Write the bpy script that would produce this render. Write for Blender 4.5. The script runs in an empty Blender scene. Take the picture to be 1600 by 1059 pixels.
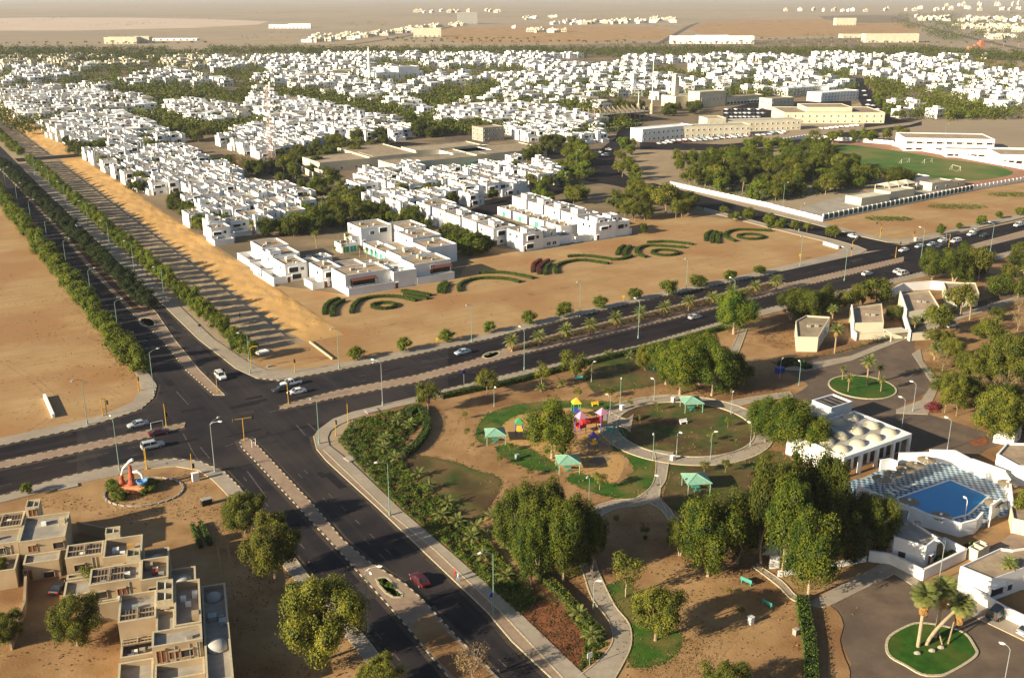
import bpy, math, random
import numpy as np
from mathutils import Vector, Matrix
from mathutils.geometry import tessellate_polygon
rad = math.radians
scene = bpy.context.scene

# ---------------------------------------------------------------- camera
CAM_H = 92.0
PITCH = 18.7
cam = bpy.data.objects.new("camera", bpy.data.cameras.new("camera"))
scene.collection.objects.link(cam)
cam.location = (0, 0, CAM_H)
cam.rotation_euler = (rad(90 - PITCH), 0, 0)
cam.data.sensor_width = 36.0
cam.data.lens = 36.0
cam.data.clip_start = 1.0
cam.data.clip_end = 60000
scene.camera = cam

# ---------------------------------------------------------------- light
SUN_EL, SUN_YAW = 19.5, 238          # the sun stands behind the camera's left shoulder
world = bpy.data.worlds.new("World")
scene.world = world
world.use_nodes = True
wn = world.node_tree
wn.nodes.clear()
sky = wn.nodes.new("ShaderNodeTexSky")
sky.sky_type = 'NISHITA'
sky.sun_disc = False
sky.sun_elevation = rad(SUN_EL)
sky.sun_rotation = rad(SUN_YAW)
sky.air_density = 1.0
sky.dust_density = 1.2
sky.ozone_density = 1.0
bg = wn.nodes.new("ShaderNodeBackground")
bg.inputs[1].default_value = 0.051
wo = wn.nodes.new("ShaderNodeOutputWorld")
wn.links.new(sky.outputs[0], bg.inputs[0])
wn.links.new(bg.outputs[0], wo.inputs[0])
sun = bpy.data.objects.new("sun", bpy.data.lights.new("sun", 'SUN'))
scene.collection.objects.link(sun)
sun.data.energy = 5.0
sun.data.angle = rad(0.5)
sun.data.color = (1.0, 0.86, 0.62)
sd = Vector((math.sin(rad(SUN_YAW)) * math.cos(rad(SUN_EL)), math.cos(rad(SUN_YAW)) * math.cos(rad(SUN_EL)), math.sin(rad(SUN_EL))))
sun.rotation_euler = sd.to_track_quat('Z', 'Y').to_euler()
scene.view_settings.view_transform = 'Standard'
scene.view_settings.look = 'None'
scene.view_settings.exposure = 1.12
scene.view_settings.gamma = 1.0
scene.view_settings.use_curve_mapping = False
scene.cycles.use_denoising = True
scene.cycles.max_bounces = 5
scene.cycles.diffuse_bounces = 2
scene.cycles.volume_bounces = 1
scene.cycles.transparent_max_bounces = 4
scene.cycles.caustics_reflective = False
scene.cycles.caustics_refractive = False

# ---------------------------------------------------------------- plan helpers
SP, CP = math.sin(rad(PITCH)), math.cos(rad(PITCH))
def G(px, py, z=0.0):
    """survey point: where the line of sight through a picture point meets the level z"""
    a, b = (px - 800) / 1600.0, -(py - 529.5) / 1600.0
    t = (z - CAM_H) / (-SP + b * CP)
    return (a * t, (CP + b * SP) * t)
def PX(x, y, z=0.0):
    z -= CAM_H
    d = y * CP - z * SP
    u = y * SP + z * CP
    return (800 + 1600 * x / d, 529.5 - 1600 * u / d)
RZ = rad(33)                            # the town's street grid is turned by this angle
CU, SU = math.cos(RZ), math.sin(RZ)
def W(u, v): return (u * CU - v * SU, u * SU + v * CU)
def UV(x, y): return (x * CU + y * SU, -x * SU + y * CU)
def GUV(px, py): return UV(*G(px, py))
def gpts(pts): return [G(*p) for p in pts]
def inpoly(x, y, poly):
    r = False
    j = len(poly) - 1
    for i in range(len(poly)):
        xi, yi = poly[i]; xj, yj = poly[j]
        if (yi > y) != (yj > y) and x < (xj - xi) * (y - yi) / (yj - yi) + xi:
            r = not r
        j = i
    return r
def smooth(pts, n=3, closed=False):
    """Catmull-Rom through the points"""
    out = []
    m = len(pts)
    rng = range(m if closed else m - 1)
    for i in rng:
        p1, p2 = pts[i], pts[(i + 1) % m]
        p0 = pts[(i - 1) % m] if (closed or i > 0) else p1
        p3 = pts[(i + 2) % m] if (closed or i + 2 < m) else p2
        for k in range(n):
            t = k / n
            out.append(tuple(0.5 * ((2 * b) + (-a + c) * t + (2 * a - 5 * b + 4 * c - d) * t * t + (-a + 3 * b - 3 * c + d) * t ** 3)
                             for a, b, c, d in zip(p0, p1, p2, p3)))
    if not closed: out.append(pts[-1])
    return out
ORD = ("first second third fourth fifth sixth seventh eighth ninth tenth eleventh twelfth thirteenth fourteenth fifteenth sixteenth "
       "seventeenth eighteenth nineteenth twentieth").split()
TENS = {2: "twenty", 3: "thirty", 4: "forty", 5: "fifty", 6: "sixty", 7: "seventy", 8: "eighty", 9: "ninety"}
def nth(i):
    if i < 20: return ORD[i]
    n = i + 1
    if n >= 100: return 'hundredth' if n == 100 else 'hundred-and-' + nth(n - 101)
    if n % 10 == 0: return TENS[n // 10][:-1] + "ieth"
    return TENS[n // 10] + "-" + ORD[n % 10 - 1]

# ---------------------------------------------------------------- materials
def mat(name, c1, c2=None, scale=1.0, rough=0.9, detail=4.0, bump=0.0, c3=None, scale3=0.02, spec=0.2, metal=0.0, rnd=0.0, transl=0.0, coords='Object', fac3=0.5, bscale=None, streak=None):
    m = bpy.data.materials.new(name)
    m.use_nodes = True
    nt = m.node_tree
    N, L = nt.nodes, nt.links
    b = N["Principled BSDF"]
    b.inputs["Roughness"].default_value = rough
    b.inputs["Specular IOR Level"].default_value = spec
    b.inputs["Metallic"].default_value = metal
    tc = N.new("ShaderNodeTexCoord")
    col = None
    if c2 is None:
        rgb = N.new("ShaderNodeRGB"); rgb.outputs[0].default_value = (*c1, 1); col = rgb.outputs[0]
    else:
        n = N.new("ShaderNodeTexNoise"); n.inputs["Scale"].default_value = scale; n.inputs["Detail"].default_value = detail
        n.inputs["Roughness"].default_value = 0.65
        L.new(tc.outputs[coords], n.inputs["Vector"])
        r = N.new("ShaderNodeValToRGB"); r.color_ramp.elements[0].position = 0.36; r.color_ramp.elements[1].position = 0.64
        r.color_ramp.elements[0].color = (*c1, 1); r.color_ramp.elements[1].color = (*c2, 1)
        L.new(n.outputs["Fac"], r.inputs[0]); col = r.outputs[0]
    if c3 is not None:
        n = N.new("ShaderNodeTexNoise"); n.inputs["Scale"].default_value = scale3; n.inputs["Detail"].default_value = 5
        L.new(tc.outputs[coords], n.inputs["Vector"])
        r = N.new("ShaderNodeValToRGB"); r.color_ramp.elements[0].position = 0.45; r.color_ramp.elements[1].position = 0.62
        L.new(n.outputs["Fac"], r.inputs[0])
        ml = N.new("ShaderNodeMath"); ml.operation = 'MULTIPLY'; ml.inputs[1].default_value = fac3
        L.new(r.outputs[0], ml.inputs[0])
        mx = N.new("ShaderNodeMix"); mx.data_type = 'RGBA'
        L.new(ml.outputs[0], mx.inputs[0]); L.new(col, mx.inputs[6]); mx.inputs[7].default_value = (*c3, 1); col = mx.outputs[2]
    if streak:       # (angle, colour, strength, fineness): wear drawn out along one direction
        mp = N.new("ShaderNodeMapping"); mp.vector_type = 'POINT'; mp.inputs["Rotation"].default_value = (0, 0, -streak[0]); mp.inputs["Scale"].default_value = (1, 1, 1)
        m2 = N.new("ShaderNodeMapping"); m2.inputs["Scale"].default_value = (.012 * streak[3], .55 * streak[3], 1)
        n = N.new("ShaderNodeTexNoise"); n.inputs["Scale"].default_value = 1; n.inputs["Detail"].default_value = 5
        L.new(tc.outputs[coords], mp.inputs[0]); L.new(mp.outputs[0], m2.inputs[0]); L.new(m2.outputs[0], n.inputs["Vector"])
        r = N.new("ShaderNodeValToRGB"); r.color_ramp.elements[0].position = 0.47; r.color_ramp.elements[1].position = 0.72
        L.new(n.outputs["Fac"], r.inputs[0])
        ml = N.new("ShaderNodeMath"); ml.operation = 'MULTIPLY'; ml.inputs[1].default_value = streak[2]; L.new(r.outputs[0], ml.inputs[0])
        mx = N.new("ShaderNodeMix"); mx.data_type = 'RGBA'
        L.new(ml.outputs[0], mx.inputs[0]); L.new(col, mx.inputs[6]); mx.inputs[7].default_value = (*streak[1], 1); col = mx.outputs[2]
    if rnd > 0:
        oi = N.new("ShaderNodeObjectInfo")
        mr = N.new("ShaderNodeMapRange"); mr.inputs[3].default_value = 1 - rnd; mr.inputs[4].default_value = 1 + rnd
        L.new(oi.outputs["Random"], mr.inputs[0])
        hs = N.new("ShaderNodeHueSaturation"); L.new(col, hs.inputs["Color"]); L.new(mr.outputs[0], hs.inputs["Value"])
        mr2 = N.new("ShaderNodeMapRange"); mr2.inputs[3].default_value = 0.5 + rnd * 0.06; mr2.inputs[4].default_value = 0.5 - rnd * 0.06
        fr = N.new("ShaderNodeMath"); fr.operation = 'FRACT'; mm = N.new("ShaderNodeMath"); mm.operation = 'MULTIPLY'; mm.inputs[1].default_value = 7.3
        L.new(oi.outputs["Random"], mm.inputs[0]); L.new(mm.outputs[0], fr.inputs[0]); L.new(fr.outputs[0], mr2.inputs[0]); L.new(mr2.outputs[0], hs.inputs["Hue"])
        col = hs.outputs[0]
    L.new(col, b.inputs["Base Color"])
    if bump > 0:
        n = N.new("ShaderNodeTexNoise"); n.inputs["Scale"].default_value = bscale or scale * 2; n.inputs["Detail"].default_value = 6
        L.new(tc.outputs[coords], n.inputs["Vector"])
        bp = N.new("ShaderNodeBump"); bp.inputs["Strength"].default_value = 1.0; bp.inputs["Distance"].default_value = bump
        L.new(n.outputs["Fac"], bp.inputs["Height"]); L.new(bp.outputs[0], b.inputs["Normal"])
    if transl > 0:
        t = N.new("ShaderNodeBsdfTranslucent"); L.new(col, t.inputs[0])
        ms = N.new("ShaderNodeMixShader"); ms.inputs[0].default_value = transl
        L.new(b.outputs[0], ms.inputs[1]); L.new(t.outputs[0], ms.inputs[2])
        L.new(ms.outputs[0], N["Material Output"].inputs[0])
    return m

MT = {}
def K(name, *a, **k):
    MT[name] = mat(name, *a, **k)
K('desert', (.30, .225, .145), (.385, .295, .19), 0.012, c3=(.25, .205, .15), scale3=0.0015, detail=9)
K('orange_sand', (.42, .245, .085), (.49, .295, .11), 0.12, c3=(.38, .235, .10), scale3=0.03, bump=.04, bscale=1.6, detail=8)
K('plot_sand', (.35, .215, .095), (.42, .275, .13), 0.09, c3=(.31, .155, .06), scale3=0.03, bump=.035, bscale=1.1, fac3=.75, detail=9, streak=(RZ, (.28, .175, .085), .45, .6))
K('flat_sand', (.29, .215, .135), (.355, .265, .16), 0.15, c3=(.25, .185, .12), scale3=0.05, bump=.1)
K('park_soil', (.27, .155, .062), (.39, .24, .115), 0.16, c3=(.17, .080, .032), scale3=0.055, bump=.045, bscale=2.3, fac3=.75, detail=9)
K('district_soil', (.17, .125, .075), (.27, .20, .12), 0.05, c3=(.10, .078, .05), scale3=0.03, detail=7)
K('bed_soil', (.07, .035, .022), (.15, .075, .04), .8)
K('litter', (.12, .060, .028), (.24, .14, .07), 1.3, detail=5)
K('red_soil', (.20, .065, .03), (.28, .10, .045), 1.2, c3=(.12, .06, .03), scale3=0.5)
K('asphalt', (.011, .010, .014), (.021, .018, .021), 0.22, rough=.85, c3=(.040, .031, .030), scale3=0.045, detail=9, fac3=.4, spec=.08, streak=(RZ, (.042, .034, .034), .55, 1))
K('avenue_asphalt', (.012, .011, .015), (.024, .020, .023), 0.22, rough=.85, c3=(.052, .040, .036), scale3=0.045, detail=9, fac3=.6, spec=.2, streak=(RZ + rad(89), (.048, .039, .037), .6, 1))
K('dust', (.085, .062, .045), (.04, .032, .028), 1.2, detail=8)
K('wheel_track', (.29, .175, .08), (.36, .23, .11), .5, detail=8)
K('old_asphalt', (.105, .075, .055), (.165, .12, .085), 0.2, rough=.9, c3=(.085, .065, .055), scale3=0.08, detail=9)
K('worn_marking', (.16, .135, .115), (.06, .05, .045), 1.5, rough=.8)
K('paving', (.31, .26, .20), (.38, .32, .25), 0.8, c3=(.25, .205, .16), scale3=0.1)
K('pink_paving', (.25, .17, .12), (.33, .235, .17), 0.8, c3=(.34, .26, .18), scale3=0.12, detail=8)
K('kerb_dark', (.05, .042, .04), (.09, .07, .06), 2)
K('kerb_light', (.42, .36, .24), (.52, .45, .31), 2)
K('white_wall', (.80, .80, .79), (.86, .86, .85), 0.35, c3=(.72, .70, .66), scale3=0.15, rnd=.04, fac3=.6)
K('cream_wall', (.60, .54, .40), (.67, .61, .46), 0.3, c3=(.50, .44, .33), scale3=0.15)
K('beige_wall', (.38, .29, .185), (.46, .35, .225), 0.5, c3=(.28, .205, .13), scale3=0.25, detail=8, fac3=.7)
K('tan_roof', (.30, .23, .155), (.40, .31, .21), 0.6, c3=(.21, .16, .11), scale3=0.2, rnd=.12)
K('grey_roof', (.32, .31, .29), (.42, .40, .37), 0.5, c3=(.30, .28, .26), scale3=0.2, rnd=.12)
K('concrete', (.30, .27, .225), (.39, .35, .29), 0.9, c3=(.23, .20, .165), scale3=0.2)
K('glass', (.02, .024, .032), (.05, .055, .07), 0.5, rough=.25, spec=.5)
K('dark_void', (.03, .026, .026), (.06, .05, .048), 0.5)
K('green_door', (.02, .30, .17), (.025, .36, .21), 2, rough=.5)
K('teal', (.05, .27, .22), (.07, .33, .27), 2, rough=.6)
K('teal_pale', (.17, .34, .25), (.24, .42, .31), 2, rough=.6)
K('brown_wood', (.16, .055, .025), (.23, .085, .04), 3)
K('slat_wood', (.16, .12, .085), (.24, .18, .13), 3)
K('thatch', (.25, .19, .12), (.36, .28, .18), 3)
K('awning_brown', (.12, .045, .03), (.17, .06, .04), 2)
K('rust_red', (.30, .07, .04), (.38, .10, .06), 2)
K('signal_yellow', (.42, .25, .02), (.50, .30, .035), 3, rough=.5)
K('lamp_grey', (.30, .33, .32), (.38, .41, .39), 3, rough=.5, metal=.3)
K('lamp_green', (.16, .26, .22), (.21, .32, .27), 3, rough=.5)
K('lamp_white', (.80, .79, .74), None, rough=.4)
K('black', (.02, .02, .022), None, rough=.5)
K('tyre', (.025, .025, .027), None, rough=.8)
K('chrome', (.55, .55, .57), None, rough=.3, metal=.8)
K('trunk', (.22, .15, .10), (.34, .25, .17), 3, bump=.03)
K('pale_trunk', (.32, .24, .155), (.42, .33, .22), 3, bump=.03)
K('palm_trunk', (.26, .18, .10), (.36, .26, .155), 4, bump=.04)
K('ficus_leaf', (.028, .062, .004), (.155, .178, .013), 0.45, rough=.75, rnd=.2, transl=.15, detail=4)
K('acacia_leaf', (.055, .075, .008), (.215, .205, .024), 0.6, rough=.75, rnd=.2, transl=.18, detail=4)
K('street_leaf', (.042, .080, .006), (.185, .205, .016), 0.7, rough=.75, rnd=.22, transl=.18, detail=3)
K('median_leaf', (.010, .022, .006), (.040, .058, .012), 0.9, rough=.8, rnd=.15, transl=.12, detail=3)
K('dark_leaf', (.020, .036, .004), (.115, .125, .012), 0.6, rough=.8, rnd=.15, transl=.12, detail=3)
K('dry_leaf', (.20, .135, .065), (.30, .22, .11), 0.9, rough=.85, rnd=.15, transl=.15)
K('palm_leaf', (.10, .13, .03), (.24, .25, .07), 1.5, rough=.6, rnd=.15, transl=.2)
K('palm_dry', (.30, .16, .045), (.42, .25, .08), 1.5, rough=.8, transl=.15)
K('hedge_leaf', (.032, .076, .007), (.11, .155, .018), 1.5, rough=.75, rnd=.1, transl=.15)
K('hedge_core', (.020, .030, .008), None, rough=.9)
K('red_leaf', (.16, .02, .03), (.26, .05, .05), 1.5, rough=.8, transl=.1)
K('grass', (.018, .066, .005), (.050, .12, .010), 0.35, c3=(.20, .135, .045), scale3=0.14, bump=.04, bscale=6, fac3=.6, detail=9)
K('thin_grass', (.026, .072, .008), (.16, .10, .040), 0.16, c3=(.07, .034, .018), scale3=0.09, bump=.05, bscale=5, fac3=.75, detail=9)
K('lawn', (.012, .062, .003), (.038, .105, .008), 0.5, bump=.05, bscale=8, c3=(.11, .10, .02), scale3=.18, detail=8, fac3=.45)
K('pitch_grass', (.045, .11, .015), (.10, .165, .03), 0.07, c3=(.20, .165, .06), scale3=0.03, detail=9, fac3=.7)
K('track', (.31, .155, .095), (.38, .20, .125), 0.1)
K('shrub_leaf', (.034, .076, .007), (.115, .160, .018), 0.5, rough=.8, transl=.15)
K('shrub_brown', (.10, .055, .022), (.18, .105, .04), 0.7, rough=.8, transl=.1)

# ---------------------------------------------------------------- mesh helpers
class MB:
    def __init__(s): s.v = []; s.f = []; s.m = []
    def face(s, pts, m=0):
        i = len(s.v); s.v.extend(pts); s.f.append(tuple(range(i, i + len(pts)))); s.m.append(m)
    def box(s, x0, y0, z0, x1, y1, z1, m=0, bottom=False, top=None):
        i = len(s.v)
        s.v += [(x0, y0, z0), (x1, y0, z0), (x1, y1, z0), (x0, y1, z0), (x0, y0, z1), (x1, y0, z1), (x1, y1, z1), (x0, y1, z1)]
        q = [(0, 1, 5, 4), (1, 2, 6, 5), (2, 3, 7, 6), (3, 0, 4, 7), (4, 5, 6, 7)]
        if bottom: q.append((3, 2, 1, 0))
        for k, a in enumerate(q):
            s.f.append(tuple(i + j for j in a)); s.m.append(top if (top is not None and k == 4) else m)
        return s
    def obox(s, cx, cy, z0, lx, ly, h, ang=0, m=0):
        i = len(s.v); c, t = math.cos(ang), math.sin(ang)
        P = [(-lx / 2, -ly / 2), (lx / 2, -ly / 2), (lx / 2, ly / 2), (-lx / 2, ly / 2)]
        P = [(cx + a * c - b * t, cy + a * t + b * c) for a, b in P]
        s.v += [(a, b, z0) for a, b in P] + [(a, b, z0 + h) for a, b in P]
        for a in [(0, 1, 5, 4), (1, 2, 6, 5), (2, 3, 7, 6), (3, 0, 4, 7), (4, 5, 6, 7), (3, 2, 1, 0)]:
            s.f.append(tuple(i + j for j in a)); s.m.append(m)
        return s
    def tube(s, p, q, r0, r1=None, n=6, m=0, cap=True):
        if r1 is None: r1 = r0
        p, q = Vector(p), Vector(q); d = q - p
        if d.length < 1e-6: return s
        d.normalize(); a = d.orthogonal().normalized(); b = d.cross(a)
        i = len(s.v)
        for c, r in ((p, r0), (q, r1)):
            for k in range(n):
                t = 2 * math.pi * k / n
                s.v.append(tuple(c + a * (r * math.cos(t)) + b * (r * math.sin(t))))
        for k in range(n):
            s.f.append((i + k, i + (k + 1) % n, i + n + (k + 1) % n, i + n + k)); s.m.append(m)
        if cap:
            s.f.append(tuple(i + n + k for k in range(n))); s.m.append(m)
            s.f.append(tuple(i + n - 1 - k for k in range(n))); s.m.append(m)
        return s
    def path(s, pts, radii, n=6, m=0):
        for k in range(len(pts) - 1): s.tube(pts[k], pts[k + 1], radii[k], radii[k + 1], n, m, cap=(k == len(pts) - 2 or k == 0))
        return s
    def lathe(s, prof, c=(0, 0, 0), n=12, m=0, sx=1, sy=1):
        i = len(s.v)
        for r, z in prof:
            for k in range(n):
                t = 2 * math.pi * k / n
                s.v.append((c[0] + sx * r * math.cos(t), c[1] + sy * r * math.sin(t), c[2] + z))
        for j in range(len(prof) - 1):
            for k in range(n):
                s.f.append((i + j * n + k, i + j * n + (k + 1) % n, i + (j + 1) * n + (k + 1) % n, i + (j + 1) * n + k)); s.m.append(m)
        return s
    def poly(s, pts, z, m=0, z0=None, mside=None):
        """flat polygon (world xy) at height z; z0 gives it sides down to z0"""
        pts = list(pts)
        i = len(s.v)
        s.v += [(x, y, z) for x, y in pts]
        a = sum(pts[k][0] * pts[(k + 1) % len(pts)][1] - pts[(k + 1) % len(pts)][0] * pts[k][1] for k in range(len(pts)))
        for t in tessellate_polygon([[Vector((x, y, 0)) for x, y in pts]]):
            p = [pts[k] for k in t]
            ar = (p[1][0] - p[0][0]) * (p[2][1] - p[0][1]) - (p[2][0] - p[0][0]) * (p[1][1] - p[0][1])
            s.f.append(tuple(i + k for k in (t if ar > 0 else t[::-1]))); s.m.append(m)
        if z0 is not None:
            j = len(s.v); n = len(pts)
            s.v += [(x, y, z0) for x, y in pts]
            for k in range(n):
                q = (i + k, j + k, j + (k + 1) % n, i + (k + 1) % n)
                s.f.append(q if a > 0 else q[::-1]); s.m.append(m if mside is None else mside)
        return s
    def mesh(s, name, mats, smooth=False):
        me = bpy.data.meshes.new(name)
        me.from_pydata(s.v, [], s.f)
        for x in mats: me.materials.append(MT[x] if isinstance(x, str) else x)
        if len(mats) > 1: me.polygons.foreach_set("material_index", s.m)
        if smooth: me.polygons.foreach_set("use_smooth", [True] * len(s.f))
        me.update()
        return me
    def build(s, name, mats, parent=None, smooth=False, label=None):
        if not isinstance(mats, (list, tuple)): mats = [mats]
        return link(name, s.mesh(name, mats, smooth), parent, label)
COL = scene.collection
def link(name, me, parent=None, label=None):
    o = bpy.data.objects.new(name, me)
    COL.objects.link(o)
    if parent: o.parent = parent
    if label: o['label'] = label
    return o
def tag(o, label, cat, group=None):
    o['label'] = label; o['category'] = cat
    if group: o['group'] = group
    return o
def struct(o): o['kind'] = 'structure'; return o
def stuff(o, label=None, cat=None):
    o['kind'] = 'stuff'
    if label: o['label'] = label
    if cat: o['category'] = cat
    return o
def thing(name, label, cat, loc=(0, 0, 0), rz=0.0, group=None, scale=None):
    o = bpy.data.objects.new(name, None)
    o.empty_display_size = 0.3
    COL.objects.link(o)
    o.location = loc if len(loc) == 3 else (loc[0], loc[1], 0)
    o.rotation_euler = (0, 0, rz)
    if scale: o.scale = (scale,) * 3 if isinstance(scale, (int, float)) else scale
    return tag(o, label, cat, group)
def dup(root, loc, rz=0.0, label=None, group=None, scale=None):
    r = root.copy(); COL.objects.link(r)
    r.location = loc if len(loc) == 3 else (loc[0], loc[1], 0)
    r.rotation_euler = (0, 0, rz)
    if scale: r.scale = (scale,) * 3 if isinstance(scale, (int, float)) else scale
    if label: r['label'] = label
    if group: r['group'] = group
    for ch in KIDS.get(root.name, root.children):
        c = ch.copy(); COL.objects.link(c); c.parent = r
        for g in KIDS.get(ch.name, ch.children):
            d = g.copy(); COL.objects.link(d); d.parent = c
    return r
KIDS = {}
def freeze(root):
    """remember a prototype's children so that copying stays fast"""
    KIDS[root.name] = list(root.children)
    for c in root.children: KIDS[c.name] = list(c.children)
class Proto:
    """a kind of thing kept as part data; place() makes one individual"""
    def __init__(s, name, cat): s.name = name; s.cat = cat; s.parts = []
    def add(s, pname, mb, mats, smooth=False, sub=None, label=None):
        if not isinstance(mats, (list, tuple)): mats = [mats]
        me = mb if isinstance(mb, bpy.types.Mesh) else mb.mesh(pname, mats, smooth)
        s.parts.append((pname, me, sub, label, None))
        return len(s.parts) - 1
    def at(s, pname, me, loc, rz=0.0, sub=None, label=None, scale=None):
        s.parts.append((pname, me, sub, label, (loc, rz, scale)))
        return len(s.parts) - 1
    def place(s, loc, rz, label, group=None, scale=None, name=None, cat=None):
        r = thing(name or s.name, label, cat or s.cat, loc, rz, group, scale)
        made = []
        for pname, me, sub, lab, tr in s.parts:
            o = link(pname, me, r if sub is None else made[sub], lab)
            if tr:
                o.location = tr[0]; o.rotation_euler = (0, 0, tr[1])
                if tr[2]: o.scale = tr[2]
            made.append(o)
        return r
def npmesh(name, verts, nper, mats, midx=None):
    """many separate faces of nper corners each, straight from an array"""
    me = bpy.data.meshes.new(name)
    nv = len(verts); nf = nv // nper
    me.vertices.add(nv); me.vertices.foreach_set("co", np.asarray(verts, dtype=np.float32).ravel())
    me.loops.add(nv); me.loops.foreach_set("vertex_index", np.arange(nv, dtype=np.int32))
    me.polygons.add(nf); me.polygons.foreach_set("loop_start", np.arange(0, nv, nper, dtype=np.int32))
    for x in mats: me.materials.append(MT[x])
    if midx is not None: me.polygons.foreach_set("material_index", np.asarray(midx, dtype=np.int32))
    me.update(calc_edges=True)
    return me
def leaf_quads(rng, c, nrm, size):
    """one bent-looking leaf clump quad at every centre c, facing about nrm"""
    n = len(c)
    nrm = nrm + rng.normal(0, .55, (n, 3)); nrm /= np.linalg.norm(nrm, axis=1)[:, None] + 1e-9
    a = np.cross(nrm, rng.normal(0, 1, (n, 3))); a /= np.linalg.norm(a, axis=1)[:, None] + 1e-9
    b = np.cross(nrm, a)
    sz = (size * rng.uniform(.6, 1.3, n))[:, None]
    asp = rng.uniform(.5, 1, n)[:, None]
    q = np.stack([c - a * sz * .5, c - b * sz * asp * .5, c + a * sz * .55, c + b * sz * asp * .5], axis=1)
    return q.reshape(-1, 3)
# ================================================================ GROUND
rnd = random.Random(11)
def S2W(s, v): return W(s + 0.0175 * (v - 260), v)      # the avenue runs one degree off the grid
Z_SOIL, Z_ROAD, Z_MARK, Z_GRASS, Z_PATH, Z_WALK = .02, .05, .06, .045, .07, .15
B = 26000
mb = MB()
hole = [S2W(83, 257), S2W(111, 257), S2W(111, 1000), S2W(83, 1000)]
outer = [(-B, -600), (B, -600), (B, B), (-B, B)]
allp = outer + hole
mb.v = [(x, y, 0) for x, y in allp]
for t in tessellate_polygon([[Vector((x, y, 0)) for x, y in outer], [Vector((x, y, 0)) for x, y in hole]]):
    p = [allp[k] for k in t]
    ar = (p[1][0] - p[0][0]) * (p[2][1] - p[0][1]) - (p[2][0] - p[0][0]) * (p[1][1] - p[0][1])
    mb.f.append(t if ar > 0 else t[::-1]); mb.m.append(0)
# the drainage strip along the avenue: flat bed, ditch, raised bank
from mathutils import noise
def bank_h(s, v):
    pts = [(83, 0), (86, -.45), (93, -.6), (96.2, -.7), (97.4, -1.25), (98.4, -1.2), (101, -.75), (106, -.1), (109, .15), (110.2, .12), (111, 0)]
    for (a, ha), (b, hb) in zip(pts, pts[1:]):
        if s <= b: h = ha + (hb - ha) * (s - a) / (b - a); break
    fade = min(1, max(0, (v - 258) / 16.0), max(0, (1000 - v) / 20.0))
    if abs(v - 653) < 22: fade = min(fade, max(0, (abs(v - 653) - 9) / 13.0))
    n = noise.noise(Vector((s * .35, v * .16, 0))) * .22 + noise.noise(Vector((s * 1.1, v * .6, 3))) * .05
    edge = min(1, (s - 83) / 3, (111 - s) / 1.5)
    return h * fade + n * edge * fade
ss = [83 + 28 * i / 34 for i in range(35)]
vs = []
v = 257.0
while v < 1000: vs.append(v); v += 1.3 if v < 420 else 3
vs.append(1000)
i0 = len(mb.v)
for v in vs:
    for s in ss:
        x, y = S2W(s, v); mb.v.append((x, y, bank_h(s, v)))
n = len(ss)
for j in range(len(vs) - 1):
    for i in range(n - 1):
        a = i0 + j * n + i
        mb.f.append((a, a + 1, a + n + 1, a + n)); mb.m.append(2 if ss[i] > 98 else 1)
g = struct(mb.build('ground', ['desert', 'flat_sand', 'orange_sand']))
def sheet(name, pts, z, m, kind='structure', uv=False, sm=0, z0=None, side=None, closed=True):
    P = [W(*p) for p in pts] if uv else gpts(pts)
    if sm: P = smooth(P, sm, closed)
    o = MB().poly(P, z, 0, z0, 1 if side else None).build(name, [m] + ([side] if side else []))
    o['kind'] = kind
    return o
# soils
sheet('sand_plot', [(-300, 229), (34, 229.5), (48, 233), (55, 246), (56, 262), (56.5, 300), (57.5, 400), (64, 1000), (-400, 1000)], Z_SOIL, 'plot_sand', uv=True)
sheet('roadside_sand', [(83, 256.5), (80, 245), (101, 230), (202, 238), (302, 240), (318, 246), (318.5, 300), (300, 335), (262, 335), (262, 309), (205, 309), (200, 330), (180, 330), (168, 291), (127, 291), (124, 300), (112, 316), (110, 257)], Z_SOIL, 'plot_sand', uv=True)
sheet('roadside_sand', [(336, 247), (620, 250), (620, 300), (338, 300)], Z_SOIL, 'plot_sand', uv=True)
sheet('park_soil', [(88, 203), (340, 209), (700, 214), (700, -60), (60, -60), (72, 150)], Z_SOIL, 'park_soil', uv=True)
sheet('corner_soil', [(-80, 202), (45, 203), (51, 195), (53, 60), (52, -60), (-80, -60)], Z_SOIL, 'park_soil', uv=True)
suburb = [(118, 325), (205, 335), (262, 335), (300, 335), (318, 300), (335, 312), (336, 460), (480, 480), (1200, 700), (1300, 1900), (600, 1960), (-250, 1500), (-300, 1150), (124, 1150), (118, 640)]
# (suburban soil is the paler dusty kind)
sheet('district_soil', [(112.5, 317), (124, 300), (128, 292), (168, 292), (200, 331), (205, 310), (262, 310), (262, 336), (300, 336), (318.4, 301), (336, 312), (336, 460), (420, 470), (1500, 900), (1900, 1500), (700, 1650), (-330, 1440), (-300, 1100), (124, 1080)], Z_SOIL + .01, 'district_soil', uv=True)
# roads
sheet('road', [(-80, 201), (33, 203.3), (174, 203.5), (230, 208.8), (292, 210.3), (420, 212), (900, 219), (900, 250), (420, 241), (302, 239.4), (261, 239.4), (202, 237.2), (151, 232.9), (101, 229), (60, 228.2), (-80, 227)], Z_ROAD, 'asphalt', uv=True)
sheet('road', [(-200, 52), (0, 297), (125, 450), (190, 530), (245, 602), (240, 622), (220, 640), (185, 652), (120, 670), (120, 741), (160, 732), (225, 721), (270, 717), (312, 721), (350, 737), (375, 762), (400, 793), (482, 900), (570, 995), (620, 1060), (680, 1130), (940, 1130), (862, 1060), (800, 1002), (762, 957), (657, 857), (592, 795), (510, 720), (495, 702), (490, 682), (497, 672), (520, 655), (550, 644), (600, 632), (700, 608), (700, 545), (600, 565), (500, 584), (437, 595), (400, 591), (370, 577), (310, 530), (172, 396), (37, 265), (-95, 135)], Z_ROAD + .004, 'avenue_asphalt')
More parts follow.
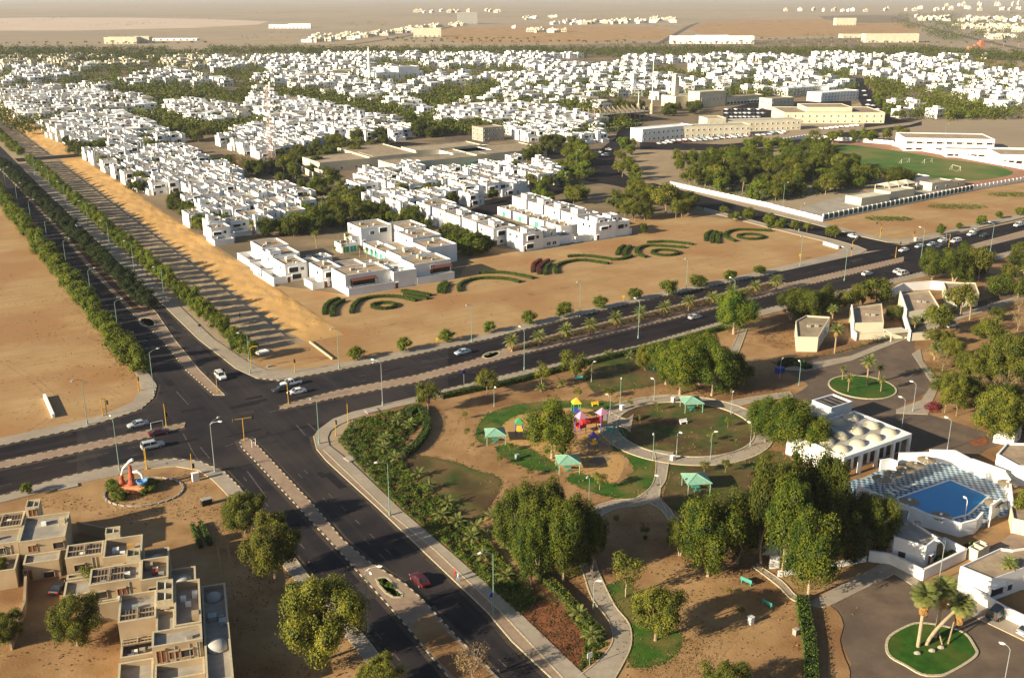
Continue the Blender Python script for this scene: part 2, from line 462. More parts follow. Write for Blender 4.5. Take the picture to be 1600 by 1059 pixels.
sheet('side_street', [(1355, 393), (1340, 385), (1200, 351), (1100, 325), (1020, 305), (960, 290), (915, 283), (905, 262), (930, 240), (962, 215), (968, 195), (1005, 193), (985, 218), (962, 240), (958, 262), (985, 278), (1045, 292), (1120, 312), (1200, 333), (1250, 345), (1387, 379), (1420, 386)], Z_ROAD + .008, 'asphalt')
sheet('cross_street', [(83, 646), (83, 661), (126, 660), (126, 648)], Z_ROAD + .004, 'asphalt', uv=True)
STREETS = [
 [(403, 258), (403, 266), (520, 309), (610, 352), (690, 352), (700, 345), (620, 340), (535, 300), (440, 262)],
 [(700, 352), (760, 340), (860, 308), (905, 295), (905, 286), (850, 296), (740, 325), (690, 340)],
 [(405, 178), (520, 212), (600, 232), (690, 238), (760, 238), (905, 243), (905, 232), (760, 228), (690, 226), (620, 222), (540, 208), (430, 172)],
 [(225, 190), (262, 186), (280, 205), (275, 222), (235, 215)],
 [(230, 150), (370, 141), (420, 165), (400, 170), (360, 150), (240, 158)],
 [(690, 205), (760, 195), (790, 203), (760, 226), (700, 226)],
 [(985, 235), (1075, 233), (1130, 240), (1120, 262), (1050, 285), (1010, 287), (975, 265), (965, 245)],
 [(1000, 222), (1130, 226), (1260, 214), (1420, 196), (1440, 190), (1440, 196), (1350, 212), (1240, 226), (1120, 236), (1000, 234)],
 [(1328, 122), (1348, 122), (1368, 150), (1400, 186), (1430, 190), (1350, 200), (1352, 175), (1338, 150)],
 [(1130, 172), (1180, 160), (1330, 158), (1330, 190), (1210, 195), (1130, 190)],
]
for i, p in enumerate(STREETS): sheet('street', p, Z_ROAD + .012 + .002 * i, ('flat_sand' if i == 6 else 'old_asphalt') if i in (3, 5, 6) else 'asphalt')
# right-hand streets by the pool
sheet('lane', [(1196, 560), (1245, 590), (1262, 603), (1235, 622), (1262, 640), (1345, 652), (1425, 702), (1455, 735), (1500, 728), (1545, 700), (1568, 686), (1443, 645), (1400, 640), (1462, 600), (1432, 552), (1432, 530), (1470, 510), (1560, 478), (1640, 455), (1640, 442), (1540, 468), (1400, 520), (1330, 548), (1280, 556), (1215, 566)], Z_ROAD, 'old_asphalt', sm=3)
sheet('car_park', [(1288, 947), (1397, 893), (1445, 925), (1600, 1003), (1700, 1055), (1700, 1160), (1335, 1160), (1322, 1059), (1330, 1038), (1318, 1010), (1313, 990), (1317, 975), (1308, 962)], Z_ROAD, 'old_asphalt')
# pavements
def walk(kerb, outer_, m='paving', z=Z_WALK, name='pavement'):
    return sheet(name, list(kerb) + list(outer_)[::-1], z, m, z0=0, side='kerb_light')
K_NW = [(-60, 712), (0, 697), (137, 667), (185, 652), (220, 640), (240, 622), (245, 602), (232, 583), (208, 552)]
K_SW = [(-60, 790), (0, 776), (90, 748), (160, 732), (225, 721), (270, 717), (312, 721), (350, 737), (375, 762), (400, 793), (482, 900), (570, 995), (620, 1060), (680, 1130)]
K_SE = [(1660, 374), (1600, 388), (1550, 400), (1400, 435), (1200, 482), (1000, 540), (800, 584), (687, 611), (600, 632), (550, 644), (520, 655), (497, 672), (490, 682), (495, 702)]
K_PK = [(490, 682), (495, 702), (510, 720), (592, 795), (657, 857), (762, 957), (800, 1002), (862, 1060), (940, 1130)]
K_NE = [(1100, 325), (1200, 351), (1300, 374), (1340, 385), (1354, 391), (1345, 397), (1325, 402), (1200, 429), (1000, 471), (800, 520), (765, 530), (600, 565), (500, 584), (437, 595), (400, 591), (370, 577), (310, 530), (172, 396), (37, 265)]
K_E = [(1200, 333), (1250, 345), (1350, 371), (1387, 379), (1420, 380), (1450, 375), (1600, 340), (1700, 318)]
walk(K_NW, [(-60, 700), (0, 685), (137, 655), (175, 643), (207, 628), (221, 608), (216, 590), (196, 560)])
walk(K_SW, [(-60, 800), (0, 786), (125, 755), (185, 743), (225, 733), (275, 729), (310, 735), (332, 750), (350, 768), (372, 795), (455, 900), (545, 1000), (595, 1065), (650, 1130)])
walk(K_SE, [(1660, 381), (1600, 395), (1550, 408), (1400, 443), (1200, 491), (1000, 549), (800, 594), (690, 620), (600, 641), (548, 656), (530, 664), (516, 674), (512, 684), (515, 698)])
walk([(505, 703), (530, 727), (610, 803), (680, 860), (784, 958), (812, 988), (880, 1060), (950, 1130)], [(514, 696), (548, 722), (628, 798), (697, 857), (806, 952), (908, 1050), (985, 1125)], z=.155)
walk(K_PK, [(512, 688), (508, 701), (534, 725), (613, 801), (684, 858), (787, 957), (815, 987), (883, 1060), (955, 1130)], 'pink_paving', z=.145, name='verge')
walk(K_NE, [(1100, 330), (1200, 356), (1290, 378), (1318, 387), (1310, 395), (1200, 422), (1000, 464), (800, 511), (765, 521), (600, 555), (500, 574), (447, 583), (418, 579), (388, 566), (334, 530), (195, 396), (58, 265)])
walk(K_E, [(1205, 329), (1255, 340), (1352, 366), (1390, 374), (1420, 374), (1450, 368), (1600, 333), (1700, 311)])
MED = [
 ([(-95, 160), (0, 265), (32, 297), (100, 370), (140, 420), (207, 490), (252, 530), (290, 578), (335, 618)], [(-70, 160), (14, 262), (57, 300), (130, 370), (172, 420), (225, 470), (245, 490), (272, 530), (311, 578), (351, 618)]),
 ([(437, 635), (525, 611), (650, 587), (740, 563), (800, 541), (884, 518), (1037, 482), (1200, 441), (1232, 443), (1412, 402)], [(437, 641), (525, 622), (650, 598), (800, 557), (900, 534), (1037, 502), (1200, 462), (1232, 453), (1412, 409)]),
 ([(1508, 386), (1537, 378), (1600, 361), (1700, 338)], [(1512, 391), (1540, 385), (1600, 370), (1700, 347)]),
 ([(-60, 736), (0, 722), (235, 672), (290, 661)], [(-60, 748), (0, 733), (237, 683), (288, 668)]),
 ([(374, 688), (378, 700), (400, 722), (470, 797), (525, 856), (617, 957), (700, 1057), (740, 1105)], [(387, 684), (402, 696), (495, 795), (535, 843), (575, 877), (632, 912), (660, 937), (720, 1002), (765, 1045), (830, 1110)]),
]
for a, b in MED: walk(a, b, 'pink_paving', .16, 'median')
# planting bed on the palm median, soil under the avenue's median trees
sheet('median_bed', [(800, 543), (884, 520), (1037, 484), (1200, 443), (1225, 443), (1200, 455), (1037, 495), (900, 527), (800, 550)], .18, 'bed_soil')
sheet('median_bed', [(-60, 195), (5, 262), (46, 300), (118, 370), (160, 420), (205, 470), (222, 484), (208, 484), (145, 418), (105, 370), (38, 300), (0, 262)], .18, 'bed_soil')
sheet('median_bed', [(640, 985), (655, 965), (675, 960), (700, 990), (735, 1025), (770, 1058), (810, 1100), (760, 1110), (700, 1048)], .18, 'park_soil')
# kerb stones, painted in turn dark and light
DUST = MB()
def kerb(lines, name='kerb', L=1.0, striped=True):
    mb = MB(); k = 0
    for ln in lines:
        P = gpts(ln)
        for (x0, y0), (x1, y1) in zip(P, P[1:]):
            d = math.hypot(x1 - x0, y1 - y0); n = max(1, round(d / L)); a = math.atan2(y1 - y0, x1 - x0)
            if math.hypot(x0, y0) > 600: n = max(1, n // 4)
            if math.hypot(x0, y0) < 600: DUST.obox((x0 + x1) / 2, (y0 + y1) / 2, Z_ROAD + .005 + .0005 * (len(DUST.f) // 6 % 9), d + .3, 1.9, .002, a)
            for i in range(n):
                t = (i + .5) / n
                mb.obox(x0 + (x1 - x0) * t, y0 + (y1 - y0) * t, .02, d / n - .06, .24, .175, a, (k % 2) if striped else 1); k += 1
    return struct(mb.build(name, ['kerb_dark', 'kerb_light']))
kerb([K_SE[1:8], K_NE[7:15], K_NW[1:7], K_SW[1:9], MED[1][0], MED[1][1], MED[0][0][1:], MED[3][0][1:], MED[3][1][1:], MED[4][0][:7], MED[4][1][:9]])
kerb([K_PK, [(505, 703), (530, 727), (610, 803), (680, 860), (784, 958), (812, 988), (880, 1060)], K_NE[15:], K_SW[9:], MED[0][1][1:], K_E[:7], K_NE[:5], MED[2][0], MED[2][1]], striped=False)
struct(DUST.build('gutter_dust', 'dust'))
# painted lines, worn
mk = MB()
def dashes(p, q, w=.16, on=2.2, off=4.0, jitter=.55, r=rnd):
    (x0, y0), (x1, y1) = G(*p), G(*q)
    d = math.hypot(x1 - x0, y1 - y0); a = math.atan2(y1 - y0, x1 - x0); t = 0
    while t < d:
        if r.random() > jitter:
            m = min(t + on / 2, d) / d
            mk.obox(x0 + (x1 - x0) * m, y0 + (y1 - y0) * m, Z_ROAD + .006, min(on, d - t), w, .006, a)
        t += on + off
for p, q in [((30, 333), (233, 570)), ((0, 280), (270, 600)), ((85, 300), (330, 560)), ((0, 712), (180, 668)), ((0, 703), (180, 662)), ((0, 744), (230, 694)), ((0, 760), (215, 710)),
             ((560, 597), (1380, 415)), ((560, 588), (1340, 408)), ((600, 615), (1400, 424)), ((440, 700), (800, 1050)), ((415, 690), (780, 1050)), ((380, 745), (640, 1050)), ((1440, 395), (1600, 358)), ((1460, 408), (1600, 376)), ((1210, 342), (1350, 377))]:
    dashes(p, q)
for p, q in [((267, 602), (285, 622)), ((290, 688), (305, 712)), ((306, 690), (320, 707)), ((280, 666), (293, 690)), ((372, 717), (401, 756)), ((456, 656), (470, 672)), ((474, 655), (488, 668)), ((400, 648), (440, 640)), ((330, 705), (375, 690))]:
    dashes(p, q, w=.2, on=50, jitter=0)
struct(mk.build('road_marking', 'worn_marking'))

# wheel tracks pressed into the open sand
def track(pts, gap=1.7, w=.32):
    P = smooth(gpts(pts), 6); mb = MB()
    for s in (-gap / 2, gap / 2):
        for p, q in zip(P, P[1:]):
            d = math.hypot(q[0] - p[0], q[1] - p[1]); a = math.atan2(q[1] - p[1], q[0] - p[0])
            mb.obox((p[0] + q[0]) / 2 - math.sin(a) * s, (p[1] + q[1]) / 2 + math.cos(a) * s, .026, d + .1, w, .004, a)
    struct(mb.build('wheel_track', 'wheel_track'))
for p in ([(415, 560), (520, 530), (700, 490), (900, 445), (1100, 405), (1300, 378)], [(560, 520), (720, 478), (820, 462), (1000, 430), (1200, 385)], [(0, 560), (60, 600), (90, 640), (40, 680)],
          [(0, 610), (110, 590), (190, 620)], [(1120, 1059), (1160, 1000), (1230, 960)], [(1300, 355), (1420, 330), (1600, 300)], [(150, 745), (260, 790), (340, 830), (360, 1000)], [(1290, 365), (1400, 350), (1600, 325)]):
    track(p)

# repair patches and oil stains on the carriageways
pm_ = MB(); rp = random.Random(21)
for a, b, ang, n in (((20, 208), (170, 226), 0, 22), ((180, 212), (420, 236), 0, 18), ((57, 120), (75, 200), 1.57, 12), ((57, 240), (73, 400), 1.57, 16), ((30, 205), (100, 226), 0, 10)):
    for k in range(n):
        x, y = W(rp.uniform(a[0], b[0]), rp.uniform(a[1], b[1])); pm_.obox(x, y, Z_ROAD + .012 + .0004 * k, rp.uniform(1.5, 9), rp.uniform(.4, 2.2), .001, RZ + ang + rp.uniform(-.03, .03), rp.choice([0, 0, 1]))
struct(pm_.build('asphalt_patch', [mat('patch_dark', (.008, .008, .010), (.014, .013, .016), 1), mat('patch_grey', (.035, .029, .028), (.05, .042, .038), 1)]))
# ================================================================ HOUSES
def pbox(w, r, x0, y0, x1, y1, h, t=.25, par=.55, z0=0.0, rm=0, m=0):
    """walls with a parapet round a sunk roof slab"""
    i = len(w.v)
    for a, b, c, d, z in ((x0, y0, x1, y1, z0), (x0, y0, x1, y1, h), (x0 + t, y0 + t, x1 - t, y1 - t, h), (x0 + t, y0 + t, x1 - t, y1 - t, h - par)):
        w.v += [(a, b, z), (c, b, z), (c, d, z), (a, d, z)]
    for k in range(4):
        n = (k + 1) % 4
        w.f += [(i + k, i + n, i + 4 + n, i + 4 + k), (i + 4 + k, i + 4 + n, i + 8 + n, i + 8 + k), (i + 8 + k, i + 8 + n, i + 12 + n, i + 12 + k)]
        w.m += [m, m, m]
    r.face([(x0 + t, y0 + t, h - par), (x1 - t, y0 + t, h - par), (x1 - t, y1 - t, h - par), (x0 + t, y1 - t, h - par)], rm)
def win_mesh(name, w, h, frame=.12, deep=.14, hood=0, wall='white_wall', pane='glass', bars=0):
    mb = MB()
    mb.box(-w / 2 - frame, -deep, -frame, -w / 2, 0.02, h + frame, 0, True); mb.box(w / 2, -deep, -frame, w / 2 + frame, 0.02, h + frame, 0, True)
    mb.box(-w / 2, -deep, -frame, w / 2, 0.02, 0, 0, True); mb.box(-w / 2, -deep - hood, h, w / 2, 0.02, h + frame, 0, True)
    mb.face([(-w / 2, -.03, 0), (w / 2, -.03, 0), (w / 2, -.03, h), (-w / 2, -.03, h)], 1)
    for k in range(bars):
        x = -w / 2 + w * (k + 1) / (bars + 1)
        mb.box(x - .05, -.08, 0, x + .05, -.02, h, 0, True)
    return mb.mesh(name, [wall, pane])
WIN = {'s': win_mesh('window', 1.2, 1.1), 'l': win_mesh('window', 3.2, 1.8, .16, .35, .35, pane='dark_void'), 'v': win_mesh('window', .5, 1.5),  # wide dark panes: shade of open loggias put into a flat colour
       'p': win_mesh('window', 1.7, 1.2, .12, .16, 0, bars=1), 'w': win_mesh('window', 3.6, 1.2, .16, .5, .5, pane='dark_void')}
DOORW = win_mesh('door', 1.1, 2.1, .1, .12, .5, pane='brown_wood')
GAR = win_mesh('garage_door', 2.5, 2.2, .15, .18, 0, pane='green_door', bars=1)
R90 = -math.pi / 2
def add_windows(P, boxes, r, dens=1.0):
    for (x0, x1, y0, y1, h, *rest) in boxes:
        w, d = x1 - x0, y1 - y0
        if h < 2.6: continue
        two = h > 5.2
        if w > 5.2 and r.random() < dens:
            k = r.choice('llpw')
            P.at('window', WIN[k], (x0 + w * r.uniform(.3, .42), y0, (h - 2.9) if two else .9))
            if w > 7: P.at('window', WIN[r.choice('slp')], (x0 + w * r.uniform(.68, .78), y0, (h - 2.6) if two else .9))
            if two and r.random() < .7: P.at('window', WIN[r.choice('lps')], (x0 + w * r.uniform(.3, .6), y0, .9))
        elif w > 3 and r.random() < dens:
            P.at('window', WIN[r.choice('spv')], (x0 + w * .5, y0, (h - 2.4) if two else 1))
        if d > 5 and r.random() < dens:
            P.at('window', WIN[r.choice('svs')], (x0, y0 + d * r.uniform(.25, .4), (h - 2.4) if two else 1.1), R90)
            if r.random() < .6: P.at('window', WIN[r.choice('svp')], (x0, y0 + d * r.uniform(.62, .8), (h - 2.4) if two and r.random() < .6 else 1.1), R90)
        if two and w > 5: P.at('window', WIN['s'], (x1 - w * .4, y1, h - 2.4), math.pi)
def house_proto(boxes, seed, name='townhouse', door=True, roofs=('tan_roof', 'white_wall', 'grey_roof'), wall='white_wall', dens=1.0):
    r = random.Random(seed)
    P = Proto(name, 'house')
    w, rf = MB(), MB()
    for b in boxes:
        x0, x1, y0, y1, h = b[:5]
        rm = b[5] if len(b) > 5 else (1 if h < 2.6 else 0)
        if h < 2.6:      # patio wall round an open court
            t = .22
            w.box(x0, y0, 0, x1, y0 + t, h); w.box(x0, y0 + t, 0, x0 + t, y1, h); w.box(x1 - t, y0 + t, 0, x1, y1, h); w.box(x0 + t, y1 - t, 0, x1 - t, y1, h)
            rf.face([(x0, y0, .06), (x1, y0, .06), (x1, y1, .06), (x0, y1, .06)], 0)
        else:
            pbox(w, rf, x0, y0, x1, y1, h, rm=rm)
    P.add('wall', w, wall)
    P.add('roof', rf, list(roofs))
    big = max(boxes, key=lambda b: (b[1] - b[0]) * (b[3] - b[2]) * b[4])
    x0, x1, y0, y1, h = big[:5]
    s = MB(); sx, sy = x0 + (x1 - x0) * r.uniform(.2, .6), y0 + (y1 - y0) * r.uniform(.4, .65)
    s.box(sx, sy, h - .56, sx + 1.6, sy + 1.2, h + .35, 0)
    P.add('roof_hatch', s, 'concrete')
    for k in range(2):
        ax, ay = x0 + (x1 - x0) * r.uniform(.12, .8), y0 + (y1 - y0) * r.uniform(.1, .35)
        P.add('air_conditioner', MB().box(ax, ay, h - .54, ax + .9, ay + .7, h + .1), 'concrete' if k else 'lamp_white')
    if r.random() < .7:
        t = MB(); tx, ty = x0 + (x1 - x0) * r.uniform(.15, .8), y0 + (y1 - y0) * r.uniform(.75, .88)
        t.lathe([(0, -.56), (.55, -.56), (.6, .3), (.45, .6), (0, .65)], (tx, ty, h), 8)
        P.add('water_tank', t, 'white_wall' if r.random() < .6 else 'cream_wall')
    add_windows(P, boxes, r, dens)
    if door: P.at('door', DOORW, (x0 + .9 + (x1 - x0) * .02, y0, 0))
    P.n = len(P.parts)
    return P
# fourteen plans for the white town houses, x towards the right along the grid, y away
PLANS = [
 ('with stair tower', [(0, 8, 2, 12, 6.6), (8, 11, 3.5, 10, 3.6), (1, 4, 6, 9.5, 8.4), (0, 8, 0, 2, 2.3)]),
 ('with stepped terrace', [(0, 6, 0, 11, 6.4), (6, 10.5, 2, 12, 3.5), (6, 10.5, 7, 12, 6.3)]),
 ('with open front patio', [(0, 9, 4, 13, 6.5), (0, 9, 0, 4, 2.2), (9, 11, 5, 11, 3.4)]),
 ('with twin roof blocks', [(0, 10, 1, 12, 4.2), (0, 4.5, 3, 10, 7), (6, 10, 2, 8, 6.6)]),
 ('with low side wing', [(2, 10.5, 0, 9, 6.7), (0, 2, 1, 10, 3.2), (2, 8, 9, 13, 3.5)]),
 ('with deep upper balcony', [(0, 8, 3, 12, 6.8), (0, 8, 0, 3, 3.7), (8, 11, 1, 12, 6)]),
 ('with tall rear block', [(0, 10, 0, 6, 3.6), (1, 10, 6, 13, 7.2), (0, 3, 1, 5, 6.2)]),
 ('with sunken middle court', [(0, 4, 0, 12, 6.4), (7, 11, 1, 12, 6.8), (4, 7, 6, 12, 4), (4, 7, .5, 6, 2.2)]),
 ('with narrow tall front', [(0, 5, 0, 12, 7), (5, 10, 4, 12, 5.8), (5, 10, 1, 4, 2.3)]),
 ('with grey roofed annex', [(0, 7.5, 1, 12, 6.3), (7.5, 11, 0, 6, 3.3, 2), (7.5, 11, 7, 12, 5.6)]),
 ('with corner turret', [(0, 10, 2, 12, 5.8), (0, 3.4, 1.5, 5, 8), (3.4, 10, 0, 2, 2.2)]),
 ('with wide flat front', [(0, 10.8, 0, 10, 6.2), (3, 8, 10, 13, 3.4)]),
]
HP = [(f, house_proto(b, 40 + i)) for i, (f, b) in enumerate(PLANS)]
ph = noise.noise
NH = [0]
PEND = []
ALLH = []       # occupied cells, so that trees and far houses keep off
def block(poly_px, phrase, du=10.6, dv=13.4, fill=1.0, seed=1, skip=(), base_z=0.0, group=None):
    r = random.Random(seed)
    P = gpts(poly_px)
    uvs = [UV(*p) for p in P]
    u0, u1 = min(a for a, b in uvs), max(a for a, b in uvs)
    v0, v1 = min(b for a, b in uvs), max(b for a, b in uvs)
    rows = []; v = v0 + dv * .3; j = 0
    while v < v1:
        row = []; u = u0 + du * .3 + (j % 2) * r.uniform(0, 3)
        while u < u1:
            x, y = W(u + 2, v)
            if inpoly(x, y, uvs if False else P) and r.random() < fill: row.append((u, v + r.uniform(-1.6, 1.6)))
            u += du
        if row: rows.append(row); j += 1
        v += dv
    last = -1
    for j, row in enumerate(rows):
        for i, (u, v) in enumerate(row):
            k = r.randrange(len(HP))
            if k == last: k = (k + 1) % len(HP)
            last = k
            f, pr = HP[k]
            x, y = W(u - 2, v - 5)
            sc = (.84, r.uniform(.80, .88), r.uniform(.88, 1.06))
            end = f'{nth(i)} from left, {nth(j)} row, {phrase}'
            PEND.append((math.hypot(x, y), pr, (x, y, base_z), f'white house {f}, {end}', sc))
            ALLH.append((u + 3, v + 1, 7))
BLOCKS = [
 ([(284, 335), (322, 378), (335, 384), (392, 366), (455, 348), (490, 336), (488, 318), (440, 300), (385, 296), (300, 303)], 'block nearest sand bank'),
 ([(137, 250), (213, 302), (230, 304), (300, 298), (378, 298), (382, 275), (300, 246), (240, 232), (160, 238)], 'long block above sand bank'),
 ([(338, 228), (375, 236), (402, 252), (455, 243), (503, 228), (498, 214), (440, 205), (380, 208)], 'block beside lattice mast'),
 ([(540, 308), (596, 334), (640, 343), (690, 330), (770, 312), (800, 303), (878, 290), (880, 268), (800, 264), (700, 277), (640, 268), (575, 282)], 'block before beige school'),
 ([(66, 204), (120, 238), (232, 232), (290, 224), (240, 203), (190, 186), (120, 188)], 'block under red roof'),
 ([(256, 192), (330, 202), (392, 194), (388, 180), (310, 166), (262, 170)], 'block left of mast'),
 ([(378, 172), (440, 208), (540, 216), (560, 224), (632, 220), (640, 204), (560, 184), (470, 164), (400, 156)], 'block behind lattice mast'),
 ([(0, 168), (25, 184), (60, 196), (120, 184), (190, 180), (235, 176), (230, 160), (120, 148), (0, 150)], 'block at far bank end'),
 ([(805, 220), (900, 226), (940, 222), (945, 196), (880, 180), (800, 172), (690, 178), (690, 200), (790, 200)], 'block left of boulevard'),
]
for i, (p, ph_) in enumerate(BLOCKS): block(p, ph_, seed=100 + i, fill=.86, du=9.2, dv=11.6 if i < 4 else 12.4)

# ---- the two courtyard blocks in front, laid out house by house (u0, u1, v0, v1, height)
def hero(boxes, label, doors=(), seed=1, awn=None, extra=None, dens=1.0, name='courtyard_house', cat='house', wall='white_wall', roofs=('tan_roof', 'white_wall', 'grey_roof'), group='white courtyard houses on the sand plot', z=0, wins=True, door=True):
    u0 = min(b[0] for b in boxes); v0 = min(b[2] for b in boxes)
    bx = [(b[0] - u0, b[1] - u0, b[2] - v0, b[3] - v0) + tuple(b[4:]) for b in boxes]
    if wins: P = house_proto(bx, seed, name, door=door, wall=wall, roofs=roofs, dens=dens)
    else: P = house_proto(bx, seed, name, door=False, wall=wall, roofs=roofs, dens=0)
    for (a, b, face) in doors:
        P.at('garage_door', GAR, (a - u0, b - v0, .05), 0 if face == 'v' else (R90 if face == 'u' else math.pi), label='bright green garage door')
    for (a0, a1, b, zz) in (awn or ()):
        m = MB(); a0 -= u0; a1 -= u0; b -= v0
        m.f.append((0, 1, 2, 3)); m.m.append(0); m.v += [(a0, b, zz), (a1, b, zz), (a1, b - 1.8, zz - .45), (a0, b - 1.8, zz - .45)]
        for q in (a0, (a0 + a1) / 2, a1): m.tube((q, b - 1.75, zz - .45), (q, b - 1.75, 0.2), .07, n=4)
        m.box(a0, b - 1.85, zz - .55, a1, b - 1.75, zz - .42, 0, True)
        P.add('awning', m, 'awning_brown')
        d = MB().box(a0 + .2, b - .04, .3, a1 - .2, b, zz - .2, 0); P.add('window', d, 'dark_void')
    x, y = W(u0, v0)
    P.place((x, y, z), RZ, label, group)
    for b in boxes: ALLH.append(((b[0] + b[1]) / 2, (b[2] + b[3]) / 2, max(b[1] - b[0], b[3] - b[2]) / 2 + 1))
hero([(127.4, 143.4, 294, 305, 6.4), (127.4, 143.4, 291.8, 294, 2.5)], 'long low white house with brown awning at the corner nearest the avenue', awn=[(129, 138, 294, 5.0)], seed=3, dens=.35)
hero([(143.5, 152, 292, 303, 5.6, 1)], 'windowless white house front between the two awning fronted houses', seed=4, dens=.5)
hero([(152.1, 166.3, 294, 304.5, 6.5), (152.1, 166.3, 291.8, 294, 2.5)], 'long white house with red awning at the right end of the front', awn=[(158, 166, 294, 5.0)], seed=5, dens=.3)
hero([(124.6, 131.5, 306, 317, 6.1), (131.5, 141, 307, 316, 5.4), (120.5, 124.6, 305, 312, 2.4)], 'white house with small brown roofed porch behind the front left corner', seed=6, dens=.4)
hero([(116.5, 124.4, 318, 329, 6.2), (112.3, 116.5, 318, 329, 2.4), (124.4, 130, 319, 327, 5.2)], 'white house with walled patio facing the avenue, nearest the front', seed=7, dens=.7)
hero([(117, 127, 331, 342, 6.4), (112.6, 117, 331, 342, 2.4), (117, 121, 333, 337, 7.6)], 'white house with raised roof block, middle of the patio row', seed=8, dens=.7)
hero([(118.5, 128.5, 345, 357, 6.3), (113.5, 118.5, 345, 358, 2.4)], 'white house with walled patio, farthest of the row facing the avenue', seed=9, dens=.7)
hero([(131.5, 139, 331, 337, 3.4, 2)], 'small grey roofed garage with two green doors left of the court', doors=[(133.6, 331, 'v'), (136.9, 331, 'v')], wins=False, name='garage', cat='garage', group='garages of the courtyard')
hero([(149, 155.5, 346, 352, 3.4)], 'small tan roofed garage with green doors at the back of the court', doors=[(150.8, 346, 'v'), (153.8, 346, 'v')], wins=False, name='garage', cat='garage', group='garages of the courtyard')
hero([(142.5, 153, 305.5, 314, 4.6)], 'low white house between the front row and the palm court', seed=10, dens=.4)
hero([(154, 166, 307, 318, 6.2), (150.5, 154, 308, 316, 3.4)], 'white house behind the red awning house', seed=11, dens=.5)
hero([(166.5, 179, 312, 324, 6.6), (166.5, 172, 305, 312, 3.2)], 'tall white house at the right rear corner above the hedge row', seed=12, dens=.5)
hero([(169, 181, 327, 340, 6.9), (163, 169, 329, 338, 3.6)], 'white house with wide tan roof right of the court', seed=13, dens=.5)
hero([(160, 173, 352, 364, 7.0), (156.5, 160, 353, 360, 4)], 'tall white house at the back left of the court', seed=14, dens=.9)
hero([(174, 184, 344, 357, 6.6)], 'white house at the far right back of the court', seed=15, dens=.8)
hero([(157, 163, 322, 344, 3.4)], 'long low garage row with five green doors facing the palm court', doors=[(157, 324.5 + 4 * i, 'u') for i in range(5)], wins=False, name='garage', cat='garage', group='garages of the courtyard')
# second courtyard block
hero([(206.8, 216, 311, 322, 6.9), (216, 224, 311.5, 321, 4.0), (209, 213, 312, 316, 8.2), (219, 223.5, 313, 319, 6.6)], 'stepped white house with dark window at the front left corner', seed=21, dens=1, group='white houses of the second courtyard')
hero([(224.2, 232, 313, 320, 3.2, 2), (232, 240, 312, 314, 2.3)], 'low grey roofed garage in the middle of the front wall', seed=22, dens=.2, wins=False, name='garage', cat='garage', group='garages of the second courtyard')
hero([(241, 251, 311, 323, 6.8), (251, 258.3, 311.5, 324, 6.0), (243, 247, 313, 318, 8.3), (252, 256, 316, 321, 7.8), (258.3, 260, 312, 318, 2.4)], 'large stepped white house with wide dark window at the right end', seed=23, dens=1, group='white houses of the second courtyard')
for i, v in enumerate((325, 337.5, 350, 362)):
    f = ('nearest the front', 'second from the front', 'third from the front', 'farthest from the front')[i]
    hero([(202.5, 213, v, v + 11, 6.6 + .3 * (i % 2)), (199.5 + .4 * i, 202.5, v + 2, v + 9, 3.6), (206, 209.5, v + 5, v + 9, 8.1)], f'white house with roof box in left row of second court, {f}', seed=24 + i, dens=.8, group='white houses of the second courtyard')
for i, v in enumerate((326, 338, 350.5, 363)):
    f = ('nearest the front', 'second from the front', 'third from the front', 'farthest from the front')[i]
    hero([(243, 254, v, v + 11, 7.0 + .3 * (i % 2)), (254, 258, v + 2, v + 9, 4.6), (246, 250, v + 4, v + 8.5, 8.6)], f'tall white house in right row of second court, {f}', seed=34 + i, dens=.8, group='white houses of the second courtyard')
    hero([(235, 242.8, v, v + 10.5, 3.5)], f'garage with green door in right row of second court, {f}', doors=[(235, v + 5, 'u')], wins=False, name='garage', cat='garage', group='garages of the second courtyard')
hero([(203, 216, 376, 388, 6.8), (216, 221, 377, 386, 4)], 'white house closing the far end of the second court', seed=44, dens=.8, group='white houses of the second courtyard')

# ---- the nearest of them stand as houses of their own, the rest joins the far mass
PEND.sort(key=lambda t: t[0])
for d, pr, loc, lab, sc in PEND[:290]: pr.place(loc, RZ, lab, 'white flat-roofed townhouses of the suburb', scale=sc)

# ---- the many far houses
r = random.Random(5)
fw, fr_, fwin = MB(), MB(), MB()
FAR = [(0, 93), (0, 152), (120, 146), (235, 150), (240, 168), (360, 152), (430, 150), (640, 196), (700, 172), (800, 168), (945, 192), (1010, 168), (1080, 150), (1180, 150), (1320, 150), (1345, 118), (1372, 150), (1410, 190), (1600, 196), (1700, 200), (1700, 100), (1540, 92), (1300, 88), (1000, 92), (800, 88), (400, 88), (250, 95), (100, 92)]
FP = gpts(FAR)
NOF = [gpts(q) for q in ([(860, 92), (970, 92), (960, 103), (850, 102)], [(225, 146), (370, 136), (425, 160), (400, 170), (345, 155), (240, 162)], [(1322, 118), (1350, 118), (1410, 188), (1350, 200), (1345, 160)],
      [(940, 155), (1180, 160), (1200, 172), (1190, 200), (1000, 200), (940, 190)], [(1130, 155), (1330, 150), (1330, 195), (1130, 200)], [(1360, 186), (1600, 190), (1600, 215), (1400, 215)], [(1510, 92), (1600, 95), (1600, 122)])]
